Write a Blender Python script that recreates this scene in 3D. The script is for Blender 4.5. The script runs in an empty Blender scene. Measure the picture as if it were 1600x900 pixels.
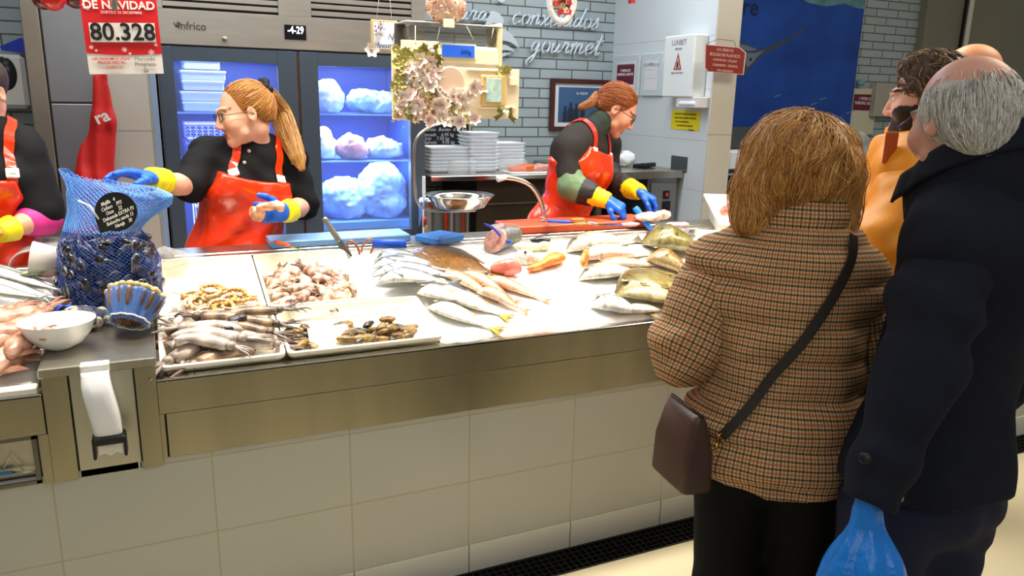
import bpy, math, random
import numpy as np
from mathutils import Vector, Matrix
random.seed(7); RNG = np.random.default_rng(7)
SC = bpy.context.scene
COL = SC.collection
R = math.radians
A = lambda *v: np.array(v, float)

# ---------------------------------------------------------------- camera
FPX, TH, ROLL, YAW, HC = 1200.8, 0.241901574, 0.0221363792, 0.434685879, 1.65
_cy, _sy = math.cos(YAW), math.sin(YAW)
FWD = A(_sy*math.cos(TH), _cy*math.cos(TH), -math.sin(TH))
_r = A(_cy, -_sy, 0); _u = np.cross(_r, FWD)
RT = _r*math.cos(ROLL)+_u*math.sin(ROLL); UP = -_r*math.sin(ROLL)+_u*math.cos(ROLL)
CAM = A(0, 0, HC)
def ray(x, y): return FWD + RT*(x-800)/FPX - UP*(y-450)/FPX
def aty(x, y, Y): d = ray(x, y); return CAM + d*Y/d[1]
def atx(x, y, X): d = ray(x, y); return CAM + d*X/d[0]
def atz(x, y, Z): d = ray(x, y); return CAM + d*(Z-HC)/d[2]
def atw(x, y, w): return CAM + ray(x, y)*w
SL = .19/.746
def dz(y): return .86 + SL*(y-2.254)
def D(x, y, h=0.0):
    d = ray(x, y); return CAM + d*(.86+h-SL*2.254-HC)/(d[2]-SL*d[1])
cd = bpy.data.cameras.new('camera'); cam = bpy.data.objects.new('camera', cd); COL.objects.link(cam)
cd.sensor_width = 36; cd.lens = FPX/1600*36; cd.clip_start = .05; cd.clip_end = 60
_m = Matrix(((RT[0], UP[0], -FWD[0], 0), (RT[1], UP[1], -FWD[1], 0), (RT[2], UP[2], -FWD[2], HC), (0, 0, 0, 1)))
cam.matrix_world = _m; SC.camera = cam

# ---------------------------------------------------------------- materials
def lin(c):
    if isinstance(c, str):
        c = c.lstrip('#'); c = [int(c[i:i+2], 16)/255 for i in (0, 2, 4)]
    return tuple((v/12.92 if v <= .04045 else ((v+.055)/1.055)**2.4) for v in c[:3])
_mats = {}
def M(name, col='#808080', rough=.5, metal=0., noise=None, bump=None, vcol=False, emit=None, es=1., trans=0., alpha=1., spec=.5, col2=None, stretch=None, sss=0., coat=0., ior=1.45, sheen=0.):
    if name in _mats: return _mats[name]
    m = bpy.data.materials.new(name); m.use_nodes = True; nt = m.node_tree; N = nt.nodes; L = nt.links
    b = N['Principled BSDF']; I = b.inputs
    c = (*lin(col), 1); I['Base Color'].default_value = c
    I['Roughness'].default_value = rough; I['Metallic'].default_value = metal; I['IOR'].default_value = ior
    I['Specular IOR Level'].default_value = spec; I['Transmission Weight'].default_value = trans; I['Alpha'].default_value = alpha
    I['Coat Weight'].default_value = coat; I['Sheen Weight'].default_value = sheen
    if sss: I['Subsurface Weight'].default_value = sss; I['Subsurface Scale'].default_value = .01; I['Subsurface Radius'].default_value = (1, .35, .2)
    if emit: I['Emission Color'].default_value = (*lin(emit), 1); I['Emission Strength'].default_value = es
    src = None
    tc = None
    def coords():
        nonlocal tc
        if tc is None:
            t = N.new('ShaderNodeTexCoord'); mp = N.new('ShaderNodeMapping'); L.new(t.outputs['Object'], mp.inputs['Vector'])
            if stretch: mp.inputs['Scale'].default_value = stretch
            tc = mp.outputs['Vector']
        return tc
    if vcol:
        a = N.new('ShaderNodeAttribute'); a.attribute_name = 'col'; src = a.outputs['Color']
    if noise:
        sc, amt = noise[0], noise[1]
        nz = N.new('ShaderNodeTexNoise'); nz.inputs['Scale'].default_value = sc; nz.inputs['Detail'].default_value = 6
        L.new(coords(), nz.inputs['Vector'])
        if col2:
            rp = N.new('ShaderNodeValToRGB'); rp.color_ramp.elements[0].position = .5-amt/2; rp.color_ramp.elements[1].position = .5+amt/2
            rp.color_ramp.elements[0].color = c; rp.color_ramp.elements[1].color = (*lin(col2), 1)
            L.new(nz.outputs['Fac'], rp.inputs['Fac']); src = rp.outputs['Color']
        else:
            mr = N.new('ShaderNodeMapRange'); mr.inputs['From Min'].default_value = .25; mr.inputs['From Max'].default_value = .75
            mr.inputs['To Min'].default_value = 1-amt; mr.inputs['To Max'].default_value = 1+amt
            L.new(nz.outputs['Fac'], mr.inputs['Value'])
            mx = N.new('ShaderNodeVectorMath'); mx.operation = 'SCALE'
            if src is None: mx.inputs[0].default_value = c[:3]
            else: L.new(src, mx.inputs[0])
            L.new(mr.outputs['Result'], mx.inputs['Scale']); src = mx.outputs['Vector']
    if src is not None: L.new(src, I['Base Color'])
    if bump:
        nb = N.new('ShaderNodeTexNoise'); nb.inputs['Scale'].default_value = bump[0]; nb.inputs['Detail'].default_value = 5; L.new(coords(), nb.inputs['Vector'])
        bp = N.new('ShaderNodeBump'); bp.inputs['Strength'].default_value = bump[1]; bp.inputs['Distance'].default_value = bump[2] if len(bump) > 2 else .01
        L.new(nb.outputs['Fac'], bp.inputs['Height']); L.new(bp.outputs['Normal'], I['Normal'])
    _mats[name] = m; return m
def grid_mat(name, col, gap, bw, bh, mortar, offs=.5, rough=.3, axis='xz', shift=(0, 0), vary=.06, bumpy=.3):
    """brick/tile pattern in object (=world) coordinates"""
    m = bpy.data.materials.new(name); m.use_nodes = True; nt = m.node_tree; N = nt.nodes; L = nt.links; b = N['Principled BSDF']
    t = N.new('ShaderNodeTexCoord'); s = N.new('ShaderNodeSeparateXYZ'); c = N.new('ShaderNodeCombineXYZ')
    L.new(t.outputs['Object'], s.inputs[0])
    L.new(s.outputs[axis[0].upper()], c.inputs[0]); L.new(s.outputs[axis[1].upper()], c.inputs[1])
    mp = N.new('ShaderNodeMapping'); mp.inputs['Location'].default_value = (shift[0], shift[1], 0); L.new(c.outputs[0], mp.inputs['Vector'])
    br = N.new('ShaderNodeTexBrick'); br.offset = offs; br.squash = 1; br.inputs['Scale'].default_value = 1
    br.inputs['Brick Width'].default_value = bw; br.inputs['Row Height'].default_value = bh; br.inputs['Mortar Size'].default_value = gap; br.inputs['Mortar Smooth'].default_value = .1
    c1 = lin(col); br.inputs['Color1'].default_value = (*[v*(1-vary) for v in c1], 1); br.inputs['Color2'].default_value = (*[min(1, v*(1+vary)) for v in c1], 1)
    br.inputs['Mortar'].default_value = (*lin(mortar), 1); L.new(mp.outputs[0], br.inputs['Vector']); L.new(br.outputs['Color'], b.inputs['Base Color'])
    bp = N.new('ShaderNodeBump'); bp.inputs['Strength'].default_value = bumpy; bp.inputs['Distance'].default_value = .004; bp.invert = True
    L.new(br.outputs['Fac'], bp.inputs['Height']); L.new(bp.outputs['Normal'], b.inputs['Normal'])
    b.inputs['Roughness'].default_value = rough
    return m

# ---------------------------------------------------------------- mesh builder
def nrm(v): v = np.asarray(v, float); return v/(np.linalg.norm(v)+1e-12)
class MB:
    def __init__(s): s.v = []; s.f = []; s.c = []; s.uv = []; s.sm = []
    def add(s, vs, fs, col=None, smooth=True):
        n = len(s.v); s.v.extend([tuple(map(float, p)) for p in vs]); s.f.extend([tuple(int(i)+n for i in f) for f in fs]); s.sm.extend([smooth]*len(fs))
        if col is None: col = (1, 1, 1)
        col = np.asarray(col, float)
        if col.ndim == 1: s.c.extend([tuple(col[:3])]*len(vs))
        else: s.c.extend([tuple(q[:3]) for q in col])
        return s
    def box(s, a, b, col=None, bev=0., M3=None, o=None):
        a = np.minimum(a, b).astype(float) if False else np.array(a, float); b = np.array(b, float)
        lo = np.minimum(a, b); hi = np.maximum(a, b)
        if bev <= 0:
            vs = [(x, y, z) for x in (lo[0], hi[0]) for y in (lo[1], hi[1]) for z in (lo[2], hi[2])]
            fs = [(0, 1, 3, 2), (4, 6, 7, 5), (0, 4, 5, 1), (2, 3, 7, 6), (0, 2, 6, 4), (1, 5, 7, 3)]
        else:
            bev = min(bev, .49*min(hi-lo)); vs = []; idx = {}
            for ix in (0, 1):
                for iy in (0, 1):
                    for iz in (0, 1):
                        cor = A(hi[0] if ix else lo[0], hi[1] if iy else lo[1], hi[2] if iz else lo[2]); sg = A(1-2*ix, 1-2*iy, 1-2*iz)
                        for ax in range(3):
                            p = cor + sg*bev; p[ax] = cor[ax]; idx[(ix, iy, iz, ax)] = len(vs); vs.append(p)
            fs = []
            for ax in range(3):
                o1, o2 = (ax+1) % 3, (ax+2) % 3
                for e in (0, 1):
                    q = []
                    for (i, j) in ((0, 0), (1, 0), (1, 1), (0, 1)):
                        k = [0, 0, 0]; k[ax] = e; k[o1] = i; k[o2] = j; q.append(idx[(*k, ax)])
                    fs.append(q if e else q[::-1])
                # edges along ax
                for i in (0, 1):
                    for j in (0, 1):
                        def K(e, a2):
                            k = [0, 0, 0]; k[ax] = e; k[o1] = i; k[o2] = j; return idx[(*k, a2)]
                        q = [K(0, o1), K(1, o1), K(1, o2), K(0, o2)]
                        fs.append(q if (i == j) else q[::-1])
            for ix in (0, 1):
                for iy in (0, 1):
                    for iz in (0, 1):
                        q = [idx[(ix, iy, iz, ax)] for ax in range(3)]
                        fs.append(q if (ix+iy+iz) % 2 else q[::-1])
        vs = np.array(vs, float)
        if M3 is not None: vs = vs@np.array(M3).T
        if o is not None: vs = vs + np.array(o)
        return s.add(vs, fs, col, False)
    def tube(s, pts, r, n=8, col=None, caps=True, flat=1., side=None, closed=False):
        pts = np.array(pts, float); k = len(pts); r = np.broadcast_to(np.array(r, float), (k,))
        T = np.gradient(pts, axis=0) if not closed else np.roll(pts, -1, 0)-np.roll(pts, 1, 0)
        T /= np.linalg.norm(T, axis=1)[:, None]+1e-12
        u = nrm(side) if side is not None else nrm(np.cross(T[0], (0, 0, 1) if abs(T[0][2]) < .9 else (1, 0, 0)))
        vs = []
        for i in range(k):
            if side is not None: u = nrm(side)
            u = nrm(u - T[i]*(u@T[i])); w = np.cross(T[i], u)
            for j in range(n):
                a = 2*math.pi*j/n; vs.append(pts[i]+r[i]*(math.cos(a)*u+math.sin(a)*w*flat))
        fs = []
        for i in range(k if closed else k-1):
            i2 = (i+1) % k
            for j in range(n): fs.append((i*n+j, i*n+(j+1) % n, i2*n+(j+1) % n, i2*n+j))
        if caps and not closed: fs += [tuple(range(n))[::-1], tuple((k-1)*n+j for j in range(n))]
        c = col
        if col is not None and np.asarray(col).ndim == 2: c = np.repeat(np.asarray(col), n, 0)
        return s.add(vs, fs, c)
    def lathe(s, prof, c=(0, 0, 0), n=32, ax=(0, 0, 1), col=None, sx=1., sy=1.):
        ax = nrm(ax); u = nrm(np.cross(ax, (0, 1, 0) if abs(ax[1]) < .9 else (1, 0, 0))); w = np.cross(ax, u); c = A(*c)
        vs = [c+ax*h+r*(math.cos(2*math.pi*j/n)*u*sx+math.sin(2*math.pi*j/n)*w*sy) for r, h in prof for j in range(n)]
        fs = [(i*n+j, i*n+(j+1) % n, (i+1)*n+(j+1) % n, (i+1)*n+j) for i in range(len(prof)-1) for j in range(n)]
        return s.add(vs, fs, col)
    def sphere(s, c, r, n=16, m=10, col=None, M3=None):
        r = A(*(r if hasattr(r, '__len__') else (r, r, r))); vs = []; 
        for i in range(m+1):
            t = math.pi*i/m
            for j in range(n):
                a = 2*math.pi*j/n; vs.append((math.sin(t)*math.cos(a), math.sin(t)*math.sin(a), math.cos(t)))
        vs = np.array(vs)*r
        if M3 is not None: vs = vs@np.array(M3).T
        vs = vs + A(*c)
        fs = [(i*n+j, (i+1)*n+j, (i+1)*n+(j+1) % n, i*n+(j+1) % n) for i in range(m) for j in range(n)]
        return s.add(vs, fs, col)
    def prism(s, poly, th, o=(0, 0, 0), u=(1, 0, 0), v=(0, 0, 1), col=None):
        """extrude 2D polygon (in u,v axes at o) backwards along u x v by th"""
        u = nrm(u); v = nrm(v); w = np.cross(u, v); o = A(*o); n = len(poly)
        a = [o+u*p[0]+v*p[1] for p in poly]; b = [p-w*th for p in a]
        fs = [tuple(range(n)), tuple(range(n, 2*n))[::-1]]+[(i, n+i, n+(i+1) % n, (i+1) % n) for i in range(n)]
        return s.add(a+b, fs, col, False)
    def quad(s, a, b, c, d, col=None): return s.add([a, b, c, d], [(0, 1, 2, 3)], col, False)
    def grid(s, fn, nu, nv, col=None, wrapu=False):
        vs = []; cs = []
        for i in range(nu+(0 if wrapu else 1)):
            for j in range(nv+1):
                vs.append(fn(i/nu, j/nv))
                if callable(col): cs.append(col(i/nu, j/nv))
        n = nv+1; fs = []
        for i in range(nu):
            i2 = (i+1) % nu if wrapu else i+1
            for j in range(nv): fs.append((i*n+j, i2*n+j, i2*n+j+1, i*n+j+1))
        return s.add(vs, fs, cs if callable(col) else col)
    def build(s, name, mat, parent=None, sub=0, uv=None, solid=0., smooth=None, loc=None):
        me = bpy.data.meshes.new(name); V = np.array(s.v, float)
        if parent is not None: off = wloc(parent)
        elif loc is not None: off = A(*loc)
        else: off = A((V[:, 0].min()+V[:, 0].max())/2, (V[:, 1].min()+V[:, 1].max())/2, V[:, 2].min())
        me.from_pydata((V-off).tolist(), [], s.f)
        if smooth is not None: me.polygons.foreach_set('use_smooth', [smooth]*len(s.f))
        else: me.polygons.foreach_set('use_smooth', s.sm)
        at = me.color_attributes.new('col', 'FLOAT_COLOR', 'POINT'); at.data.foreach_set('color', np.c_[np.array(s.c), np.ones(len(s.c))].ravel())
        if uv is not None:
            a2 = me.attributes.new('pc', 'FLOAT_VECTOR', 'POINT'); a2.data.foreach_set('vector', np.asarray(uv, float).ravel())
        if isinstance(mat, (list, tuple)):
            for q in mat: me.materials.append(q)
        else: me.materials.append(mat)
        me.validate(); me.update()
        o = bpy.data.objects.new(name, me); COL.objects.link(o)
        if parent is not None: o.parent = parent
        else: o.location = off
        if solid: md = o.modifiers.new('solid', 'SOLIDIFY'); md.thickness = solid; md.offset = 0
        if sub: md = o.modifiers.new('sub', 'SUBSURF'); md.levels = sub; md.render_levels = sub
        return o
def wloc(o):
    p = A(0, 0, 0)
    while o is not None: p = p+A(*o.location); o = o.parent
    return p
def tag(o, label=None, cat=None, group=None, kind=None):
    if label: o['label'] = label
    if cat: o['category'] = cat
    if group: o['group'] = group
    if kind: o['kind'] = kind
    return o
def thing(name, loc, label, cat, group=None):
    o = bpy.data.objects.new(name, None); COL.objects.link(o); o.location = tuple(map(float, loc)); o.empty_display_size = .1
    return tag(o, label, cat, group)
def struct(name, mb, mat, **k): return tag(mb.build(name, mat, **k), kind='structure')
def dup(o, parent=None):
    c = o.copy(); COL.objects.link(c); c.parent = parent
    for ch in list(o.children): dup(ch, c)
    return c
def xf(o, loc, M3=None, scale=1.):
    m = Matrix.Identity(4) if M3 is None else Matrix([[float(x) for x in r] for r in M3]).to_4x4()
    o.matrix_world = Matrix.Translation(Vector([float(x) for x in loc]))@m@Matrix.Scale(scale, 4)
def rotz(a): c, s_ = math.cos(a), math.sin(a); return np.array([[c, -s_, 0], [s_, c, 0], [0, 0, 1.]])
def rotx(a): c, s_ = math.cos(a), math.sin(a); return np.array([[1., 0, 0], [0, c, -s_], [0, s_, c]])
def roty(a): c, s_ = math.cos(a), math.sin(a); return np.array([[c, 0, s_], [0, 1., 0], [-s_, 0, c]])
def frame(fwd, up=(0, 0, 1)):
    """columns: x right, y forward, z up"""
    f = nrm(fwd); r = nrm(np.cross(f, up)); u = np.cross(r, f); return np.array([r, f, u]).T
def spl(pts, n=24):
    """catmull-rom"""
    P = np.array(pts, float); P = np.vstack([2*P[0]-P[1], P, 2*P[-1]-P[-2]]); out = []
    k = len(P)-3; per = max(2, n//k)
    for i in range(k):
        for t in np.linspace(0, 1, per, endpoint=False):
            a, b, c, d = P[i:i+4]; out.append(.5*((2*b)+(-a+c)*t+(2*a-5*b+4*c-d)*t*t+(-a+3*b-3*c+d)*t**3))
    out.append(P[-2]); return np.array(out)
def text(name, s, size, o, u, v, mat, parent=None, th=.0008, ax='CENTER', shear=0., bold=0., sx=1.):
    """lettering: flat raised text at o, reading along u, up along v"""
    cu = bpy.data.curves.new(name, 'FONT'); cu.body = s; cu.size = size; cu.align_x = ax; cu.align_y = 'CENTER'; cu.extrude = th; cu.shear = shear; cu.offset = bold
    cu.resolution_u = 3
    ob = bpy.data.objects.new(name, cu); COL.objects.link(ob); dg = bpy.context.evaluated_depsgraph_get()
    me = bpy.data.meshes.new_from_object(ob.evaluated_get(dg)); bpy.data.objects.remove(ob); me.name = name
    u = nrm(u); v = nrm(v); w = np.cross(u, v); V = np.empty(len(me.vertices)*3); me.vertices.foreach_get('co', V); V = V.reshape(-1, 3)
    o = A(*o); W = o+V[:, :1]*sx*u+V[:, 1:2]*v+V[:, 2:3]*w
    if parent is not None: W = W-wloc(parent)
    me.vertices.foreach_set('co', W.ravel()); me.materials.clear(); me.materials.append(mat); me.update()
    ob = bpy.data.objects.new(name, me); COL.objects.link(ob)
    if parent is not None: ob.parent = parent
    return ob

# ---------------------------------------------------------------- implicit surfaces
class S:
    """smooth union of primitives, vectorised"""
    def __init__(s): s.p = []; s.lo = A(9, 9, 9)*9; s.hi = -s.lo; s.disp = None; s.cut = None
    def _b(s, c, r): s.lo = np.minimum(s.lo, np.asarray(c)-r); s.hi = np.maximum(s.hi, np.asarray(c)+r)
    def cap(s, a, b, ra, rb=None, k=.02, flat=1., side=None, neg=False):
        """tapered capsule; flat<1 thins it perpendicular to `side`"""
        rb = ra if rb is None else rb; a = np.asarray(a, float); b = np.asarray(b, float)
        s.p.append(('cap', a, b, ra, rb, k, flat, None if side is None else nrm(side), neg))
        if not neg: s._b(a, ra); s._b(b, rb)
        return s
    def ell(s, c, r, M3=None, k=.02, neg=False):
        c = np.asarray(c, float); r = A(*(r if hasattr(r, '__len__') else (r, r, r)))
        s.p.append(('ell', c, r, M3, k, neg))
        if not neg: s._b(c, r.max())
        return s
    def chain(s, pts, rs, k=.02, **kw):
        for i in range(len(pts)-1): s.cap(pts[i], pts[i+1], rs[i], rs[i+1], k, **kw)
        return s
    def ev(s, P):
        d = None
        for q in s.p:
            if q[0] == 'cap':
                _, a, b, ra, rb, k, flat, side, neg = q
                ab = b-a; L2 = ab@ab+1e-12; pa = P-a; t = np.clip((pa@ab)/L2, 0, 1); v = pa-t[:, None]*ab
                if side is not None and flat != 1.:
                    axis = ab/np.sqrt(L2); th = np.cross(axis, side); th = th/(np.linalg.norm(th)+1e-9)
                    comp = v@th; dd = np.sqrt(np.maximum((v*v).sum(1)-comp**2, 0)+(comp/flat)**2)
                    rr = ra+(rb-ra)*t; e = (dd-rr)*np.where(dd > 1e-6, np.sqrt((v*v).sum(1)+1e-12)/np.maximum(dd, 1e-6), 1)
                else:
                    e = np.sqrt((v*v).sum(1))-(ra+(rb-ra)*t)
            else:
                _, c, r, M3, k, neg = q
                v = P-c
                if M3 is not None: v = v@np.asarray(M3)
                k0 = np.sqrt(((v/r)**2).sum(1)); k1 = np.sqrt(((v/(r*r))**2).sum(1))+1e-9; e = k0*(k0-1)/k1
                e = np.where(k0 < .05, -r.min(), e)
            if d is None: d = e
            elif neg:
                h = np.clip(.5-.5*(d+e)/k, 0, 1); d = d*(1-h)+(-e)*h+k*h*(1-h)
            else:
                h = np.clip(.5+.5*(d-e)/k, 0, 1); d = e*h+d*(1-h)-k*h*(1-h)
        if s.disp is not None: d = d-s.disp(P)
        if s.cut is not None: d = np.maximum(d, s.cut(P))
        return d
    def mesh(s, h=.01, pad=.03, mb=None, col=None):
        """surface nets, in slabs"""
        lo = s.lo-pad; hi = s.hi+pad; n = np.ceil((hi-lo)/h).astype(int)+1
        xs = [lo[i]+h*np.arange(n[i]) for i in range(3)]
        # coarse pass to skip empty space
        F = np.full(n, 1e3, np.float32); st = 4
        cx = [x[::st] for x in xs]
        G = np.stack(np.meshgrid(*cx, indexing='ij'), -1).reshape(-1, 3); dc = s.ev(G).reshape([len(c) for c in cx])
        near = np.abs(dc) < h*st*2.2+.012
        # expand to neighbours
        nn = near.copy()
        up = lambda a: np.repeat(np.repeat(np.repeat(a, st, 0), st, 1), st, 2)[:n[0], :n[1], :n[2]]
        for ax in range(3):
            sh = np.zeros_like(nn); sl = [slice(None)]*3; sr = [slice(None)]*3; sl[ax] = slice(1, None); sr[ax] = slice(None, -1)
            sh[tuple(sr)] |= nn[tuple(sl)]; sh[tuple(sl)] |= nn[tuple(sr)]; nn = nn | sh
        F[:] = up(dc); mk = up(nn); idx = np.argwhere(mk)
        for i in range(0, len(idx), 400000):
            q = idx[i:i+400000]; F[q[:, 0], q[:, 1], q[:, 2]] = s.ev(lo+q*h)
        ins = F < 0
        cs = sum(ins[i:n[0]-1+i, j:n[1]-1+j, k:n[2]-1+k].astype(np.int8) for i in (0, 1) for j in (0, 1) for k in (0, 1))
        act = (cs > 0) & (cs < 8) ; ci = np.argwhere(act)
        vid = -np.ones(act.shape, int); vid[act] = np.arange(len(ci))
        acc = np.zeros((len(ci), 3)); cnt = np.zeros(len(ci))
        cor = [(i, j, k) for i in (0, 1) for j in (0, 1) for k in (0, 1)]
        for a in cor:
            for ax in range(3):
                if a[ax] == 1: continue
                b = list(a); b[ax] = 1
                fa = F[ci[:, 0]+a[0], ci[:, 1]+a[1], ci[:, 2]+a[2]].astype(float); fb = F[ci[:, 0]+b[0], ci[:, 1]+b[1], ci[:, 2]+b[2]].astype(float)
                m = (fa < 0) != (fb < 0); t = np.where(m, fa/np.where(m, fa-fb, 1), 0)
                p = np.tile(A(*a), (len(ci), 1)); p[:, ax] = t
                acc[m] += p[m]; cnt[m] += 1
        V = lo+(ci+acc/np.maximum(cnt, 1)[:, None])*h
        Q = []
        for ax in range(3):
            o1, o2 = (ax+1) % 3, (ax+2) % 3
            sl = [slice(1, -1)]*3; sl[ax] = slice(0, -1); s2 = [slice(1, -1)]*3; s2[ax] = slice(1, None)
            a = ins[tuple(sl)]; b = ins[tuple(s2)]; m = np.argwhere(a != b)
            if not len(m): continue
            flip = a[tuple(m.T)]
            g = m.copy(); g[:, o1] += 1; g[:, o2] += 1
            def C(d1, d2):
                q = g.copy(); q[:, o1] += d1; q[:, o2] += d2; return vid[tuple(q.T)]
            f = np.stack([C(-1, -1), C(0, -1), C(0, 0), C(-1, 0)], 1); f[~flip] = f[~flip][:, ::-1]; Q.append(f)
        Q = np.vstack(Q); Q = Q[(Q >= 0).all(1)]
        if mb is None: mb = MB()
        mb.add(V, Q.tolist(), None if col is None else (col(V) if callable(col) else col))
        return mb
def vnoise(P, sc, seed=0):
    """smooth value noise -1..1"""
    q = P*sc+seed*17.3; i = np.floor(q).astype(int); f = q-i; f = f*f*(3-2*f); out = 0
    for dx in (0, 1):
        for dy in (0, 1):
            for dz_ in (0, 1):
                n = (i[:, 0]+dx)*73856093 ^ (i[:, 1]+dy)*19349663 ^ (i[:, 2]+dz_)*83492791
                n = (n*1103515245+12345) & 0x7fffffff; r = (n % 10007)/5003.5-1
                out = out+r*np.where(dx, f[:, 0], 1-f[:, 0])*np.where(dy, f[:, 1], 1-f[:, 1])*np.where(dz_, f[:, 2], 1-f[:, 2])
    return out
def mixc(a, b, t): a = np.asarray(a); b = np.asarray(b); t = np.asarray(t)[..., None] if np.ndim(t) else t; return a*(1-t)+b*t
# ================================================================ SETTING
m_floor = M('cream_floor', '#cfc4a4', .28, noise=(1.3, .07), bump=(60, .05, .001))
m_ceil = M('white_ceiling', '#d8d8d4', .8)
m_brick = grid_mat('grey_brick', '#a2afb2', .0045, .255, .067, '#52564e', rough=.32, axis='xz', shift=(.05, .02))
m_wtile = grid_mat('white_wall_tile', '#d3dadb', .0016, 3.0, .31, '#a9b0b0', offs=0, rough=.22, axis='yz', shift=(0, .13), vary=.01, bumpy=.1)
m_btile = grid_mat('beige_tile', '#c6c0b0', .0022, 3.0, .40, '#8f8574', offs=0, rough=.3, axis='xz', shift=(0, .14), vary=.01, bumpy=.1)
m_ctile = grid_mat('counter_tile', '#b2b3aa', .0028, .41, .248, '#a8a288', offs=0, rough=.24, axis='xz', shift=(.188, -.106), vary=.012, bumpy=.15)
m_skirt = grid_mat('skirting_tile', '#d3d4cc', .002, .41, 3., '#6b6a60', offs=0, rough=.22, axis='xz', shift=(.188, 1), vary=.01, bumpy=.15)
m_steel = M('brushed_steel', '#b2ada0', .33, 1., noise=(6, .10), stretch=(6, 6, .6))
m_fascia = M('fascia_steel', '#a39c84', .30, 1., noise=(2.2, .16), stretch=(3, 3, .35), bump=(40, .06, .002))
m_steel2 = M('polished_steel', '#c9c7c2', .13, 1., noise=(14, .06))
m_dsteel = M('dark_steel', '#6e6c68', .35, 1., noise=(5, .12))
m_black = M('black_plastic', '#101113', .4)
m_white = M('white_plastic', '#efece2', .35)
m_ice = M('crushed_ice', '#f6f6f2', .55, bump=(90, .35, .004), spec=.5)
m_dgrey = M('charcoal_frame', '#4a555f', .42, noise=(4, .06))

b = MB(); b.box((-4, -4, -.05), (9, 2.114, 0)); struct('floor', b, m_floor)
b = MB(); b.box((-4, 2.96, 0), (9, 5, .22)); struct('floor', b, M('grey_floor', '#77756e', .5, noise=(3, .1)))
b = MB(); b.box((-4, 5.0, 0), (9.5, 5.12, 3.3)); struct('wall_back', b, m_brick, loc=(0, 0, 0))
b = MB(); b.box((3.09, 3.85, .22), (3.25, 5, 3.3)); struct('wall_right', b, m_wtile, loc=(0, 0, 0))
b = MB(); b.box((3.078, 3.835, .22), (3.256, 3.85, 3.3), bev=.002); struct('trim_1', b, m_btile, loc=(0, 0, 0))
# tiled column between the two steel cabinets
c0 = aty(165, 116, 4.15); c1 = aty(232, 116, 4.15)
b = MB(); b.box((c0[0]-.02, 4.15, .22), (c1[0], 5, 3.3)); struct('wall_column', b, m_btile, loc=(0, 0, 0))
b = MB(); b.box((c1[0], 4.165, .22), (c1[0]+.03, 4.9, 3.3), bev=.002); struct('trim_2', b, M('bluish_trim', '#93a7c0', .35))
# far right of the back wall: olive panelled doors
px = aty(1440, 20, 4.98)[0]
b = MB(); b.box((px, 4.93, .3), (px+3.2, 5.0, 3.3)); struct('wall_panelled', b, M('olive_panel', '#7f7c6c', .5, noise=(2, .05)))
a0 = aty(1513, 30, 4.9)
b = MB(); b.box((a0[0]-.02, 4.88, .3), (a0[0]+.025, 4.93, 3.3), bev=.004); struct('trim_3', b, M('white_trim', '#d9d6cc', .4))
b = MB(); b.box((a0[0]-.04, 4.9, .3), (a0[0]-.02, 4.93, 3.3), bev=.002); struct('trim_4', b, m_black)

# drain grating set in the floor along the counter
g = thing('floor_grating', (1.5, 2.184, 0), 'long dark steel drain grating in the floor along the foot of the counter', 'drain grating')
b = MB(); b.box((-1.5, 2.114, -.06), (5.6, 2.254, -.045)); b.build('drain_channel', M('drain_dark', '#141412', .7), g)
b = MB()
for y in (2.118, 2.250): b.box((-1.5, y-.004, -.03), (5.6, y+.004, .002))
for y in np.linspace(2.118, 2.250, 6)[1:-1]: b.box((-1.5, y-.0015, -.02), (5.6, y+.0015, -.001))
x = -1.5
while x < 5.6: b.box((x-.0015, 2.118, -.02), (x+.0015, 2.25, -.001)); x += .0262
b.build('bars', M('grate_steel', '#3a3a38', .45, .8), g)

# ---------------------------------------------------------------- the counter
XR = 5.2
cn = thing('fish_counter', (1.5, 2.6, 0), 'long stainless steel and white tiled fishmonger display counter', 'counter')
b = MB(); b.box((-1.8, 2.262, .106), (XR, 2.95, .62)); b.build('tiled_front', m_ctile, cn).location = (0, 0, 0)
def recenter(o):   # keep texture space in world metres
    off = wloc(o.parent); me = o.data; n = len(me.vertices); V = np.empty(n*3); me.vertices.foreach_get('co', V)
    return o
b = MB(); b.box((-1.8, 2.256, 0), (XR, 2.95, .106)); b.build('skirting', m_skirt, cn)
b = MB(); b.box((-.047, 2.254, .757), (XR, 2.30, .8585), bev=.0015)
b.box((-.047, 2.254, .62), (-.035, 2.30, .757)); b.build('fascia', m_fascia, cn)
b = MB(); b.box((-.030, 2.2555, .6215), (XR, 2.30, .7555), bev=.0012); b.build('lower_fascia_panel', m_fascia, cn)
b = MB(); b.box((-.036, 2.27, .62), (-.030, 2.3, .757)); b.box((-1.8, 2.275, .6165), (XR, 2.3, .6225)); b.build('shadow_gap', m_black, cn)
# bright rim lip and the sloping bed it carries
b = MB(); b.box((-.047, 2.254, .852), (XR, 2.285, .8605), bev=.002); b.build('front_rim', m_steel2, cn)
b = MB(); b.prism([(2.30, .62), (3.0, .62), (3.0, dz(3.0)-.045), (2.30, dz(2.30)-.045)], XR-.83, o=(XR, 0, 0), u=(0, 1, 0), v=(0, 0, 1)); b.prism([(2.30, .62), (3.0, .62), (3.0, dz(3.0)-.10), (2.30, dz(2.30)-.10)], .88, o=(.83, 0, 0), u=(0, 1, 0), v=(0, 0, 1)); b.build('display_bed', m_steel, cn)
b = MB(); b.box((-1.8, 3.0, .93), (XR, 3.05, 1.056), bev=.003); b.build('back_ledge', m_steel, cn)
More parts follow.
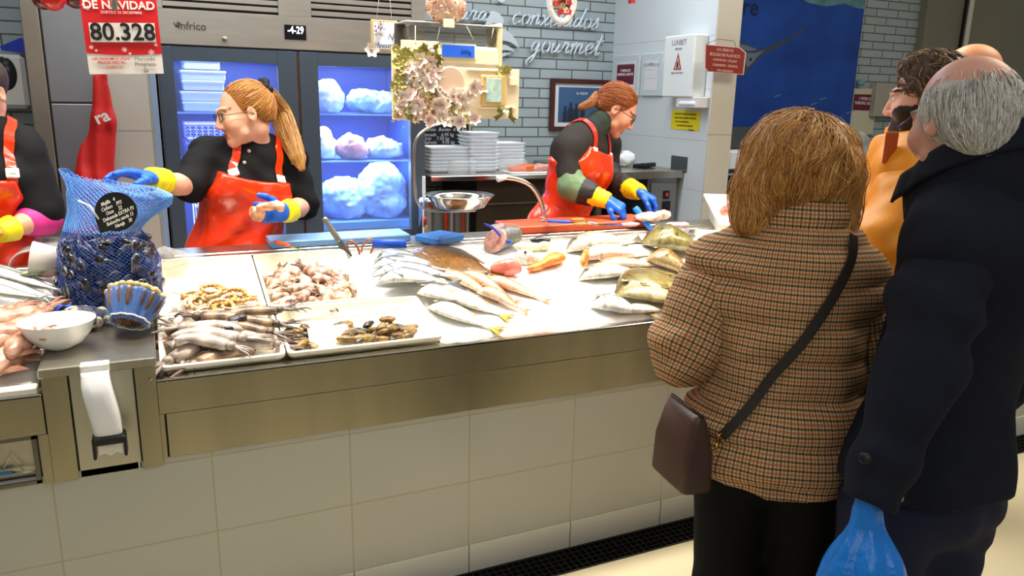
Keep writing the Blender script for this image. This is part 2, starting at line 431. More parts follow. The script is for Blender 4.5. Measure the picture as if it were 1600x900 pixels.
# podium
b = MB(); b.box((-.327, 2.244, .905), (-.043, 3.0, .932), bev=.003); b.build('podium_top', m_steel, cn)
b = MB(); b.box((-.322, 2.254, .60), (-.262, 2.3, .906), bev=.001); b.box((-.100, 2.254, .60), (-.047, 2.3, .906), bev=.001)
b.box((-.322, 2.3, .6), (-.047, 3.0, .905)); b.build('podium_post', m_fascia, cn)
b = MB(); b.box((-.258, 2.262, .60), (-.104, 2.3, .904), bev=.001); b.box((-.113, 2.259, .60), (-.108, 2.263, .904)); b.build('podium_panel', M('podium_panel', '#b9b6a6', .3, .7), cn)
for x_ in (-.262, -.104): b = MB(); b.box((x_, 2.268, .6), (x_+.004, 2.29, .905)); b.build('podium_gap', m_black, cn)
# left display, seen only at its corner
b = MB(); b.box((-1.8, 2.254, .745), (-.325, 2.3, .8585), bev=.0015); b.box((-.345, 2.254, .60), (-.322, 2.3, .745)); b.build('fascia', m_fascia, cn)
b = MB(); b.box((-1.8, 2.254, .852), (-.325, 2.285, .8605), bev=.002); b.build('front_rim', m_steel2, cn)
b = MB(); b.prism([(2.28, .62), (3.0, .62), (3.0, dz(3.0)-.03), (2.28, dz(2.28)-.03)], 1.47, o=(-.327, 0, 0), u=(0, 1, 0), v=(0, 0, 1)); b.build('display_bed', m_steel, cn)
b = MB()
for p, q in (((-1.8, 2.256, .735), (-.35, 2.30, .745)), ((-1.8, 2.256, .605), (-.35, 2.30, .615)), ((-.362, 2.256, .605), (-.35, 2.3, .745)), ((-1.8, 2.30, .605), (-.35, 2.31, .745))): b.box(p, q)
b.build('recessed_niche', m_dsteel, cn)
# scaling tool hanging in the niche
t = thing('utensil_hook', (-.47, 2.26, .63), 'wire utensil with a blue grip lying in the dark niche left of the podium', 'utensil')
p = aty(0, 738, 2.262); q = aty(20, 738, 2.262); r_ = aty(62, 735, 2.262); s_ = aty(16, 714, 2.262)
b = MB(); b.tube([p-A(.08, 0, 0), q], .0055, 8); b.build('grip', M('blue_grip', '#2b6fa8', .4), t)
b = MB(); b.tube([q, aty(40, 738, 2.258), r_], [.003, .0025, .0015], 6); b.tube(spl([aty(4, 735, 2.265), aty(11, 722, 2.262), s_, aty(24, 724, 2.262), aty(38, 735, 2.262)], 20), .0012, 6)
b.build('wire', m_steel2, t)

# crushed ice
def ice(name, x0, x1, y0, y1, lab, h=0., seed=0, mask=None):
    nx = int((x1-x0)/.012); ny = int((y1-y0)/.012); P = []
    b = MB()
    X = np.linspace(x0, x1, nx+1); Y = np.linspace(y0, y1, ny+1); XX, YY = np.meshgrid(X, Y, indexing='ij')
    Q = np.c_[XX.ravel(), YY.ravel(), XX.ravel()*0]
    Z = dz(Q[:, 1])+h+.007*vnoise(Q, 9, seed)+.004*vnoise(Q, 28, seed+1)+.0022*vnoise(Q, 80, seed+2)
    e = np.minimum(np.minimum(Q[:, 0]-x0, x1-Q[:, 0]), np.minimum(Q[:, 1]-y0, y1-Q[:, 1])); Z -= .035*np.clip(1-e/.018, 0, 1)
    if mask is not None: Z += mask(Q)
    Q[:, 2] = Z; n = ny+1
    b.add(Q, [(i*n+j, (i+1)*n+j, (i+1)*n+j+1, i*n+j+1) for i in range(nx) for j in range(ny)])
    return tag(b.build(name, m_ice), lab, 'ice', kind='stuff')
ice('crushed_ice', .655, 3.3, 2.284, 3.0, 'bed of crushed white ice under the fish right of the trays', .0, 1, mask=lambda Q: -.13*((Q[:, 0] < .832) & (Q[:, 1] < 2.59)))
ice('crushed_ice', -1.7, -.335, 2.284, 3.0, 'bed of crushed ice in the display left of the steel podium', -.012, 5)

# white plastic trays
m_tray = M('tray_white', '#f1ecdc', .32, noise=(7, .05))
m_tray2 = M('tray_stained', '#efe8d2', .34, noise=(16, .08))
SLA = math.atan(SL)
def tray(x0, x1, y0, y1, lab, dep=.07, mat=m_tray, r=.02, h=.012):
    """rim follows the slope; walls taper; local plane: u=x, v=up-slope"""
    vv = A(0, math.cos(SLA), math.sin(SLA)); ww = A(0, -math.sin(SLA), math.cos(SLA)); o = A((x0+x1)/2, (y0+y1)/2, dz((y0+y1)/2)+h); hw = (x1-x0)/2; hd = (y1-y0)/2/math.cos(SLA)
    def ring(ins, hh, rr):
        P = []
        for cx, cy, a0 in ((1, 1, 0), (-1, 1, 90), (-1, -1, 180), (1, -1, 270)):
            for k in range(6):
                a = R(a0+k*18); P.append(o+A(1, 0, 0)*(cx*(hw-ins-rr)+rr*math.cos(a))+vv*(cy*(hd-ins-rr)+rr*math.sin(a))+ww*hh)
        return P
    b = MB(); rings = [ring(0, -.012, r), ring(0, 0, r), ring(.002, .002, r), ring(.009, .002, r*.8), ring(.011, 0, r*.8), ring(.020, -dep, r*1.1), ring(.03, -dep-.001, r)]
    vs = sum(rings, []); n = 24; fs = [(i*n+j, i*n+(j+1) % n, (i+1)*n+(j+1) % n, (i+1)*n+j) for i in range(len(rings)-1) for j in range(n)]
    fs.append(tuple((len(rings)-1)*n+j for j in range(n)))
    out = [ring(.004, -.012, r), ring(.014, -dep-.004, r*1.1)]; b0 = len(vs); vs += out[0]+out[1]
    fs += [(j, b0+j, b0+(j+1) % n, (j+1) % n) for j in range(n)]+[(b0+j, b0+n+j, b0+n+(j+1) % n, b0+(j+1) % n) for j in range(n)]+[tuple(b0+n+j for j in range(n))[::-1]]
    b.add(vs, fs); ob = b.build('seafood_tray', mat); tag(ob, lab, 'tray', 'white plastic seafood trays on the counter')
    return dict(o=o, vv=vv, ww=ww, hw=hw-.02, hd=hd-.02, dep=dep)
T1 = tray(-.028, .300, 2.585, 2.985, 'white plastic tray with a small heap of prawns, back left of the four', mat=m_tray2, dep=.058)
T2 = tray(.305, .648, 2.583, 2.985, 'deep white plastic tray piled with pink baby cuttlefish, back row', mat=m_tray2)
T3 = tray(-.035, .315, 2.292, 2.578, 'shallow white tray overflowing with long squid at the front left', dep=.05)
T4 = tray(.320, .82, 2.292, 2.575, 'white tray with a few dark shellfish and a blank white card', mat=m_tray2, dep=.048)
def inT(T, u, v, w=0.): return T['o']+A(1, 0, 0)*u*T['hw']+T['vv']*v*T['hd']+T['ww']*(w-T['dep'])
# ================================================================ KITCHEN SIDE
def pyb(x0, y0, x1, y1, Y, t, mb, mat_off=0, bev=.002):
    """box whose front face covers the given rectangle on plane y=Y"""
    a = aty(x0, y0, Y); c = aty(x1, y1, Y); mb.box((a[0], Y, c[2]), (c[0], Y+t, a[2]), bev=bev); return a, c
m_blueint = M('fridge_interior', '#143f9c', .5)
m_glass = M('door_glass', '#c8dcff', .04, alpha=.10, spec=.8)
m_acryl = M('clear_acrylic', '#e8eeee', .06, alpha=.22, spec=.9)
FY = 4.20
fx0, fx1 = .045, 1.395; fz = 1.862
fr = thing('display_fridge', ((fx0+fx1)/2, FY+.35, .22), 'tall stainless two door fridge with blue lit glass doors', 'fridge')
b = MB(); b.box((fx0, FY+.06, .22), (fx0+.03, 4.95, 2.42)); b.box((fx1-.03, FY+.06, .22), (fx1, 4.95, 2.42)); b.box((fx0+.03, 4.90, .22), (fx1-.03, 4.95, 2.42))
b.box((fx0+.03, FY+.06, .22), (fx1-.03, 4.9, .42)); b.box((fx0+.03, FY+.06, 1.93), (fx1-.03, 4.9, 2.42)); b.build('cabinet', m_steel, fr)
b = MB(); b.box((fx0+.03, FY+.07, .42), (fx0+.04, 4.9, 1.93)); b.box((fx1-.04, FY+.07, .42), (fx1-.03, 4.9, 1.93)); b.box((fx0+.04, 4.88, .42), (fx1-.04, 4.9, 1.93)); b.box((fx0+.04, FY+.07, 1.915), (fx1-.04, 4.88, 1.93)); b.build('lining', m_blueint, fr)
# header with vents
b = MB(); vents = []
z1 = 2.12
lx0, lx1 = aty(254, 15, FY)[0], aty(435, 15, FY)[0]; rx0, rx1 = aty(486, 15, FY)[0], aty(643, 15, FY)[0]
vz = [aty(345, 15.5, FY)[2]-.0]
zv = [aty(435, 21, FY)[2], aty(435, 10.5, FY)[2], aty(435, 0, FY)[2], aty(435, -10.5, FY)[2]]
zr = [aty(486, 25, FY)[2], aty(486, 14, FY)[2], aty(486, 4, FY)[2], aty(486, -7, FY)[2]]
b.box((fx0, FY, fz+.006), (fx1, FY+.06, zv[0]-.009), bev=.002)
b.box((fx0, FY, zv[0]-.009), (lx0, FY+.06, 2.42)); b.box((lx1, FY, zv[0]-.009), (rx0, FY+.06, 2.42)); b.box((rx1, FY, zv[0]-.009), (fx1, FY+.06, 2.42))
for z in zv: b.box((lx0, FY+.003, z+.004), (lx1, FY+.012, z+.026), bev=.002)
for z in zr: b.box((rx0, FY+.003, z+.004), (rx1, FY+.012, z+.026), bev=.002)
b.box((lx0, FY+.01, zv[-1]+.03), (rx1, FY+.06, 2.42)); b.build('header_panel', M('header_steel', '#b8b0a2', .30, .62, noise=(5, .08), stretch=(1, 1, 8)), fr)
b = MB(); b.box((lx0, FY+.02, zv[0]-.009), (rx1, FY+.055, zv[-1]+.03)); b.box((fx0+.01, FY+.01, fz-.002), (fx1-.01, FY+.05, fz+.006)); b.build('vent_recess', m_black, fr)
b = MB(); a, c = pyb(444, 38, 479, 63, FY-.004, .006, b); dp = b.build('temperature_display', M('display_black', '#05070d', .2), fr)
text('digits', '-4-29', .05, aty(462, 47.5, FY-.006), (1, 0, 0), (0, 0, 1), M('display_white', '#e6f0ff', .5, emit='#e6f0ff', es=1.4), dp, sx=.75, bold=.001)
text('brand_lettering', 'Infrico', .05, aty(300, 41, FY-.002), (1, 0, 0), (0, 0, 1), M('dark_print', '#55504a', .5), fr, bold=.0005)
b = MB()
for k in (-1, 0, 1): b.prism([(-.005, -.008), (.005, -.008), (.003+k*.011, .014), (-.003+k*.011, .014)], .0015, o=aty(277, 40, FY-.001)+A(k*.004, 0, 0)); 
b.build('crown_mark', M('dark_print'), fr)
b = MB(); b.lathe([(0, .012), (.010, .012), (.012, .008), (.012, 0)], aty(351, 61, FY), 20, ax=(0, -1, 0)); b.build('lock', m_steel2, fr)
# doors
def door(x0, x1, wx0, wx1, wz1, wz0, hs):
    z0 = .40
    b = MB(); f = FY+.0
    b.box((x0, f, z0), (wx0, f+.05, fz-.004), bev=.002); b.box((wx1, f, z0), (x1, f+.05, fz-.004), bev=.002)
    b.box((wx0, f, wz1), (wx1, f+.05, fz-.004)); b.box((wx0, f, z0), (wx1, f+.05, wz0)); d = b.build('door', m_dgrey, fr)
    b = MB(); b.box((wx0-.01, f+.004, wz0-.01), (wx1+.01, f+.010, wz1+.01)); b.build('glass_pane', m_glass, d)
    b = MB(); hx = x0+.02 if hs < 0 else x1-.02; b.box((hx-.008, f-.03, 1.0), (hx+.008, f-.02, 1.28), bev=.003); b.box((hx-.006, f-.02, 1.02), (hx+.006, f, 1.04)); b.box((hx-.006, f-.02, 1.24), (hx+.006, f, 1.26)); b.build('handle', m_dsteel, d)
xm = aty(465, 82, FY)[0]
door(fx0+.005, xm-.006, aty(271, 100, FY)[0], aty(434, 100, FY)[0], aty(350, 97, FY)[2], .62, 1)
door(xm+.006, fx1-.005, aty(497, 110, FY)[0], aty(641, 110, FY)[0], aty(560, 105, FY)[2], aty(560, 362, FY)[2], -1)
b = MB(); b.box((xm-.0055, FY+.004, .42), (xm+.0055, FY+.02, fz-.01)); b.build('hinge_strip', M('bronze_strip', '#6b4c34', .35, .8), fr)
b = MB()
for z in (1.545, 1.29): b.box((fx0+.04, FY+.10, z-.006), (fx1-.04, 4.86, z)); 
shelf = b.build('shelf', M('blue_shelf', '#7fb0ea', .3, alpha=.8), fr)
b = MB(); b.box((fx0+.04, FY+.08, .42), (fx1-.04, 4.88, .445)); b.box((xm-.02, FY+.08, .445), (xm+.02, 4.86, 1.91)); b.build('divider', m_blueint, fr)
b = MB()
for x in (fx0+.06, xm-.03, xm+.03, fx1-.05): b.box((x-.006, FY+.065, .5), (x+.006, FY+.075, 1.88))
b.build('light_strip', M('led_strip', '#cfe4ff', .4, emit='#9cc8ff', es=6), fr)
def flight(x, z, p):
    l = bpy.data.lights.new('fridge_lamp', 'AREA'); l.energy = p; l.color = lin('#c8deff'); l.size = .5; l.shape = 'RECTANGLE'; l.size_y = .25
    o = bpy.data.objects.new('fridge_lamp', l); COL.objects.link(o); o.location = (x, 4.45, z)
for x in ((fx0+xm)/2, (fx1+xm)/2): flight(x, 1.90, 9); flight(x, 1.53, 8); flight(x, 1.275, 9)
# contents: foam boxes, crates, bags
m_foam = M('white_foam', '#f0f4f8', .6, noise=(30, .03))
m_crate = M('purple_crate', '#7d84d8', .4)
gx = lambda px, z: aty(px, 200, 4.42)[0]
for i, (xa, xb, z) in enumerate(((.155, .36, 1.548), (.15, .38, 1.60), (.16, .36, 1.655), (.155, .37, 1.705), (.17, .345, 1.76))):
    b = MB(); b.box((xa, 4.40, z), (xb, 4.72, z+.05), bev=.006); b.box((xa-.004, 4.396, z+.036), (xb+.004, 4.724, z+.05), bev=.003)
    o = b.build('foam_box', m_foam); tag(o, 'white foam box in the left fridge door, number %s from the shelf up' % ['one, lowest', 'two', 'three', 'four', 'five, topmost'][i], 'box', 'foam boxes stacked in the fridge')
def crate(x0, x1, y0, z0, h, lab, mat=None, d=.32):
    t = thing('fish_crate', ((x0+x1)/2, y0+d/2, z0), lab, 'crate', 'plastic crates in the fridge'); b = MB(); n = 9
    b.box((x0, y0, z0), (x1, y0+d, z0+.008))
    for k in range(n+1):
        x = x0+(x1-x0)*k/n; b.box((x-.003, y0, z0), (x+.003, y0+.006, z0+h)); b.box((x-.003, y0+d-.006, z0), (x+.003, y0+d, z0+h))
    for z in np.linspace(z0+.01, z0+h-.006, 5): b.box((x0, y0, z-.003), (x1, y0+.005, z+.003)); b.box((x0, y0+d-.005, z-.003), (x1, y0+d, z+.003)); b.box((x0, y0, z-.003), (x0+.005, y0+d, z+.003)); b.box((x1-.005, y0, z-.003), (x1, y0+d, z+.003))
    b.box((x0-.006, y0-.006, z0+h-.012), (x1+.006, y0+.004, z0+h), bev=.002); b.box((x0-.006, y0+d-.004, z0+h-.012), (x1+.006, y0+d+.006, z0+h)); b.build('shell', mat or m_crate, t); return t
crate(.155, .43, 4.36, 1.293, .10, 'lilac slatted crate on the middle shelf behind the left fridge door')
crate(.16, .44, 4.36, 1.398, .09, 'lilac slatted crate, the upper of the two behind the left fridge door')
crate(.175, .42, 4.36, .447, .62, 'tall white slatted crate low behind the left fridge door', m_foam)
def bag(cx, cy, z0, rx, ry, h, lab, col, seed, nm='plastic_bag', grp='filled bags in the fridge', mat=None):
    s = S(); s.ell((cx, cy, z0+h*.5), (rx, ry, h*.55), k=.02); s.ell((cx+rx*.3, cy, z0+h*.35), (rx*.7, ry, h*.42), k=.03)
    s.disp = lambda P: .016*vnoise(P, 14, seed)+.013*np.abs(vnoise(P, 28, seed+3))+.006*vnoise(P, 60, seed+5)
    s.cut = lambda P: z0-P[:, 2]
    o = s.mesh(.009).build(nm, mat or M('bag_'+col[1:], col, .25, noise=(9, .55))); return tag(o, lab, 'bag', grp)
bag(.90, 4.50, 1.55, .10, .12, .17, 'bright white bag of fish on the top shelf of the right fridge door', '#e8eef4', 3)
bag(1.16, 4.52, 1.55, .13, .12, .13, 'pale blue bag on the top shelf of the right fridge, right side', '#a9c4e6', 4)
bag(.86, 4.46, 1.295, .07, .10, .16, 'white bag at the left of the middle shelf, right fridge door', '#e4edf6', 5)
bag(1.03, 4.45, 1.295, .085, .10, .12, 'bag with reddish shellfish on the middle shelf of the fridge', '#c98f94', 6)
bag(1.22, 4.46, 1.295, .11, .10, .10, 'flat silvery bag right of the reddish one on the fridge shelf', '#b4c6de', 7)
bag(.98, 4.50, .95, .16, .13, .22, 'large pale blue bag standing low in the right fridge door', '#8fb8ea', 8)
bag(1.20, 4.46, .95, .14, .12, .30, 'tall pale bag low in the right fridge, right side', '#9cc4f0', 9)
b = MB(); b.box((.80, 4.33, .90), (1.36, 4.80, .948), bev=.004); tag(b.build('fish_tub', M('tub_blue', '#5d9ee8', .4)), 'blue tub carrying the large bags at the bottom of the right fridge', 'tub')
b = MB(); b.box((.80, 4.34, .447), (1.36, 4.80, .90), bev=.01); tag(b.build('foam_box', m_foam), 'big foam box under the blue tub at the bottom of the fridge', 'box')

# steel cabinet at the far left
cb = thing('steel_cabinet', (-.36, 4.6, .22), 'tall brushed steel cabinet between the left brick wall and the tiled column', 'cabinet')
xl = aty(34, 20, 4.15)[0]; xl2 = aty(59, 225, 4.15)[0]; xr = c0[0]-.022; xmz = aty(42, 60, 4.15)[0]; zj = aty(110, 161, 4.15)[2]
b = MB(); b.box((xmz-.015, 4.15, .22), (xmz+.055, 4.9, 3.0), bev=.004); b.build('corner_post', M('post_steel', '#9c9282', .38, .6, noise=(4, .1)), cb)
b = MB(); b.box((xmz+.062, 4.16, zj+.004), (xr, 4.2, 3.0), bev=.003); b.build('door', M('cabinet_steel', '#9a9b9c', .36, .6, noise=(3, .12)), cb)
b = MB(); b.box((xmz+.062, 4.16, .3), (xr, 4.2, zj-.004), bev=.003); b.build('door', M('cabinet_steel'), cb)
b = MB(); b.box((xmz+.055, 4.2, .22), (xr, 4.9, 3.0)); b.build('body', m_dsteel, cb)

# white towel dispenser on the brick wall, far left
td = thing('towel_dispenser', (-.80, 4.9, 1.47), 'white wall dispenser with a dark oval window, far left on the brick wall', 'dispenser')
a = aty(-60, 82, 4.85); c = aty(47, 170, 4.85)
b = MB(); b.box((a[0], 4.85, c[2]), (c[0], 5.0, a[2]), bev=.02); b.build('housing', m_white, td)
b = MB(); b.lathe([(0, .004), (.078, .004), (.085, 0)], aty(8, 115, 4.85), 28, ax=(0, -1, 0), sx=.7 if False else 1, sy=.62); b.build('window', M('smoked', '#2c2f30', .15), td)
b = MB(); b.prism([(-.07, -.02), (.075, -.03), (.075, .04), (.02, .045), (-.07, -.0)], .08, o=aty(26, 73, 4.86)); tag(b.build('cleaning_cloth', M('royal_blue', '#1f3fc0', .5)), 'folded royal blue cloth on top of the white wall dispenser', 'cloth')

# red bag hanging beside the cabinet
rb = thing('red_shopping_bag', aty(150, 270, 4.05), 'red cloth bag with white lettering hanging on the steel cabinet', 'bag')
s = S(); p0, p1_, p2_ = aty(157, 118, 4.06), aty(160, 190, 4.05), aty(145, 290, 4.03)
s.cap(p0, p1_, .022, .045, .02, flat=.5, side=(1, 0, 0)); s.cap(p1_, p2_, .05, .085, .03, flat=.45, side=(1, 0, 0)); s.cap(p2_, p2_-A(0, 0, .25), .085, .10, .03, flat=.45, side=(1, 0, 0))
s.disp = lambda P: .008*np.sin(P[:, 0]*95+4*vnoise(P, 5, 2))
s.mesh(.008).build('bag_body', M('red_cloth', '#c4150f', .6, noise=(8, .1)), rb)
text('bag_lettering', 'ra', .075, aty(159, 183, 3.985), (.9, 0, .35), (-.35, 0, .9), M('print_white', '#f4f0ea', .6), rb, bold=.002)

b = MB(); q = aty(157, 118, 4.06); b.tube([q-A(0, 0, .02), q+A(0, 0, .05), q+A(0, .10, .05)], .004, 6); b.build('hook', m_dsteel, rb)
# ------------------------------------------------ Christmas number poster hanging over the counter
PY = 2.75
pc = [aty(122, -14, PY), aty(243, -12, PY), aty(256, 115, PY), aty(140, 116, PY)]
po = thing('number_poster', (pc[3]+pc[2])/2, 'red and white Christmas poster with the number 80.328 hanging at top left', 'poster')
def bil(u, v, e=0): return (pc[0]*(1-u)+pc[1]*u)*(1-v)+(pc[3]*(1-u)+pc[2]*u)*v-A(0, e, 0)
uu = nrm(pc[2]-pc[3]); vv_ = nrm(pc[0]-pc[3]); vv_ = nrm(vv_-uu*(vv_@uu))
b = MB(); b.grid(lambda u, v: bil(u, v), 4, 4); b.grid(lambda u, v: bil(u, v, -.003), 4, 4); b.build('sheet', M('poster_white', '#ece6e0', .5), po)
b = MB(); b.grid(lambda u, v: bil(u, v*(.735+.035*math.sin(u*3.1+.2)*.6+.02*u), .0012), 16, 6); b.build('red_field', M('poster_red', '#d3141c', .45), po)
b = MB(); b.grid(lambda u, v: bil(.075+.865*u, .375+.235*v, .0045), 2, 2); b.build('number_panel', M('poster_white'), po)
text('number', '80.328', .070, bil(.51, .495, .0065), uu, vv_, M('ink_black', '#0c0c0e', .6), po, th=.0004, bold=.0014, sx=.95)
text('title', 'DE NAVIDAD', .033, bil(.50, .165, .003), uu, vv_, M('print_white'), po, th=.0004, bold=.0008)
text('small_title', 'SORTEO 22 DICIEMBRE', .011, bil(.52, .25, .003), uu, vv_, M('print_white'), po, th=.0003)
text('greeting', 'LES DESEAMOS UNAS\nFELICES FIESTAS', .0108, bil(.31, .835, .003), uu, vv_, M('print_red', '#c8343a', .6), po, th=.0003, bold=.0002)
text('greeting', 'Mercado\nProgreso', .0165, bil(.76, .85, .003), uu, vv_, M('print_grey', '#77706e', .6), po, th=.0003)
b = MB()
for (u, v, r) in ((.09, .2, .007), (.9, .08, .004), (.88, .14, .005), (.07, .67, .006), (.13, .71, .004), (.5, .7, .008), (.57, .75, .004), (.86, .735, .010), (.93, .64, .005), (.04, .16, .004)):
    c = bil(u, v, .0025)
    for k in range(4):
        a = math.pi*k/4; d = (uu*math.cos(a)+vv_*math.sin(a))*r; e = np.cross(d, A(0, -1, 0)); e = nrm(e)*.0008; b.quad(c-d-e, c-d+e, c+d+e, c+d-e)
b.build('snowflakes', M('print_white'), po)
text('emblem', 'CABO 27', .012, bil(.34, .92, .003), uu, vv_, M('print_red'), po, th=.0003)
b = MB(); b.lathe([(.004, -.0002), (.0062, .0003), (.004, .0008)], bil(.76, .955, .002), 20, ax=(0, -1, 0)); b.build('emblem', M('print_grey'), po)
# baubles above the poster
def bauble(c, r, mat, lab, cat='bauble', hang=True):
    t = thing('christmas_bauble', A(*c)-A(0, 0, r), lab, cat, 'christmas decorations hanging over the counter'); b = MB(); b.sphere(c, r, 24, 16); b.build('ball', mat, t)
    b = MB(); b.lathe([(0, r+.012), (.006, r+.012), (.006, r-.004)], c, 12); b.tube([A(*c)+A(0, 0, r+.01), A(*c)+A(0, 0, r+.5)], .0008, 5); b.build('cap_and_thread', M('gold', '#c9a24a', .25, 1.), t)
m_rb = M('bauble_red', '#d01c12', .15, coat=.6); m_db = M('bauble_dark_red', '#5a0d0c', .2, coat=.5); m_gold = M('gold')
bauble(aty(83, -3, PY), .036, m_rb, 'shiny red bauble at the top left edge, above the cabinet')
bauble(aty(68, -2, PY+.05), .032, m_db, 'dark red bauble at the top, leftmost of the decorations')
bauble(aty(118, -6, PY+.03), .036, m_db, 'dark red bauble beside the top left corner of the poster')
b = MB(); b.lathe([(0, -.035), (.007, -.03), (.011, 0), (.009, .05), (0, .06)], aty(178, -2, PY-.02), 16); tag(b.build('gold_drop', m_gold), 'small golden drop ornament in front of the poster heading', 'ornament')
# wreath seen over the brick wall and small red ornament
wr = thing('christmas_wreath', aty(878, 30, 3.3), 'oval pale green wreath with red flowers hanging in front of the brick wall', 'wreath')
wc = aty(878, -2, 3.3); b = MB(); k = 60
ring_ = [wc+A(math.cos(a)*.066, 0, math.sin(a)*.098) for a in np.linspace(0, 2*math.pi, k, endpoint=False)]
b.tube(ring_, .013, 8, closed=True)
for i in range(380):
    a = random.random()*6.283; c = wc+A(math.cos(a)*(.066+random.gauss(0, .008)), random.gauss(0, .008), math.sin(a)*(.098+random.gauss(0, .008))); d = nrm(A(random.gauss(0, 1), random.gauss(0, 1), random.gauss(0, 1)))*.011
    g_ = random.choice(((.70, .66, .35), (.82, .78, .55), (.55, .55, .22))); b.tube([c, c+d], [.002, .0006], 4, col=g_, caps=False)
b.build('ring', M('vertex_paint', '#ffffff', .6, vcol=True), wr)
b = MB()
for i in range(26):
    a = random.random()*6.28; rr = random.random()*.038; c = wc+A(math.cos(a)*rr*1.1, -.012+random.random()*.01, math.sin(a)*rr*1.6-.015); col = random.choice(((.62, .01, .01), (.75, .02, .02), (.5, .35, .12), (.8, .7, .45), (.05, .02, .02)))
    for q in range(5):
        t_ = q*1.257+a; d = A(math.cos(t_), -.3, math.sin(t_)); b.sphere(c+d*.009, (.008, .003, .006), 8, 5, col=col, M3=frame((0, 1, 0)))
b.build('flowers', M('vertex_paint'), wr)
b = MB(); c = aty(987, 0, 3.3); b.tube([c+A(0, 0, .05), c+A(0, 0, -.016)], [.016, .017], 14); b.tube([c+A(0, 0, .05), c+A(0, 0, .4)], .0008, 5); tag(b.build('red_ornament', m_rb), 'small red ornament on a thread against the white wall', 'ornament', 'christmas decorations hanging over the counter')

# ------------------------------------------------ lettering and dolphin on the brick wall
m_sign = M('sign_aluminium', '#c9d4da', .35, .3)
def stroke_word(word, o, h, u, v, parent, r=.008, slant=.35, off=.03):
    G = {'c': (1., [[(.85, .8), (.6, 1), (.25, .85), (.1, .4), (.3, .03), (.7, .1), (1.0, .4)]]),
         'o': (1., [[(.6, 1), (.2, .85), (.1, .4), (.35, .02), (.75, .15), (.85, .6), (.6, 1), (.75, .82), (1.05, .75)]]),
         'n': (1.15, [[(0, .6), (.15, .95), (.2, .6), (.15, 0)], [(.17, .4), (.5, .95), (.75, .9), (.75, .4), (.82, .05), (1.15, .4)]]),
         'x': (1.0, [[(0, .8), (.2, .95), (.45, .5), (.7, .03), (1.0, .3)], [(.85, .95), (.1, .02)]]),
         'e': (.95, [[(0, .4), (.5, .5), (.75, .8), (.5, 1), (.15, .7), (.15, .25), (.45, 0), (.95, .4)]]),
         'l': (.7, [[(0, .3), (.35, 1.2), (.5, 1.9), (.3, 2.0), (.15, 1.2), (.12, .3), (.3, 0), (.7, .4)]]),
         'a': (1.1, [[(.75, .9), (.4, 1), (.1, .5), (.25, .03), (.6, .3), (.8, .95), (.75, .3), (.85, .02), (1.1, .3)]]),
         'd': (1.15, [[(.75, .85), (.4, 1), (.1, .5), (.25, .03), (.6, .3), (.85, 1.2), (.98, 2.0), (.8, .6), (.88, .03), (1.15, .35)]]),
         's': (.9, [[(0, .1), (.4, .6), (.55, 1.1), (.6, .8), (.75, .35), (.5, 0), (.15, .1)]]),
         'g': (1.1, [[(.75, .85), (.4, 1), (.1, .5), (.3, .05), (.65, .4), (.8, .95), (.7, 0), (.45, -.9), (.1, -1.0), (.1, -.6), (1.1, .3)]]),
         'u': (1.15, [[(0, .6), (.18, .95), (.15, .3), (.35, 0), (.65, .3), (.8, .95), (.78, .3), (.9, .02), (1.15, .3)]]),
         'r': (.95, [[(0, .3), (.25, 1.05), (.35, .85), (.65, .9), (.55, .4), (.65, .03), (.95, .35)]]),
         'm': (1.6, [[(0, .6), (.15, .95), (.2, .6), (.15, 0)], [(.17, .4), (.45, .95), (.62, .85), (.6, 0)], [(.6, .4), (.9, .95), (1.15, .85), (1.12, .35), (1.25, .03), (1.6, .4)]]),
         't': (.8, [[(0, .35), (.4, 1.2), (.5, 1.8), (.35, .8), (.35, .15), (.5, 0), (.8, .3)], [(.0, 1.15), (.85, 1.3)]])}
    x = 0; b = MB(); u = nrm(u); v = nrm(v); w = np.cross(u, v)
    for ch in word:
        adv, st = G[ch]
        for s_ in st:
            P = spl([o+u*((x+p[0]*.9+slant*p[1])*h)+v*(p[1]*h)+w*off for p in s_], 28)
            n = len(P); b.tube(P, [r*(.75+.35*math.sin(math.pi*i/(n-1))) for i in range(n)], 8, side=u+v*.4, flat=.8)
        x += adv*.93
    return b.build('lettering_'+word, m_sign, parent)
sg = thing('wall_lettering', aty(860, 100, 4.97), 'raised pale script sign with a dolphin on the grey brick wall', 'sign')
o1 = aty(795, 38, 5.0); e1 = aty(915, 43, 5.0); h1 = .080
u1 = nrm(e1-o1)
stroke_word('conxelados', o1+A(.0, 0, 0), .0735, (1, 0, 0), (0, 0, 1), sg, r=.0075)
stroke_word('gourmet', aty(824, 82, 5.0), .079, (1, 0, 0), (0, 0, 1), sg, r=.0085)
stroke_word('ura', aty(712, 32, 5.0), .069, (1, 0, 0), (0, 0, 1), sg, r=.0075)
def wallpoly(pts, name, th=.015, mat=m_sign, par=sg, Y=4.965):
    P = [aty(x, y, Y) for x, y in pts]; b = MB(); b.prism([(p[0], p[2]) for p in P][::-1], th, o=(0, Y, 0)); b.build(name, mat, par)
wallpoly([(758, 40), (761, 30), (766, 22), (764, 18), (772, 17), (780, 21), (786, 28), (788, 36), (780, 37), (772, 36), (769, 37), (768, 40), (765, 38)], 'dolphin_head')
wallpoly([(783, 45), (790, 46), (798, 52), (806, 62), (812, 76), (803, 69), (795, 65), (786, 63), (783, 63)], 'dolphin_back')
wallpoly([(783, 70), (790, 70), (798, 74), (806, 80), (796, 79), (788, 78), (783, 79)], 'dolphin_wave')
wallpoly([(783, 84), (790, 82), (800, 83), (792, 86), (783, 90)], 'dolphin_wave')
wallpoly([(778, 0), (790, 0), (787, 3), (783, 4), (779, 2)], 'dolphin_fin')

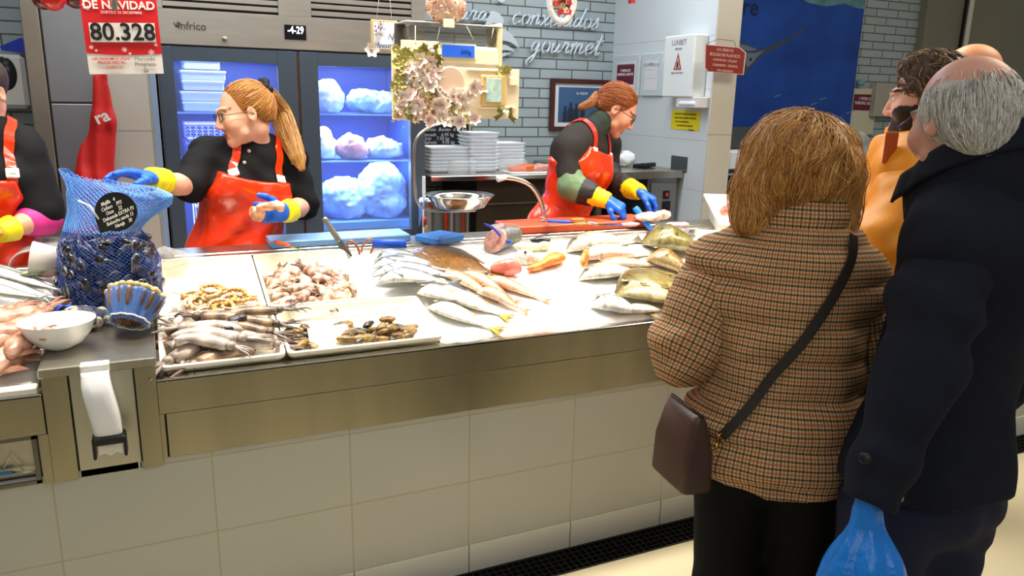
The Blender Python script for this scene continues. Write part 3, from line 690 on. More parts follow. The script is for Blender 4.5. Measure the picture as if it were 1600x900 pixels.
# framed team photograph
pf = thing('framed_picture', aty(906, 205, 4.98), 'dark wooden framed team photograph on the brick wall behind the bending worker', 'picture')
a = aty(862, 122, 4.97); c = aty(952, 205, 4.97); X0, X1, Z1, Z0 = a[0], aty(952, 124, 4.97)[0], a[2], aty(862, 205, 4.97)[2]
b = MB(); t = .033
for p, q in (((X0, Z0), (X0+t, Z1)), ((X1-t, Z0), (X1, Z1)), ((X0+t, Z1-t), (X1-t, Z1)), ((X0+t, Z0), (X1-t, Z0+t))): b.box((p[0], 4.965, p[1]), (q[0], 4.998, q[1]), bev=.004)
b.build('frame', M('dark_wood', '#4a241a', .35, noise=(12, .2)), pf)
b = MB(); b.box((X0+t, 4.985, Z0+t), (X1-t, 4.99, Z1-t)); b.build('mat_board', M('board_white', '#dfe4e6', .5), pf)
b = MB(); b.box((X0+t+.035, 4.981, Z0+t+.03), (X1-t-.02, 4.985, Z1-t-.025)); b.build('photograph', M('photo_blue', '#3d5f86', .4, noise=(3, .3)), pf)
text('caption', 'EL MEJOR', .022, ((X0+X1)/2+.02, 4.979, Z1-.10), (1, 0, 0), (0, 0, 1), M('print_white'), pf, th=.0003)
b = MB()
for i, (x, s_) in enumerate(((.10, .8), (.15, 1.), (.20, .95), (.26, .85))):
    o_ = A(X0+t+x*.9, 4.981, Z0+t+.032); b.prism([(-.024*s_, 0), (.024*s_, 0), (.022*s_, .09*s_), (.008, .11*s_), (-.008, .11*s_), (-.022*s_, .09*s_)], .001, o=o_-A(0, .001, 0)); b.sphere(o_+A(0, -.001, .125*s_), (.011, .001, .014), 10, 6)
b.build('group_of_people', M('photo_dark', '#1d2a3a', .5), pf)

# chalkboard
ck = thing('chalkboard', aty(700, 265, 4.9), 'black chalkboard with handwritten prices and a wooden edge, behind the scale pan', 'board')
a = aty(650, 185, 4.9); c = aty(735, 262, 4.9)
b = MB(); b.box((a[0], 4.9, c[2]-.05), (c[0]-.014, 4.92, a[2]+.03)); b.build('slate', M('slate', '#0d0e16', .6), ck)
b = MB(); b.box((c[0]-.014, 4.895, c[2]-.05), (c[0], 4.925, a[2]+.03), bev=.003); b.build('wooden_edge', M('pale_wood', '#c3a878', .5), ck)
for i, (s_, px_, py_) in enumerate((('Xurelo  Bonito  4.95 Kg', 695, 202.5), ('Pescada    6.95 kg', 684, 210.5), ('Lirio    7.50 kg', 681, 216.5), ('Salmón    9.95 kg', 686, 222.5), ('Pota grande    5€', 688, 229), ('Chocos', 672, 236))):
    text('chalk_line', s_, .031, aty(px_, py_, 4.898), (1, 0, 0), (0, 0, 1), M('chalk', '#cfd2da', .8), ck, th=.0003, shear=.3)

# ------------------------------------------------ back worktop with tray stacks
TZ = 1.205
wt = thing('steel_worktop', (1.85, 4.6, .22), 'steel back worktop with dark cabinet below, carrying the white tray stacks', 'worktop')
b = MB(); b.box((1.43, 4.22, TZ-.03), (2.42, 4.95, TZ), bev=.004); b.build('top', m_steel2, wt)
b = MB(); b.box((1.74, 4.28, .22), (2.40, 4.9, TZ-.03)); b.build('cabinet_body', M('brown_cabinet', '#4b4234', .4, .6, noise=(3, .15)), wt)
b = MB(); b.box((1.74, 4.272, 1.02), (2.40, 4.28, 1.028)); b.box((1.74, 4.272, TZ-.034), (2.40, 4.28, TZ-.03)); b.build('trim_line', m_steel, wt)
def trays(cx, cy, w, d, n, z, th, lab0, grp, rot=0.):
    proto = None
    for i in range(n):
        nm = 'foam_tray'
        if proto is None:
            b = MB(); b.grid(lambda u, v: (0, 0, 0), 1, 1) if False else None
            def pr_(ins, zz, r=.015):
                P = []
                for cx_, cy_, a0 in ((1, 1, 0), (-1, 1, 90), (-1, -1, 180), (1, -1, 270)):
                    for k in range(4):
                        a = R(a0+k*30); P.append((cx_*(w/2-ins-r)+r*math.cos(a), cy_*(d/2-ins-r)+r*math.sin(a), zz))
                return P
            rr = [pr_(0, th*.9), pr_(0, th), pr_(.008, th), pr_(.02, th*.3), pr_(.02, .001)]; rr = [pr_(.018, 0), pr_(.004, th*.75)]+rr
            vs = sum(rr, []); n_ = 16
            b.add(vs, [(i_*n_+j, i_*n_+(j+1) % n_, (i_+1)*n_+(j+1) % n_, (i_+1)*n_+j) for i_ in range(len(rr)-1) for j in range(n_)]+[tuple((len(rr)-1)*n_+j for j in range(n_)), tuple(range(n_))[::-1]])
            proto = b.build(nm, m_foam, loc=(0, 0, 0)); o = proto
        else: o = proto.copy(); COL.objects.link(o)
        o.location = (cx+random.gauss(0, .0015), cy, z+i*th*.80); o.rotation_euler = (0, 0, rot+random.gauss(0, .01))
        tag(o, lab0 % ('bottom one' if i == 0 else 'topmost' if i == n-1 else 'one of those between'), 'tray', grp)
a1 = aty(671, 265, 4.4); a2 = aty(740, 265, 4.4)
trays((a1[0]+a2[0])/2, 4.52, .27, .22, 7, TZ+.001, .026, 'white foam tray in the left, lower stack on the worktop, %s', 'left stack of foam trays')
trays(aty(756, 265, 4.4)[0], 4.50, .20, .22, 11, TZ+.001, .0265, 'white foam tray in the tallest stack on the worktop, %s', 'tallest stack of foam trays')
trays(aty(807, 260, 4.4)[0], 4.62, .24, .2, 8, TZ+.001, .0255, 'white foam tray in the right stack, nearest the bending worker, %s', 'right stack of foam trays')
for px_, lab in ((722, 'clear plastic tub left of the tallest tray stack'), (802, 'clear plastic tub in front of the right tray stack')):
    c = aty(px_, 268, 4.3); b = MB(); b.box((c[0]-.075, 4.25, TZ), (c[0]+.075, 4.36, TZ+.085), bev=.012); tag(b.build('plastic_tub', m_acryl), lab, 'tub')
c = aty(828, 270, 4.27)
b = MB(); b.box((c[0]-.14, 4.225, TZ), (c[0]+.14, 4.40, TZ+.012), bev=.004); tag(b.build('white_tray', m_white), 'flat white tray with orange fillets at the end of the worktop', 'tray')
for i, (dx, lab) in enumerate(((-.03, 'orange salmon fillet on the flat white tray'), (.07, 'pale pink fillet beside the salmon on the flat white tray'))):
    s = S(); s.ell((c[0]+dx-.02, 4.30, TZ+.026), (.085, .045, .022), k=.01); s.ell((c[0]+dx+.02, 4.29, TZ+.04), (.05, .04, .018), k=.02); s.disp = lambda P: .004*vnoise(P, 50, i)
    s.cut = lambda P: TZ+.0125-P[:, 2]
    tag(s.mesh(.006).build('fish_fillet', M('salmon' if i == 0 else 'pink_flesh', '#f07030' if i == 0 else '#d89a8c', .3, noise=(30, .15))), lab, 'fillet')
# steel bins under the pan
for px_, r_, lab, m_ in ((683, .105, 'polished steel drum standing by the fridge, behind the scale pan', m_steel2), (716, .07, 'narrow steel drum right of the larger polished drum', m_steel2)):
    c = aty(px_, 300, 4.05); b = MB(); b.lathe([(0, .22), (r_*.97, .22), (r_, .24), (r_, 1.05), (r_*1.04, 1.06), (r_*1.04, 1.085), (r_, 1.1), (r_*.8, 1.115), (0, 1.12)], (c[0], 4.05, 0), 36)
    tag(b.build('steel_drum', m_), lab, 'drum')
b = MB(); q = aty(663, 300, 4.0); b.box((q[0]-.008, 4.0, .6), (q[0]+.008, 4.012, 1.23), bev=.002); b.box((q[0]-.06, 3.985, .22), (q[0]+.06, 4.03, .6)); tag(b.build('squeegee_pole', m_white), 'thin white upright pole beside the fridge and the steel drums', 'pole')
# ================================================================ PEOPLE
m_paint = M('vertex_paint', '#ffffff', .6, vcol=True)
m_skin = M('skin', '#e0a888', .48, vcol=True, sss=.08)
m_hair = M('hair', '#a06830', .42, vcol=True, spec=.6)
def headgrp(c, F, U=(0, 0, 1), sc=1., skin='#dba184', lip='#b5584e', brow='#6b4a30', fat=1., beard=None, nosek=1.):
    """sdf + colour function of a head centred at c, facing F"""
    Mh = frame(F, U); c = A(*c)
    W = lambda x, y, z: c+Mh@(A(x, y, z)*sc)
    s = S(); e = lambda p, r, k=.015, neg=False, rot=None: s.ell(W(*p), A(*r)*sc, M3=Mh if rot is None else Mh@rot, k=k*sc, neg=neg)
    e((0, -.012, .035), (.075, .095, .086)); e((0, .03, -.04), (.056*fat, .060, .068), .03); e((0, .048, -.012), (.058, .048, .072), .02)
    s.cap(W(-.006, .076, -.094), W(.006, .076, -.094), .017*sc, k=.025*sc)
    s.cap(W(0, .094, .018), W(0, .112*nosek, -.026), .0075*sc, .0115*sc, k=.012*sc)
    for q in (-1, 1):
        e((q*.0115, .103, -.031), (.0085, .011, .008), .006)
        e((q*.040, .066, -.026), (.026*fat, .026, .028), .02)
        e((q*.031, .100, .012), (.017, .012, .011), .010, neg=True)
        e((q*.031, .083, .011), (.0135, .0125, .0125), .003)
        s.cap(W(q*.012, .095, .030), W(q*.046, .083, .031), .0085*sc, .006*sc, k=.014*sc)
        e((q*.076, -.004, -.002), (.010, .019, .031), .006, rot=rotz(q*-.25)); e((q*.084, .002, .002), (.006, .010, .018), .006, neg=True)
        s.cap(W(q*.050, .035, -.066), W(0, .072, -.092), .012*sc, k=.02*sc)
    s.cap(W(-.018, .088, -.061), W(.018, .088, -.061), .0062*sc, k=.007*sc); s.cap(W(-.015, .087, -.070), W(.015, .087, -.070), .0068*sc, k=.008*sc)
    s.cap(W(-.024, .100, -.0655), W(.024, .100, -.0655), .0022*sc, k=.004*sc, neg=True)
    sk, lp, bw = (A(*lin(q)) for q in (skin, lip, brow))
    def col(V):
        L = ((V-c)@Mh)/sc; n = len(V); C = np.tile(sk, (n, 1)); ax = np.abs(L[:, 0])
        blush = np.exp(-((ax-.042)**2+(L[:, 1]-.075)**2+(L[:, 2]+.025)**2)/.0006)+np.exp(-((L-A(0, .115, -.025))**2).sum(1)/.0003); C = mixc(C, sk*A(1.12, .72, .66), np.clip(blush*.6, 0, 1))
        m = np.clip(1-np.maximum(np.abs(L[:, 2]+.066)/.012, np.maximum(ax/.028, (.075-L[:, 1])/.004+1)), 0, 1); C = mixc(C, lp, np.clip(m*2.2, 0, .9))
        m = (np.abs(L[:, 2]-(.034-.12*(ax-.03)**2/.02)) < .0045) & (ax > .014) & (ax < .052) & (L[:, 1] > .06); C[m] = bw
        d = np.sqrt((ax-.031)**2+(L[:, 2]-.011)**2); ey = (L[:, 1] > .08) & (d < .013)
        C[ey & (np.abs(L[:, 2]-.011) < .0065)] = lin('#e6ddd6'); C[ey & (d < .0055)] = lin('#38281e'); C[ey & (np.abs(L[:, 2]-.0185) < .0022)] = bw*.4
        if beard is not None:
            bm = (L[:, 2] < -.043+.95*np.maximum(ax-.032, 0)) & (L[:, 1] > .004) & ~((np.abs(L[:, 2]+.066) < .008) & (ax < .022)) & ~((ax < .03) & (L[:, 2] > -.047))
            bm |= (np.abs(L[:, 2]+.050) < .007) & (ax < .034) & (L[:, 1] > .07)
            C[bm & (L[:, 2] > -.125)] = lin(beard)
        return C
    s.c = c; s.M = Mh; s.W = W; s.sc = sc; return s, col
def handsdf(wrist, d, n, th, curl=.5, spread=.08, sc=1., infl=0., curls=None, thumb=.5):
    """wrist point, direction d to the fingers, n = out of the back of the hand, th = towards the thumb side"""
    d = nrm(d); n = nrm(A(*n)-d*(A(*n)@d)); t = nrm(np.cross(d, n)); t = t if t@A(*th) > 0 else -t
    s = S(); w = A(*wrist); P = lambda a, b, c: w+(d*a+t*b+n*c)*sc
    g = infl
    s.cap(P(-.008, 0, 0), P(.012, 0, 0), .027*sc+g, .027*sc+g, .015, flat=.72, side=t)
    for b in (-.026, -.009, .009, .026): s.cap(P(.012, b*.75, 0), P(.078, b, 0), .0145*sc+g, .0125*sc+g, .016)
    L = ((.030, .040, .026, .020), (.010, .045, .030, .022), (-.010, .042, .028, .021), (-.028, .032, .022, .018))
    cs = curls or (curl, curl*1.05, curl*1.1, curl*1.2)
    for i, (b, l1, l2, l3) in enumerate(L):
        p = P(.082-.006*abs(i-1.2), b, .001); a = 0; sp = (1.5-i)*spread
        for j, l in enumerate((l1, l2, l3)):
            a += cs[i]*(1., 1.15, .8)[j]; dv = nrm(d*math.cos(sp)+t*math.sin(sp)); dv = dv*math.cos(a)-n*math.sin(a); q = p+dv*l*sc
            r0 = (.0092, .0085, .0078)[j]*sc+g*.8; s.cap(p, q, r0, r0*.93, .004); p = q
    p = P(.018, .022, -.006); dv = nrm(d*.72+t*.62-n*.3*thumb)
    for j, l in enumerate((.038, .032, .026)):
        q = p+dv*l*sc; r0 = (.0125, .0105, .0095)[j]*sc+g*.8; s.cap(p, q, r0, r0*.92, .008); p = q; dv = nrm(dv+d*.25-n*.35*thumb-t*.15)
    return s
class Person:
    def __init__(s, name, loc, label, **j):
        s.root = thing(name, loc, label, 'person'); s.j = {k: A(*v) for k, v in j.items()}; s.s = j
    def torso(s, S_, g=0., w=1., bust=0., k=.05, dpt=1.):
        j = s.j; X = nrm(j['shR']-j['shL']); up = nrm(j['neck']-j['pelvis']); F = nrm(np.cross(up, X)); X = np.cross(F, up); s.X, s.F, s.U = X, F, up
        Mt = np.array([X, F, up]).T; H = np.linalg.norm(j['neck']-j['pelvis']); P = lambda a: j['pelvis']+(j['neck']-j['pelvis'])*a
        mid = (j['shR']+j['shL'])/2; hs = np.linalg.norm(j['shR']-j['shL'])/2; s.Mt = Mt
        S_.ell(P(.70)+F*.005, (hs*.86*w+g, .110*dpt+g, .19+g), Mt, k); S_.ell(P(.36)+F*.01, (.142*w+g, .105*dpt+g, .16+g), Mt, k); S_.ell(P(.0), (.168*w+g, .118*dpt+g, .14+g), Mt, k)
        S_.cap(j['shR']*.93+mid*.07, j['shL']*.93+mid*.07, .050+g, .050+g, k); S_.cap(j['neck']-up*.02, mid-up*.04, .065+g, .09+g, k)
        for q in ('shR', 'shL'): S_.cap(j['neck']-up*.03, j[q], .042+g, .048+g, k)
        if bust:
            for q in (-1, 1): S_.ell(P(.62)+F*.085+X*q*.075, (.068+g, .055+g, .065+g), Mt, .04)
        return S_
    def arm(s, S_, q, g=0., upto=1., k=.03, r=(.050, .040, .036, .026), frm=0.):
        j = s.j; a, e, w_ = j['sh'+q], j['el'+q], j['wr'+q]
        a0 = a+(e-a)*frm
        if upto <= 1.: S_.cap(a0, a+(e-a)*upto, r[0]+g, r[0]+(r[1]-r[0])*upto+g, k)
        else:
            S_.cap(a0, e, r[0]+g, r[1]+g, k); f = upto-1; m = e+(w_-e)*min(.35, f); S_.cap(e, m, r[1]+g, r[2]*1.08+g, k)
            if f > .35: S_.cap(m, e+(w_-e)*f, r[2]*1.08+g, r[2]*1.08+(r[3]-r[2]*1.08)*(f-.35)/.65+g, k)
        return S_
    def legs(s, S_, g=0., k=.04, upto=1., r=(.088, .058, .040)):
        j = s.j
        for q in 'RL':
            hp, kn, an = j['hip'+q], j['knee'+q], j['ank'+q]
            S_.cap(hp, kn, r[0]+g, r[1]+g, k); S_.cap(kn, kn+(an-kn)*.3, r[1]+g, r[1]*1.0+g, k); S_.cap(kn+(an-kn)*.3, an, r[1]+g, r[2]+g, k)
        return S_
    def stand(s, floor=0., spread=.095, F=None):
        p = s.j['pelvis']; F = s.F if F is None else F; X = nrm(A(s.X[0], s.X[1], 0)); h = p[2]-floor
        for q, sg in (('R', 1), ('L', -1)):
            s.j['hip'+q] = p+X*sg*.085-A(0, 0, .06); s.j['ank'+q] = A(*(p+X*sg*spread)[:2], floor+.075); s.j['knee'+q] = s.j['hip'+q]*.5+s.j['ank'+q]*.5+A(0, 0, .02)+A(F[0], F[1], 0)*.015
    def shoes(s, mat, name='shoe', F=None, sole=None):
        F = nrm(A(s.F[0], s.F[1], 0)) if F is None else nrm(F)
        for q in 'RL':
            a = s.j['ank'+q]; z = a[2]-.075
            S_ = S(); S_.cap(a, a-A(0, 0, .02), .045, .048, .02); S_.cap(A(a[0], a[1], z+.04)-F*.035, A(a[0], a[1], z+.034)+F*.13, .038, .034, .02, flat=.85, side=np.cross(F, (0, 0, 1)))
            S_.cut = lambda P, z=z: z+.001-P[:, 2]
            S_.mesh(.008).build(name, mat, s.root)
    def body(s, hd, hcol, skin, hands=(), g=0., legs=True, h=.013, w=1.):
        S_ = S(); s.torso(S_, -.006, w=w); s.arm(S_, 'R', -.002, 2.); s.arm(S_, 'L', -.002, 2.)
        if legs: s.legs(S_, -.004, r=(.070, .052, .038))
        hc = hd.c; nb = s.j['neck']; S_.cap(hc+hd.M@A(0, -.03, -.055)*hd.sc, nb-s.U*.01, .052, .058, .03)
        mb = S_.mesh(h, col=A(*lin(skin)))
        hd.cap(hc+hd.M@A(0, -.022, -.05)*hd.sc, hc+(nb-hc)*.8, .050, .052, k=.02)
        hd.mesh(.0042, mb=mb, col=hcol)
        for hs in hands: hs.mesh(.0045, mb=mb, col=A(*lin(skin)))
        return mb.build('body', m_skin, s.root)
def strands(sdf, seeds, field, n=12, step=.012, r=.0011, cols=((.3, .2, .1),), lift=.001, jit=.3, seed=0, mb=None, taper=.35, var=.15):
    """hair strands grown over an implicit surface following a direction field"""
    rg = np.random.default_rng(seed); P = seeds.copy(); e = .002; path = [P.copy()]; jd = rg.normal(0, jit, P.shape)
    def gr(P):
        b = sdf.ev(P); return np.stack([sdf.ev(P+A(e, 0, 0))-b, sdf.ev(P+A(0, e, 0))-b, sdf.ev(P+A(0, 0, e))-b], 1)/e, b
    for i in range(n):
        G, b = gr(P); G /= np.linalg.norm(G, axis=1)[:, None]+1e-9
        d = field(P)+jd*(.5+.5*np.sin(i*.5+jd[:, :1]*9)); d = d-G*(d*G).sum(1)[:, None]; d /= np.linalg.norm(d, axis=1)[:, None]+1e-9
        P = P+d*step; G, b = gr(P); G /= np.linalg.norm(G, axis=1)[:, None]+1e-9; P = P-G*(b-lift-rg.uniform(0, .0015, len(P)))[:, None]*.9; path.append(P.copy())
    path = np.array(path); k = len(path); N = path.shape[1]; cols = np.array(cols, float)
    T = np.gradient(path, axis=0); T /= np.linalg.norm(T, axis=2)[..., None]+1e-9
    ref = rg.normal(0, 1, (1, N, 3)); u = np.cross(T, ref); u /= np.linalg.norm(u, axis=2)[..., None]+1e-9; w = np.cross(T, u)
    rr = (r*rg.uniform(.6, 1.4, N))[None, :, None]*(1-(1-taper)*np.linspace(0, 1, k)**2)[:, None, None]
    V = np.stack([path+rr*(math.cos(a)*u+math.sin(a)*w) for a in (0, 2.094, 4.189)], 2)   # k,N,3,3
    V = V.transpose(1, 0, 2, 3).reshape(-1, 3)
    ci = cols[rg.integers(0, len(cols), N)]*(1+rg.normal(0, var, N))[:, None].clip(.4, 1.8); C = np.repeat(ci, k*3, 0)
    fs = []
    base = (np.arange(N)*k*3)[:, None, None]+(np.arange(k-1)*3)[None, :, None]
    for a in range(3): fs.append(np.stack([base+a, base+(a+1) % 3, base+3+(a+1) % 3, base+3+a], -1).reshape(-1, 4))
    if mb is None: mb = MB()
    mb.add(V, np.vstack(fs).tolist(), C); return mb
def surf_seeds(mb0, N, seed=0, cond=None):
    V = np.array(mb0.v); rg = np.random.default_rng(seed)
    if cond is not None: V = V[cond(V)]
    return V[rg.integers(0, len(V), N)]+rg.normal(0, .003, (N, 3))
def glasses(par, hd, mat, rim=.0016):
    t = None; b = MB(); W = hd.W
    for q in (-1, 1):
        P = [W(q*.033+.023*math.cos(a)*(1 if abs(math.cos(a)) < 9 else 1), .108-.006*abs(math.cos(a)), .006+.0165*math.sin(a)) for a in np.linspace(0, 2*math.pi, 20, endpoint=False)]
        b.tube(P, rim, 6, closed=True); b.tube([W(q*.056, .104, .012), W(q*.075, .09, .012), W(q*.083, .01, .008), W(q*.082, -.012, -.004)], rim, 6)
    b.tube(spl([W(-.010, .110, .010), W(0, .114, .013), W(.010, .110, .010)], 8), rim, 6); g = b.build('glasses', mat, par)
    b = MB()
    for q in (-1, 1):
        c = W(q*.033, .106, .006); vs = [c]+[W(q*.033+.022*math.cos(a), .1075-.006*abs(math.cos(a)), .006+.0155*math.sin(a)) for a in np.linspace(0, 2*math.pi, 20, endpoint=False)]
        b.add(vs, [(0, 1+i, 1+(i+1) % 20) for i in range(20)])
    b.build('lenses', M('lens_glass', '#cfd8dc', .05, alpha=.15), g)
SKF = '#e2a98a'
m_shirt = M('black_cotton', '#141416', .8, noise=(9, .15), spec=.25)
m_apron = M('orange_vinyl', '#ee3a0e', .22, noise=(7, .08), bump=(14, .5, .012), coat=.5)
m_blue = M('blue_nitrile', '#1e62d2', .32, bump=(120, .2, .002)); m_yel = M('yellow_rubber', '#f2df16', .42, bump=(60, .15, .002))
m_frame = M('dark_frame', '#14161c', .3)
def apron(p, top, wtop, bot, name='apron', seed=0, side=.175, back=-.035, g=.022, strapR=None, strapL=None, w=1., dpt=1., bust=1., curve=1., fl=.06):
    """vinyl bib apron wrapped round the front of the torso"""
    s = S(); p.torso(s, g, w=w, bust=bust, dpt=dpt); j = p.j; X, F, U = p.X, p.F, p.U; pv = j['pelvis']
    s.cap(pv+F*.02, pv+F*.03-A(0, 0, .35), .155*w, .17*w, .05, flat=.75, side=X)
    L = lambda P: ((P-pv)@X, (P-pv)@F, (P-pv)@U)
    def cut(P):
        x, f, u = L(P); ax = np.abs(x)
        tt = np.clip((top-u)/.20, 0, 1); wid = wtop+(side-wtop)*(tt**1.3)*curve
        return np.maximum(np.maximum(ax-wid, u-top+.006*np.cos(x*20)), np.maximum(back-f-.25*np.clip(.15-u, 0, .3), bot-u))
    s.cut = cut
    def disp(P):
        x, f, u = L(P); lo = np.clip((.32-u)/.3, 0, 1)
        return .007*lo*np.sin((x*.9+u*.55)*48+3*vnoise(P, 4, seed))+.006*vnoise(P, 7, seed+1)+.003*vnoise(P, 18, seed+2)
    s.disp = disp
    ap = s.mesh(.0085).build(name, m_apron, p.root)
    return ap, s
def strap(p, ap, sdf, pts, mat=m_apron, buckle=None, wd=.016):
    P = spl(pts, 24); e = .003; out = []
    for q in P:
        for _ in range(4):
            d = sdf.ev(q[None])[0]; g = A(*[sdf.ev((q+A(*[e if i == a else 0 for i in range(3)]))[None])[0]-d for a in range(3)]); g = nrm(g); q = q-g*(d-.006)
        out.append((q, g))
    b = MB(); vs = []; n = len(out)
    for i, (q, g) in enumerate(out):
        t = nrm(out[min(i+1, n-1)][0]-out[max(i-1, 0)][0]); sd = nrm(np.cross(t, g))
        for a_, b_ in ((-1, -1), (1, -1), (1, 1), (-1, 1)): vs.append(q+sd*a_*wd+g*b_*.0022)
    b.add(vs, [(i*4+k, i*4+(k+1) % 4, (i+1)*4+(k+1) % 4, (i+1)*4+k) for i in range(n-1) for k in range(4)]+[(0, 3, 2, 1), ((n-1)*4, (n-1)*4+1, (n-1)*4+2, (n-1)*4+3)], None, False)
    st = b.build('strap', mat, ap)
    if buckle is not None:
        q, g = out[int(buckle*(n-1))]; t = nrm(out[int(buckle*(n-1))+1][0]-q); sd = np.cross(t, g); Mb = np.array([sd, t, g]).T
        b = MB(); b.box((-wd*1.25, -.017, -.004), (wd*1.25, .017, .007), bev=.003, M3=Mb, o=q+g*.003); b.box((-wd*.8, -.004, .006), (wd*.8, .008, .010), bev=.002, M3=Mb, o=q+g*.003); b.build('buckle', M('white_plastic'), ap)
def glove(p, hs, q, wr, fore, cuff=(.022, .045), cl=.10, mat=m_blue, nm='glove'):
    g = hs.mesh(.0042).build(nm, mat, p.root)
    if fore is not None:
        d = nrm(fore-wr); s = S(); s.cap(wr-d*.005, wr+d*cl, .041, cuff[1]+.003, .01); s.disp = lambda P: .0025*vnoise(P, 30, 3)+.0015*np.sin(((P-wr)@d)*260); 
        s.cut = lambda P: np.maximum(((P-wr)@d)-cl, -.012-((P-wr)@d))
        s.mesh(.0055).build('glove_cuff', m_yel, g)

# ------------------------------------------------ worker reaching for the mussel bag
Y1 = 3.38
rtH = nrm(A(RT[0], RT[1], 0)); fwH = nrm(A(FWD[0], FWD[1], 0))
w1 = Person('person', aty(370, 420, Y1)*A(1, 1, 0)+A(0, 0, .22), 'worker in black T-shirt and orange apron, long ponytail, reaching for the net bag',
    neck=aty(394, 222, Y1+.01), shR=aty(322, 243, Y1), shL=aty(452, 247, Y1+.05), elR=aty(296, 292, Y1-.10), wrR=aty(236, 280, 3.00), elL=aty(474, 322, Y1+.02), wrL=aty(446, 331, 3.06), pelvis=aty(368, 398, Y1+.02))
S_ = S(); w1.torso(S_); w1.stand(.22)
F1 = nrm(-rtH*.80-fwH*.58-A(0, 0, .20)); hc1 = aty(383, 179, Y1-.07)
h1_, hcol1 = headgrp(hc1, F1, nrm(A(0, 0, 1)-rtH*.14), 1.03, '#e6ad90', '#c4574c', '#9a6a44')
hR = handsdf(aty(233, 278, 2.985), aty(196, 268, 2.93)-aty(233, 278, 2.985), (0, 0, 1), -fwH-A(0, 0, .2), curls=(.15, .25, .35, .5), spread=.05, thumb=.7)
hL = handsdf(aty(444, 331, 3.055), aty(408, 333, 2.97)-aty(444, 331, 3.055), fwH*-1+A(0, 0, .1), A(0, 0, 1), curls=(.85, 1.0, 1.05, 1.1), spread=.02, thumb=.6)
w1.body(h1_, hcol1, '#e6ad90', (hR, hL))
s = S(); w1.torso(s, .010, bust=1.); w1.arm(s, 'R', .022, .93, r=(.052, .052, .04, .03)); w1.arm(s, 'L', .022, .95, r=(.052, .052, .04, .03))
s.disp = lambda P: .009*vnoise(P, 8, 1)+.004*np.abs(vnoise(P, 16, 2))*2-.004+.003*np.sin(60*(P[:, 2]+.6*P[:, 0])+5*vnoise(P, 5, 3)); sh = s.mesh(.009).build('shirt', m_shirt, w1.root)
s2 = S(); nb = w1.j['neck']; s2.cap(nb-w1.U*.015, nb+w1.U*.028, .070, .062, .01); s2.cut = lambda P: np.maximum((P-nb)@w1.U-.032, -.04-(P-nb)@w1.U); s2.mesh(.007).build('collar', M('plum_cloth', '#3b2838', .7), sh)
for px_, py_ in ((389, 236), (382, 254)):
    q = aty(px_, py_, 3.05)
    for _ in range(30): q = q-nrm(q-CAM)*-1*max(s.ev(q[None])[0], 0)*.9
    b = MB(); b.lathe([(0, .003), (.006, .003), (.0075, .001), (.0075, -.002)], q, 14, ax=-nrm(q-CAM)); b.build('button', M('button_grey', '#b9a7a0', .3), sh)
ap, aps = apron(w1, .345, .140, -.5, seed=4, side=.25, back=-.06, g=.034)
X, F, U = w1.X, w1.F, w1.U; pv = w1.j['pelvis']
strap(w1, ap, s, [pv+U*.325+F*.16+X*.10, pv+U*.40+F*.14+X*.095, nb+X*.065+U*.0+F*.03, nb+X*.055-F*.09-U*.05], buckle=.22)
strap(w1, ap, s, [pv+U*.325+F*.16-X*.10, pv+U*.40+F*.14-X*.105, nb-X*.085-U*.0+F*.03, nb-X*.08-F*.09-U*.05], buckle=.22)
hRg = handsdf(aty(233, 278, 2.985), aty(196, 268, 2.93)-aty(233, 278, 2.985), (0, 0, 1), -fwH-A(0, 0, .2), curls=(.15, .25, .35, .5), spread=.05, infl=.0025, thumb=.7)
hLg = handsdf(aty(444, 331, 3.055), aty(408, 333, 2.97)-aty(444, 331, 3.055), fwH*-1+A(0, 0, .1), A(0, 0, 1), curls=(.85, 1.0, 1.05, 1.1), spread=.02, infl=.0025, thumb=.6)
glove(w1, hRg, 'R', w1.j['wrR'], w1.j['elR']); glove(w1, hLg, 'L', w1.j['wrL'], w1.j['elL'], cl=.075)
# hair drawn back into a ponytail
hd = h1_; hs = S(); W = hd.W
hs.ell(W(0, -.022, .042), A(.082, .098, .087)*1.03, hd.M, .01); hs.ell(W(0, -.075, .010), (.068, .045, .075), hd.M, .03)
hs.cut = lambda P: (lambda L: np.maximum(.0-(-(L[:, 1]-.035-.30*(L[:, 2]-.03))), -.042-L[:, 2]+.5*np.maximum(L[:, 1]+.02, 0)*2))(((P-hd.c)@hd.M)/hd.sc)
cols1 = [lin(c) for c in ('#c8863a', '#b27430', '#dda254', '#9a6028', '#d08e44')]
hm = hs.mesh(.005, col=A(*lin('#9c5f24')))
tie = W(0, -.105, .075)
fld = lambda P: (tie-P)/(np.linalg.norm(tie-P, axis=1)[:, None]+1e-6)
strands(hs, surf_seeds(hm, 1300, 1), fld, 9, .010, .0011, cols1, mb=hm, jit=.12); hair = hm.build('hair', m_hair, w1.root)
pt = [tie, aty(436, 172, Y1+.09), aty(448, 205, Y1+.03), aty(461, 236, Y1-.05), aty(471, 262, Y1-.10)]
ps = S(); pp = spl(pt, 16); ps.chain(pp, [.024+.018*math.sin(min(1, i/len(pp)*1.3)*3.0) if i < len(pp)*.85 else .012 for i in range(len(pp))], .01)
pm = ps.mesh(.005, col=A(*lin('#a8702f')))
fdn = lambda P: np.array([nrm(pp[min(len(pp)-1, np.argmin(((pp-q)**2).sum(1))+1)]-pp[max(0, np.argmin(((pp-q)**2).sum(1))-1)]) for q in P])
strands(ps, surf_seeds(pm, 500, 2), fdn, 14, .012, .0012, [lin(c) for c in ('#c98f42', '#dba85c', '#b27a33', '#e0b36c', '#96602a')], mb=pm, jit=.10, lift=.002); pm.build('ponytail', m_hair, hair)
b = MB()
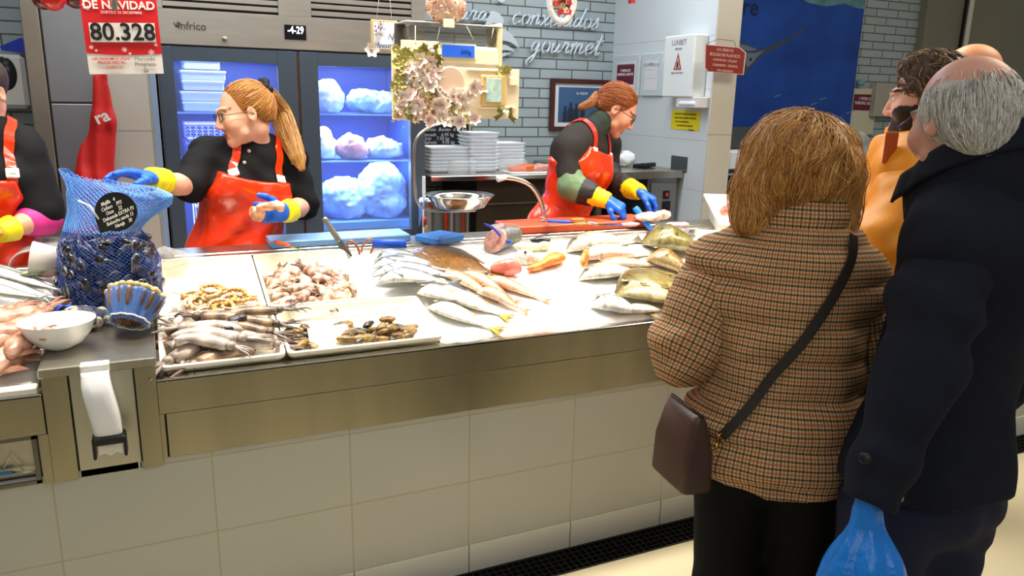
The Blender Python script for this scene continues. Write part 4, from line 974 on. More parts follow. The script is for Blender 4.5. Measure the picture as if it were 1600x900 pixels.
for i in range(16):
    a = i*.393; c = tie+hd.M@A(.034*math.cos(a), .002+.006*math.sin(i*2.1), .034*math.sin(a)); b.sphere(c, .017, 10, 7)
b.build('scrunchie', M('scrunchie_black', '#0c0d12', .7, bump=(80, .6, .004)), hair)
glasses(w1.root, hd, m_frame)

# ------------------------------------------------ worker bending over the red board
Y2 = 3.46
w2 = Person('person', aty(880, 350, Y2)*A(1, 1, 0)+A(0, 0, .22), 'worker with reddish hair and glasses bending over the red board, green sleeves and blue gloves',
    neck=aty(918, 205, Y2), shR=aty(886, 232, Y2-.10), shL=aty(948, 226, Y2+.16), elR=aty(893, 292, Y2-.17), wrR=aty(948, 313, 3.16), elL=aty(955, 284, Y2+.06), wrL=aty(999, 300, 3.27), pelvis=aty(868, 352, Y2+.04))
S_ = S(); w2.torso(S_); w2.stand(.22)
F2 = nrm(rtH*.80-fwH*.10-A(0, 0, .56)); hc2 = aty(962, 172, Y2-.02)
h2_, hcol2 = headgrp(hc2, F2, nrm(A(0, 0, 1)+rtH*.6), 1.02, '#dc9a7c', '#b04a40', '#6e4326', fat=1.06)
hRk = dict(curls=(.55, .75, .8, .85), spread=.03, thumb=.9)
hR = handsdf(w2.j['wrR']+A(0, 0, 0), rtH*.85-fwH*.25-A(0, 0, .42), A(0, 0, 1)-fwH*.4, -fwH+rtH*.4, **hRk)
hL = handsdf(w2.j['wrL'], rtH*.9-A(0, 0, .45)-fwH*.2, A(0, 0, 1), -fwH, **hRk)
w2.body(h2_, hcol2, '#dc9a7c', (hR, hL))
s = S(); w2.torso(s, .014, bust=1.); w2.arm(s, 'R', .010, .85, r=(.050, .050, .04, .03)); w2.arm(s, 'L', .012, .9)
s.disp = lambda P: .007*vnoise(P, 8, 5)+.004*vnoise(P, 20, 6); sh2 = s.mesh(.009).build('shirt', M('charcoal_cotton', '#2c2825', .8, noise=(9, .15), spec=.25), w2.root)
for q, cc in (('R', '#5d7a4c'), ('L', '#26241f')):
    s3 = S(); w2.arm(s3, q, .012, 1.55, frm=.72, r=(.050, .050, .042, .034)); s3.disp = lambda P: .004*vnoise(P, 26, 8)+.0025*vnoise(P, 60, 9)
    a_, e_, r_ = w2.j['sh'+q], w2.j['el'+q], w2.j['wr'+q]
    def sc_(V, e_=e_, r_=r_, q=q):
        t = ((V-e_)@nrm(r_-e_))/np.linalg.norm(r_-e_); g_ = A(*lin('#66805a')); k_ = A(*lin('#23211f')); return mixc(g_ if q == 'R' else k_, k_, (t > .30).astype(float))
    s3.mesh(.007, col=sc_).build('undersleeve', m_paint, sh2)
s4 = S(); nb = w2.j['neck']; s4.cap(nb-w2.U*.03, nb+(hc2-nb)*.42, .078, .066, .015); s4.disp = lambda P: .004*vnoise(P, 25, 3)
s4.mesh(.007).build('neck_warmer', M('dark_green_cloth', '#26352c', .8), sh2)
ap, aps2 = apron(w2, .43, .135, -.5, seed=9, side=.34, back=-.05, g=.034)
X, F, U = w2.X, w2.F, w2.U; pv = w2.j['pelvis']
strap(w2, ap, s, [pv+U*.425+F*.15+X*.11, pv+U*.45+F*.12+X*.10, nb+X*.075-U*.0+F*.02, nb+X*.065-F*.10-U*.05], buckle=.12, wd=.014, mat=M('red_strap', '#c22a1a', .35))
strap(w2, ap, s, [pv+U*.425+F*.15-X*.11, pv+U*.45+F*.12-X*.10, nb-X*.075-U*.0+F*.02, nb-X*.065-F*.10-U*.05], buckle=.12, wd=.014, mat=M('red_strap'))
hRk['infl'] = .0025
hRg = handsdf(w2.j['wrR'], rtH*.85-fwH*.25-A(0, 0, .42), A(0, 0, 1)-fwH*.4, -fwH+rtH*.4, **hRk); hLg = handsdf(w2.j['wrL'], rtH*.9-A(0, 0, .45)-fwH*.2, A(0, 0, 1), -fwH, **hRk)
glove(w2, hRg, 'R', w2.j['wrR'], w2.j['elR'], cl=.105, cuff=(.03, .052)); glove(w2, hLg, 'L', w2.j['wrL'], w2.j['elL'], cl=.10, cuff=(.03, .050))
hd = h2_; hs = S(); W = hd.W
hs.ell(W(0, -.020, .042), A(.083, .100, .090)*1.02, hd.M, .01); hs.ell(W(0, -.07, .0), (.068, .045, .07), hd.M, .03)
hs.cut = lambda P: (lambda L: np.maximum(L[:, 1]-.048-.45*(L[:, 2]-.04), -.040-L[:, 2]+.9*np.maximum(L[:, 1]+.03, 0)))(((P-h2_.c)@h2_.M)/h2_.sc)
hm = hs.mesh(.005, col=A(*lin('#8c4718'))); tie2 = W(0, -.115, .0)
strands(hs, surf_seeds(hm, 1300, 4), lambda P: (tie2-P)/(np.linalg.norm(tie2-P, axis=1)[:, None]+1e-6), 9, .010, .0011, [lin(c) for c in ('#a4551e', '#8c4214', '#c4773a', '#6e3410', '#b8632a')], mb=hm, jit=.12); hair = hm.build('hair', m_hair, w2.root)
ps = S(); pp = spl([tie2, aty(925, 160, Y2), aty(908, 168, Y2+.01)], 10); ps.chain(pp, np.linspace(.022, .012, len(pp)), .01); pm = ps.mesh(.005, col=A(*lin('#9c5522')))
strands(ps, surf_seeds(pm, 220, 5), fdn, 9, .010, .0012, [lin(c) for c in ('#b8743a', '#cf9250', '#9c5a28')], mb=pm, jit=.15, lift=.002); pm.build('ponytail', m_hair, hair)
glasses(w2.root, hd, m_frame)

# ------------------------------------------------ worker cut off by the left edge
Y3 = 3.22
w3 = Person('person', aty(-20, 420, Y3)*A(1, 1, 0)+A(0, 0, .22), 'worker at the left edge, only black sleeve, pink cuff and orange apron in view',
    neck=aty(-32, 196, Y3), shR=aty(-100, 222, Y3), shL=aty(32, 232, Y3+.02), elL=aty(66, 340, Y3-.03), wrL=aty(2, 362, 3.02), elR=aty(-120, 310, Y3), wrR=aty(-70, 350, 3.0), pelvis=aty(-24, 398, Y3+.03))
S_ = S(); w3.torso(S_); w3.stand(.22)
h3_, hcol3 = headgrp(aty(-34, 145, Y3-.03), nrm(-fwH-A(0, 0, .3)), (0, 0, 1), 1., '#e0a88c')
h3L = handsdf(w3.j['wrL'], -rtH-A(0, 0, .1), A(0, 0, 1), -fwH, curl=.5); h3R = handsdf(w3.j['wrR'], rtH-A(0, 0, .1), A(0, 0, 1), -fwH, curl=.5)
w3.body(h3_, hcol3, '#e2a686', (h3L, h3R))
s = S(); w3.torso(s, .012, bust=1.); w3.arm(s, 'R', .03, .8); w3.arm(s, 'L', .024, .88, r=(.054, .058, .04, .03)); s.disp = lambda P: .006*vnoise(P, 9, 11)+.004*vnoise(P, 24, 12); sh3 = s.mesh(.009).build('shirt', m_shirt, w3.root)
s3 = S(); w3.arm(s3, 'L', .012, 1.28, frm=.7, r=(.05, .048, .040, .03)); s3.mesh(.007).build('pink_sleeve', M('pink_cloth', '#e0368f', .6), sh3)
ap, _ = apron(w3, .30, .11, -.5, seed=14, side=.20); X, F, U = w3.X, w3.F, w3.U; pv = w3.j['pelvis']; nb = w3.j['neck']
for q in (-1, 1): strap(w3, ap, s, [pv+U*.29+F*.16+X*.10*q, pv+U*.37+F*.14+X*.10*q, nb+X*.075*q+F*.02, nb+X*.07*q-F*.09-U*.05], buckle=.2)
g = h3L.mesh(.005).build('glove', m_yel, w3.root)
d_ = nrm(w3.j['elL']-w3.j['wrL']); s5 = S(); s5.cap(w3.j['wrL'], w3.j['wrL']+d_*.05, .038, .046, .01); s5.cut = lambda P: np.maximum((P-w3.j['wrL'])@d_-.05, -.02-(P-w3.j['wrL'])@d_); s5.mesh(.006).build('glove_cuff', m_yel, g)
h3R.mesh(.006).build('glove', m_yel, w3.root)
hs = S(); hs.ell(h3_.W(0, -.02, .04), (.085, .10, .09), h3_.M, .01); hs.cut = lambda P: ((P-h3_.c)@h3_.M)[:, 1]-.04; hs.mesh(.007, col=A(*lin('#3a2618'))).build('hair', m_hair, w3.root)
# ================================================================ CUSTOMERS
def plaid(name='plaid_wool'):
    m = bpy.data.materials.new(name); m.use_nodes = True; nt = m.node_tree; N = nt.nodes; L = nt.links; b = N['Principled BSDF']; b.inputs['Roughness'].default_value = .8; b.inputs['Specular IOR Level'].default_value = .2
    at = N.new('ShaderNodeAttribute'); at.attribute_name = 'pc'; sp = N.new('ShaderNodeSeparateXYZ'); L.new(at.outputs['Vector'], sp.inputs[0])
    def m_(op, a, v, c=None):
        n = N.new('ShaderNodeMath'); n.operation = op
        for i, q in enumerate((a, v, c)):
            if q is None: continue
            if isinstance(q, (int, float)): n.inputs[i].default_value = q
            else: L.new(q, n.inputs[i])
        return n.outputs[0]
    def mixf(f, a, c):
        n = N.new('ShaderNodeMix'); n.data_type = 'RGBA'; L.new(f, n.inputs['Factor'])
        for s_, q in (('A', a), ('B', c)):
            k = [x for x in n.inputs if x.name == s_ and x.type == 'RGBA'][0]
            if isinstance(q, tuple): k.default_value = q
            else: L.new(q, k)
        return [x for x in n.outputs if x.type == 'RGBA'][0]
    base = (*lin('#d6b687'), 1); cur = base; dark = (*lin('#2a1d1a'), 1); rust = (*lin('#a04a22'), 1); grn = (*lin('#4a4a30'), 1); P = .0088
    for ax, amt in (('X', .6), ('Y', .66)):
        t = m_('MULTIPLY', sp.outputs[ax], 1/P); fr = m_('FRACT', t, None); st = m_('LESS_THAN', fr, .46)
        k = m_('FRACT', m_('MULTIPLY', m_('FLOOR', t, None), 1/2.0), None)
        isd = m_('LESS_THAN', k, .2); isr = m_('GREATER_THAN', k, .4)
        cur = mixf(m_('MULTIPLY', m_('MULTIPLY', st, isd), amt+.12), cur, dark); cur = mixf(m_('MULTIPLY', m_('MULTIPLY', st, isr), amt), cur, rust)
        oth = m_('SUBTRACT', 1., m_('ADD', isd, isr)); cur = mixf(m_('MULTIPLY', m_('MULTIPLY', st, oth), amt), cur, dark if ax == 'Y' else grn)
    L.new(cur, b.inputs['Base Color']); return m
m_plaid = plaid()
def uvmap(V, a, b_, ref, r):
    d = nrm(b_-a); u = nrm(ref-d*(ref@d)); w = np.cross(d, u); q = V-a; return np.c_[np.arctan2(q@w, q@u)*r, q@d, np.zeros(len(V))]
# ---- woman in the checked coat
wo = Person('person', A(1.26, 1.30, 0), 'woman seen from behind in a brown checked padded coat with bobbed hair',
    neck=atw(1246, 372, 1.72), shL=atw(1128, 428, 1.80), shR=atw(1318, 446, 1.75), elL=atw(1072, 543, 1.80), wrL=atw(1128, 556, 2.00), elR=atw(1330, 570, 1.80), wrR=atw(1285, 545, 2.0), pelvis=atw(1212, 690, 1.80))
S_ = S(); wo.torso(S_); wo.stand(0, spread=.085)
FW = A(.58, .81, 0); hcw = atw(1244, 262, 1.70)
hw_, hwc = headgrp(hcw, nrm(FW-A(0, 0, .25)), (0, 0, 1), .98, '#d9a184')
hands = [handsdf(wo.j['wr'+q], nrm(FW+A(0, 0, .05)), A(0, 0, 1), (1 if q == 'L' else -1)*wo.X, curl=.5) for q in 'LR']
wo.body(hw_, hwc, '#d9a184', hands); wo.shoes(M('black_leather', '#15130f', .4))
s = S(); wo.legs(s, .006, r=(.092, .064, .050)); s.ell(wo.j['pelvis'], (.165, .125, .12), wo.Mt, .04); s.disp = lambda P: .004*vnoise(P, 10, 21); s.mesh(.011).build('trousers', M('black_trousers', '#0b0b0c', .85, spec=.2), wo.root)
nk, pv = wo.j['neck'], wo.j['pelvis']; U, X, F = wo.U, wo.X, wo.F
hemz = atw(1200, 772, 1.66)
s = S(); wo.torso(s, .034, w=1.0, dpt=1.05, k=.07); s.ell(pv-U*.02+F*.0, (.212, .160, .16), wo.Mt, .08); s.cap(pv, pv-U*.14, .13, .135, .06, flat=.85, side=X)
s.cap(pv-U*.10-X*.07, pv-U*.10+X*.07, .135, .135, .05)
def quilt(P, q0=nk, u=U, per=.088, amp=.013, sd=0):
    t = (P-q0)@u+.018*vnoise(P, 6, 30+sd)+.01*np.sin((P@X)*9+sd)
    f = np.abs(np.sin(math.pi*t/per)); return amp*(f**.5-.6)+.006*vnoise(P, 16, 31+sd)+.0045*np.sin(70*t+5*vnoise(P, 8, 33+sd))*np.clip(vnoise(P, 5, 34)+.5, 0, 1)
s.disp = quilt; hz = (hemz-pv)@U
s.cut = lambda P: np.maximum(hz-((P-pv)@U)-.010*np.cos(((P-pv)@X)*14), (P-nk)@U-.03)
cm = s.mesh(.0085); V = np.array(cm.v)
coat = cm.build('coat', m_plaid, wo.root, uv=uvmap(V, pv, nk, -F, .205))
for q in 'LR':
    a, e, r_ = wo.j['sh'+q], wo.j['el'+q], wo.j['wr'+q]; sg = -1 if q == 'L' else 1
    s = S(); s.cap(a+(nk-a)*.12-U*.015, a+(e-a)*.45, .078, .086, .03); s.cap(a+(e-a)*.45, e, .086, .082, .03); s.cap(e, e+(r_-e)*.5, .080, .070, .04); s.cap(e+(r_-e)*.5, r_-(r_-e)*.08, .070, .052, .02)
    s.disp = lambda P, a=a, e=e: quilt(P, a, nrm(a-e), .075, .010, 3)
    sm = s.mesh(.0085); V = np.array(sm.v); d1 = nrm(e-a)
    ua = uvmap(V, a, e, -F, .078); sm.build('sleeve', m_plaid, coat, uv=ua)
s = S(); s.cap(nk-U*.035, nk+U*.050-F*.012, .108, .106, .01, flat=.98, side=X); s.disp = lambda P: .003*vnoise(P, 20, 40)+.004*np.abs(np.sin(((P-nk)@U+.01)*math.pi/.042))
s.cut = lambda P: np.maximum((P-nk)@U-.078-.010*((P-nk)@X)*2, -.10-(P-nk)@U); s.cut = lambda P: np.maximum((P-nk)@U-.100, -.045-(P-nk)@U)
m_c = s.mesh(.007); m_c.build('collar', m_plaid, coat, uv=uvmap(np.array(m_c.v), pv, nk, -F, .125))
# hair, a full bob
hs = S(); c = hcw; rX = nrm(A(RT[0], RT[1], 0)); fX = nrm(A(FWD[0], FWD[1], 0)); Mv = np.array([rX, fX, A(0, 0, 1)]).T
hs.ell(c+A(0, 0, .016)-fX*.006, (.122, .132, .112), Mv, .02); hs.ell(c-A(0, 0, .030)-fX*.015, (.124, .105, .050), Mv, .04)
hs.ell(atw(1187, 308, 1.68), (.046, .06, .066), Mv, .03); hs.ell(atw(1304, 312, 1.68), (.048, .06, .074), Mv, .03); hs.ell(atw(1312, 350, 1.68), (.028, .04, .045), Mv, .03); hs.ell(atw(1180, 338, 1.69), (.024, .04, .028), Mv, .03)
hs.disp = lambda P: .010*vnoise(P, 15, 51)+.006*vnoise(P, 30, 52)
crown = atw(1262, 205, 1.66)
def hfield(P):
    d = P-crown; d = d/(np.linalg.norm(d, axis=1)[:, None]+1e-6); low = np.clip((c[2]+.02-P[:, 2])/.12, 0, 1)[:, None]
    return d*(1-low)*.9+A(0, 0, -1)*(.35+low)+rX*(np.sin(P[:, 2:3]*60+P[:, :1]*40)*.45)*low+rX*(vnoise(P, 13, 60)[:, None])*.5
hm = hs.mesh(.006, col=A(*lin('#85572a')))
hcols = [lin(q) for q in ('#c8883e', '#dca458', '#a86e32', '#e8ba7a', '#8a5828', '#d0964c', '#b47e44')]
front = lambda V: (V-c)@fX < .06
strands(hs, surf_seeds(hm, 5200, 6, front), hfield, 12, .012, .00115, hcols, mb=hm, jit=.34, lift=.003, var=.16)
strands(hs, surf_seeds(hm, 500, 7, front), hfield, 10, .011, .0006, hcols, mb=hm, jit=.5, lift=.009, var=.1)
hm.build('hair', m_hair, wo.root)
# strap bag
hb = thing('handbag', atw(1066, 700, 1.72), 'brown leather shoulder bag worn by the woman in the checked coat', 'bag')
m_lea = M('brown_leather', '#4a3128', .38, noise=(20, .12), bump=(150, .25, .002))
bx = nrm(X*.80+F*.45); by = nrm(np.cross((0, 0, 1), bx)); Mb = np.array([bx, by, A(0, 0, 1)]).T; bc = atw(1063, 748, 1.72)
b = MB(); hx = .036; hy = .072; vs = []; prof = ((0, 1., 1.), (.006, 1.06, 1.03), (.09, 1.0, 1.0), (.155, .55, .93), (.172, .32, .88), (.175, .1, .8))
def rr(wx, wy, z, r=.014):
    P = []
    for cx_, cy_, a0 in ((1, 1, 0), (-1, 1, 90), (-1, -1, 180), (1, -1, 270)):
        for k in range(4):
            a = R(a0+k*30); q = min(r, wx*.9); P.append(bc+Mb@A(cx_*(wx-q)+q*math.cos(a), cy_*(wy-q)+q*math.sin(a), z))
    return P
rings = [rr(hx*p[1], hy*p[2], p[0]) for p in prof]; vs = sum(rings, []); n_ = 16
b.add(vs, [(i*n_+j, i*n_+(j+1) % n_, (i+1)*n_+(j+1) % n_, (i+1)*n_+j) for i in range(len(rings)-1) for j in range(n_)]+[tuple(range(n_))[::-1], tuple((len(rings)-1)*n_+j for j in range(n_))]); b.build('bag_body', m_lea, hb)
b = MB(); b.tube([bc+Mb@A(.0, -hy*.9, .176), bc+Mb@A(0, hy*.9, .176)], .004, 6); b.build('zip', m_black, hb)
m_st = M('strap_dark', '#2b2420', .5)
cs = S(); wo.torso(cs, .034+.012, w=1., dpt=1.05, k=.07); cs.ell(pv-U*.02, (.224, .172, .17), wo.Mt, .08)
end = bc+Mb@A(.030, -hy*.9, .085)
pts = [atw(1322, 372, 1.62), atw(1318, 420, 1.60), atw(1262, 530, 1.58), atw(1180, 618, 1.60), atw(1106, 684, 1.62)]
P = spl(pts, 30); out = []; e = .003
for q in P:
    for _ in range(5):
        d = cs.ev(q[None])[0]; g = nrm(A(*[cs.ev((q+A(*[e if i == a else 0 for i in range(3)]))[None])[0]-d for a in range(3)])); q = q-g*(d-.004)
    out.append((q, g))
b = MB(); vs = []; n = len(out)
for i, (q, g) in enumerate(out):
    t = nrm(out[min(i+1, n-1)][0]-out[max(i-1, 0)][0]); sd = nrm(np.cross(t, g))
    for a_, b_ in ((-1, -1), (1, -1), (1, 1), (-1, 1)): vs.append(q+sd*a_*.0105+g*b_*.0025)
b.add(vs, [(i*4+k, i*4+(k+1) % 4, (i+1)*4+(k+1) % 4, (i+1)*4+k) for i in range(n-1) for k in range(4)]+[(0, 3, 2, 1), ((n-1)*4, (n-1)*4+1, (n-1)*4+2, (n-1)*4+3)], None, False)
b.build('strap', m_st, hb)
q = out[-1][0]; b = MB(); dd = nrm(end-q)
b.tube([q+dd*.004+A(.010*math.cos(a), 0, .010*math.sin(a)) for a in np.linspace(0, 6.28, 14, endpoint=False)], .0022, 6, closed=True); b.tube([q+dd*.012, q+dd*.034], .0038, 8)
b.tube([q+dd*.042+A(.009*math.cos(a), 0, .009*math.sin(a)) for a in np.linspace(0, 6.28, 14, endpoint=False)], .0022, 6, closed=True); b.tube([q+dd*.048, end], .0022, 6); b.build('buckle', M('brass', '#c9a04a', .25, 1.), hb)

# ---- elderly man in a dark coat
sL = atw(1482, 382, 1.45); mid = sL+A(.165, -.015, 0)
mn = Person('person', A(1.42, .93, 0), 'older balding man with grey hair in a dark navy coat, seen from behind at right',
    neck=mid+A(-.035, .045, .100), shL=sL, shR=sL+A(.33, -.03, .01), elL=atw(1440, 565, 1.41), wrL=atw(1388, 702, 1.39), elR=sL+A(.44, .02, -.26), wrR=sL+A(.42, .16, -.44), pelvis=mid+A(-.105, .03, -.50))
S_ = S(); mn.torso(S_, w=.8); mn.stand(0, F=A(0, 1, 0), spread=.07)
Fm = nrm(A(.24, 1, -.22)); hcm = atw(1506, 190, 1.47)
hm_, hmc = headgrp(hcm, Fm, (0, 0, 1), .98, '#d49a86', brow='#8a8078')
hands = [handsdf(mn.j['wrL'], nrm(mn.j['wrL']-mn.j['elL']), -A(1, 0, 0), A(0, 1, 0), curl=1.25, thumb=1.2), handsdf(mn.j['wrR'], nrm(mn.j['wrR']-mn.j['elR']), A(1, 0, 0), A(0, 1, 0), curl=.6)]
mn.body(hm_, hmc, '#d49a86', hands, w=.74); mn.shoes(M('black_leather'), F=A(0, 1, 0))
s = S(); mn.legs(s, .014, r=(.082, .066, .056)); s.ell(mn.j['pelvis'], (.145, .13, .16), mn.Mt, .04); s.disp = lambda P: .006*vnoise(P, 9, 61)+.003*np.sin(P[:, 2]*40+6*vnoise(P, 6, 3)); s.mesh(.011).build('trousers', M('navy_trousers', '#23263c', .8, spec=.2), mn.root)
nk, pv = mn.j['neck'], mn.j['pelvis']; U, X, F = mn.U, mn.X, mn.F; hz = (atw(1470, 828, 1.40)-pv)@A(0, 0, 1)
m_coat = M('navy_wool', '#1b1e2a', .85, noise=(30, .12), spec=.2, bump=(200, .3, .002))
s = S(); mn.torso(s, .024, w=.82, dpt=.95, k=.07); s.cap(pv+A(0, 0, .06), pv-A(0, 0, .20), .104, .110, .08, flat=.92, side=X); s.ell(pv, (.138, .120, .18), mn.Mt, .08)
s.disp = lambda P: .010*vnoise(P, 5, 71)+.005*vnoise(P, 11, 72)+.006*np.sin(((P-pv)@X)*38+((P-pv)@F)*20+3*vnoise(P, 3, 7))*np.clip((nk[2]-.25-P[:, 2])/.3, 0, 1)
s.cut = lambda P: np.maximum(pv[2]+hz-P[:, 2], (P-nk)@U-.02); coat = s.mesh(.010).build('coat', m_coat, mn.root)
for q in 'LR':
    a, e, r_ = mn.j['sh'+q], mn.j['el'+q], mn.j['wr'+q]
    s = S(); s.cap(a+(nk-a)*.10-U*.01, a+(e-a)*.5, .074, .076, .03); s.cap(a+(e-a)*.5, e, .076, .070, .03); s.cap(e, r_+(r_-e)*.5, .069, .053, .03)
    tip = r_+nrm(r_-e)*.105; dr = nrm(r_-e)
    s.cut = lambda P, t=tip, d=dr: (P-t)@d
    s.disp = lambda P: .007*vnoise(P, 8, 73)+.005*np.sin(P[:, 2]*34+P[:, 0]*30+5*vnoise(P, 5, 74))
    sl = s.mesh(.009).build('sleeve', m_coat, coat)
    if q == 'L':
        b = MB(); o = atw(1352, 716, 1.335); b.lathe([(0, .004), (.009, .004), (.011, .001), (.011, -.006)], o, 16, ax=-ray(1347, 718)); b.build('cuff_button', m_black, sl)
# turned-up collar, higher at the back, open at the throat
b = MB(); cc = nk+A(-.012, .012, .0)
def colf(u, v):
    a = (u-.5)*2*R(158); back = .5+.5*math.cos(a); rad = .113+.010*(1-v)+.004*math.sin(v*3.14); h = -.035+v*(.085+.085*back); tip = .03*max(0, abs(u-.5)*2-.8)/.2
    d = -F*math.cos(a)*1.0+X*math.sin(a)*.92; return cc+d*(rad+tip*v)+A(0, 0, h-.05*(1-back)*1.0)
b.grid(colf, 48, 8); b.grid(lambda u, v: colf(u, 1)+nrm(colf(u, 1)-cc)*(.008+.012*v)*A(1, 1, 0)-A(0, 0, .055*v), 48, 6); b.build('collar', m_coat, coat, solid=.007)
# hair ring with bald crown
hd = hm_; hs = S(); L_ = lambda P: ((P-hd.c)@hd.M)/hd.sc
hs.ell(hd.W(0, -.018, .022), (.080, .094, .083), hd.M, .01); hs.ell(hd.W(0, -.060, -.02), (.066, .045, .060), hd.M, .03)
def mcut(P):
    l = L_(P); top = l[:, 2]-(.070+.18*(np.abs(l[:, 0])-.06))-.012*vnoise(P, 25, 3)
    ear = np.maximum(l[:, 1]-.020-.10*(l[:, 2]), -.050-l[:, 2]+1.4*np.maximum(l[:, 1]+.035, 0)); return np.maximum(top, np.maximum(ear, -.100-l[:, 2]))
hs.cut = lambda P: np.maximum(mcut(P), -.066-L_(P)[:, 2]); hm = hs.mesh(.005, col=A(*lin('#b2afa8')))
cr = hd.W(0, -.04, .16)
nocut = S(); nocut.p = hs.p
gf = lambda P: A(0, 0, -1)+nrm(-Fm)*.25+(P-cr)*.8
strands(nocut, surf_seeds(hm, 3800, 9, lambda V: L_(V)[:, 2] < .062+.012*vnoise(V, 30, 3)), gf, 7, .008, .0008, [lin(q) for q in ('#c4c2bc', '#dedcd6', '#b0ada6', '#eeece8', '#9c9992', '#d2cfc8')], mb=hm, jit=.18, lift=.002)
hm.build('hair', m_hair, mn.root)
# ---- blue bag in his hand
g0 = mn.j['wrL']+nrm(mn.j['wrL']-mn.j['elL'])*.10
bg = S(); b1 = atw(1348, 905, 1.39); b2 = b1+A(-.01, .0, -.16); bg.cap(g0+A(0, 0, .03), g0-A(0, 0, .015), .016, .020, .01); bg.cap(g0, b1, .018, .060, .03, flat=.7, side=rX); bg.cap(b1, b2, .062, .100, .05, flat=.75, side=rX)
ang = lambda P: np.arctan2((P-g0)@fX, (P-g0)@rX)
bg.disp = lambda P: (.010*np.abs(np.sin(ang(P)*3+2.2*vnoise(P, 5, 81)))-.004)*np.clip((g0[2]-P[:, 2])/.1, .15, 1)+.006*vnoise(P, 12, 82)
tag(bg.mesh(.006).build('plastic_bag', M('blue_film', '#0a80e8', .25, noise=(6, .12), bump=(22, .7, .015), coat=.3)), 'bright blue plastic carrier bag hanging from the hand of the man in the navy coat', 'bag')

# ---- bearded man in the orange jacket
Fo = nrm(A(-.34, .94, 0)); Xo = nrm(A(.94, .34, 0)); sL = atw(1430, 272, 2.17); mid = sL+Xo*.19
om = Person('person', A(2.15, 1.62, 0), 'bearded man in a mustard orange jacket standing at the counter behind the checked coat',
    neck=mid+A(-.03, .05, .085), shL=sL, shR=sL+Xo*.38, elL=atw(1372, 388, 2.10), wrL=atw(1326, 356, 2.20), elR=sL+Xo*.42+A(0, .08, -.24), wrR=sL+Xo*.2+A(0, .3, -.2), pelvis=mid+A(-.0, -.04, -.50))
S_ = S(); om.torso(S_); om.stand(0, F=Fo)
q = atz(1312, 792, 0); om.j['ankL'] = A(q[0], q[1], .075); om.j['kneeL'] = (om.j['hipL']+om.j['ankL'])/2+Fo*.04
Fh = nrm(-rtH*.80+fwH*.50-A(0, 0, .10)); hco = atw(1451, 156, 2.22)
ho_, hoc = headgrp(hco, Fh, (0, 0, 1), .98, '#e2ab92', brow='#3a2a1e', beard='#2e1f15')
ho_.ell(ho_.W(0, .062, -.085), A(.048, .045, .045), ho_.M, .015)
hands = [handsdf(om.j['wrL'], nrm(-rtH*.5+fwH*.6+A(0, 0, .25)), A(0, 0, 1), rtH, curl=.6), handsdf(om.j['wrR'], Fo, A(0, 0, 1), -Xo, curl=.6)]
om.body(ho_, hoc, '#e2ab92', hands); om.shoes(M('sneaker_dark', '#3a342e', .6), F=nrm(-rtH*.95+fwH*.3))
b = MB(); a_ = om.j['ankL']; ff = nrm(-rtH*.95+fwH*.3); b.tube(spl([A(a_[0], a_[1], .012)-ff*.08, A(a_[0], a_[1], .012), A(a_[0], a_[1], .012)+ff*.16], 10), .042, 14, flat=.28, side=np.cross(ff, (0, 0, 1))); b.build('shoe_sole', M('sole_white', '#d8d4c8', .6), om.root)
s = S(); om.legs(s, .010, r=(.088, .064, .052)); s.ell(om.j['pelvis'], (.165, .12, .12), om.Mt, .04); s.mesh(.012).build('trousers', M('dark_trousers', '#1c1c20', .8), om.root)
m_or = M('orange_jacket', '#e8920e', .5, noise=(6, .06)); nk, pv = om.j['neck'], om.j['pelvis']
s = S(); om.torso(s, .040, k=.07); s.ell(pv, (.20, .16, .16), om.Mt, .08); fold = lambda P: .007*vnoise(P, 9, 91)+.005*np.abs(vnoise(P, 20, 97))+.005*np.sin(P[:, 2]*45+P[:, 1]*35+6*vnoise(P, 6, 92))+.003*vnoise(P, 28, 93)
s.disp = fold; s.cut = lambda P: np.maximum(pv[2]-.14-P[:, 2], (P-nk)@om.U-.03); jk = s.mesh(.010).build('jacket', m_or, om.root)
for q in 'LR':
    a, e, r_ = om.j['sh'+q], om.j['el'+q], om.j['wr'+q]; s = S(); s.cap(a, e, .085, .078, .03); s.cap(e, r_-(r_-e)*.05, .076, .052, .03); s.disp = fold; s.mesh(.009).build('sleeve', m_or, jk)
s = S(); s.cap(nk-A(0, 0, .03), nk+A(0, 0, .035), .098, .092, .02); s.cut = lambda P: P[:, 2]-nk[2]-.04; s.disp = fold; s.mesh(.008).build('collar', m_or, jk)
b = MB(); o = atw(1391, 231, 2.14); b.box((-.020, -.006, -.046), (.020, .008, .046), bev=.006, M3=frame(-fwH+rtH*.2), o=o); b.build('collar_flap', M('rust_lining', '#b4500c', .5), jk)
hd = ho_; hs = S(); hs.ell(hd.W(0, -.020, .045), (.083, .100, .088), hd.M, .01); hs.ell(hd.W(0, .02, .105), (.062, .055, .030), hd.M, .03); hs.ell(hd.W(0, -.07, -.0), (.066, .04, .07), hd.M, .03)
hs.disp = lambda P: .007*np.abs(vnoise(P, 45, 94)); hs.cut = lambda P, hd=hd: (lambda l: np.maximum(l[:, 1]-.055-.45*(l[:, 2]-.05), -.045-l[:, 2]+1.2*np.maximum(l[:, 1]+.02, 0)))(((P-hd.c)@hd.M)/hd.sc)
hm = hs.mesh(.005, col=A(*lin('#4a3420'))); nc = S(); nc.p = hs.p
strands(nc, surf_seeds(hm, 1100, 11), lambda P: hd.M@A(.1, .5, .1)+np.stack([vnoise(P, 40, i+5) for i in range(3)], 1)*1.6, 7, .007, .0012, [lin(q) for q in ('#6b4c2a', '#4a321c', '#8a6a40', '#a58858', '#33220f')], mb=hm, jit=.5, lift=.004); hm.build('hair', m_hair, om.root)
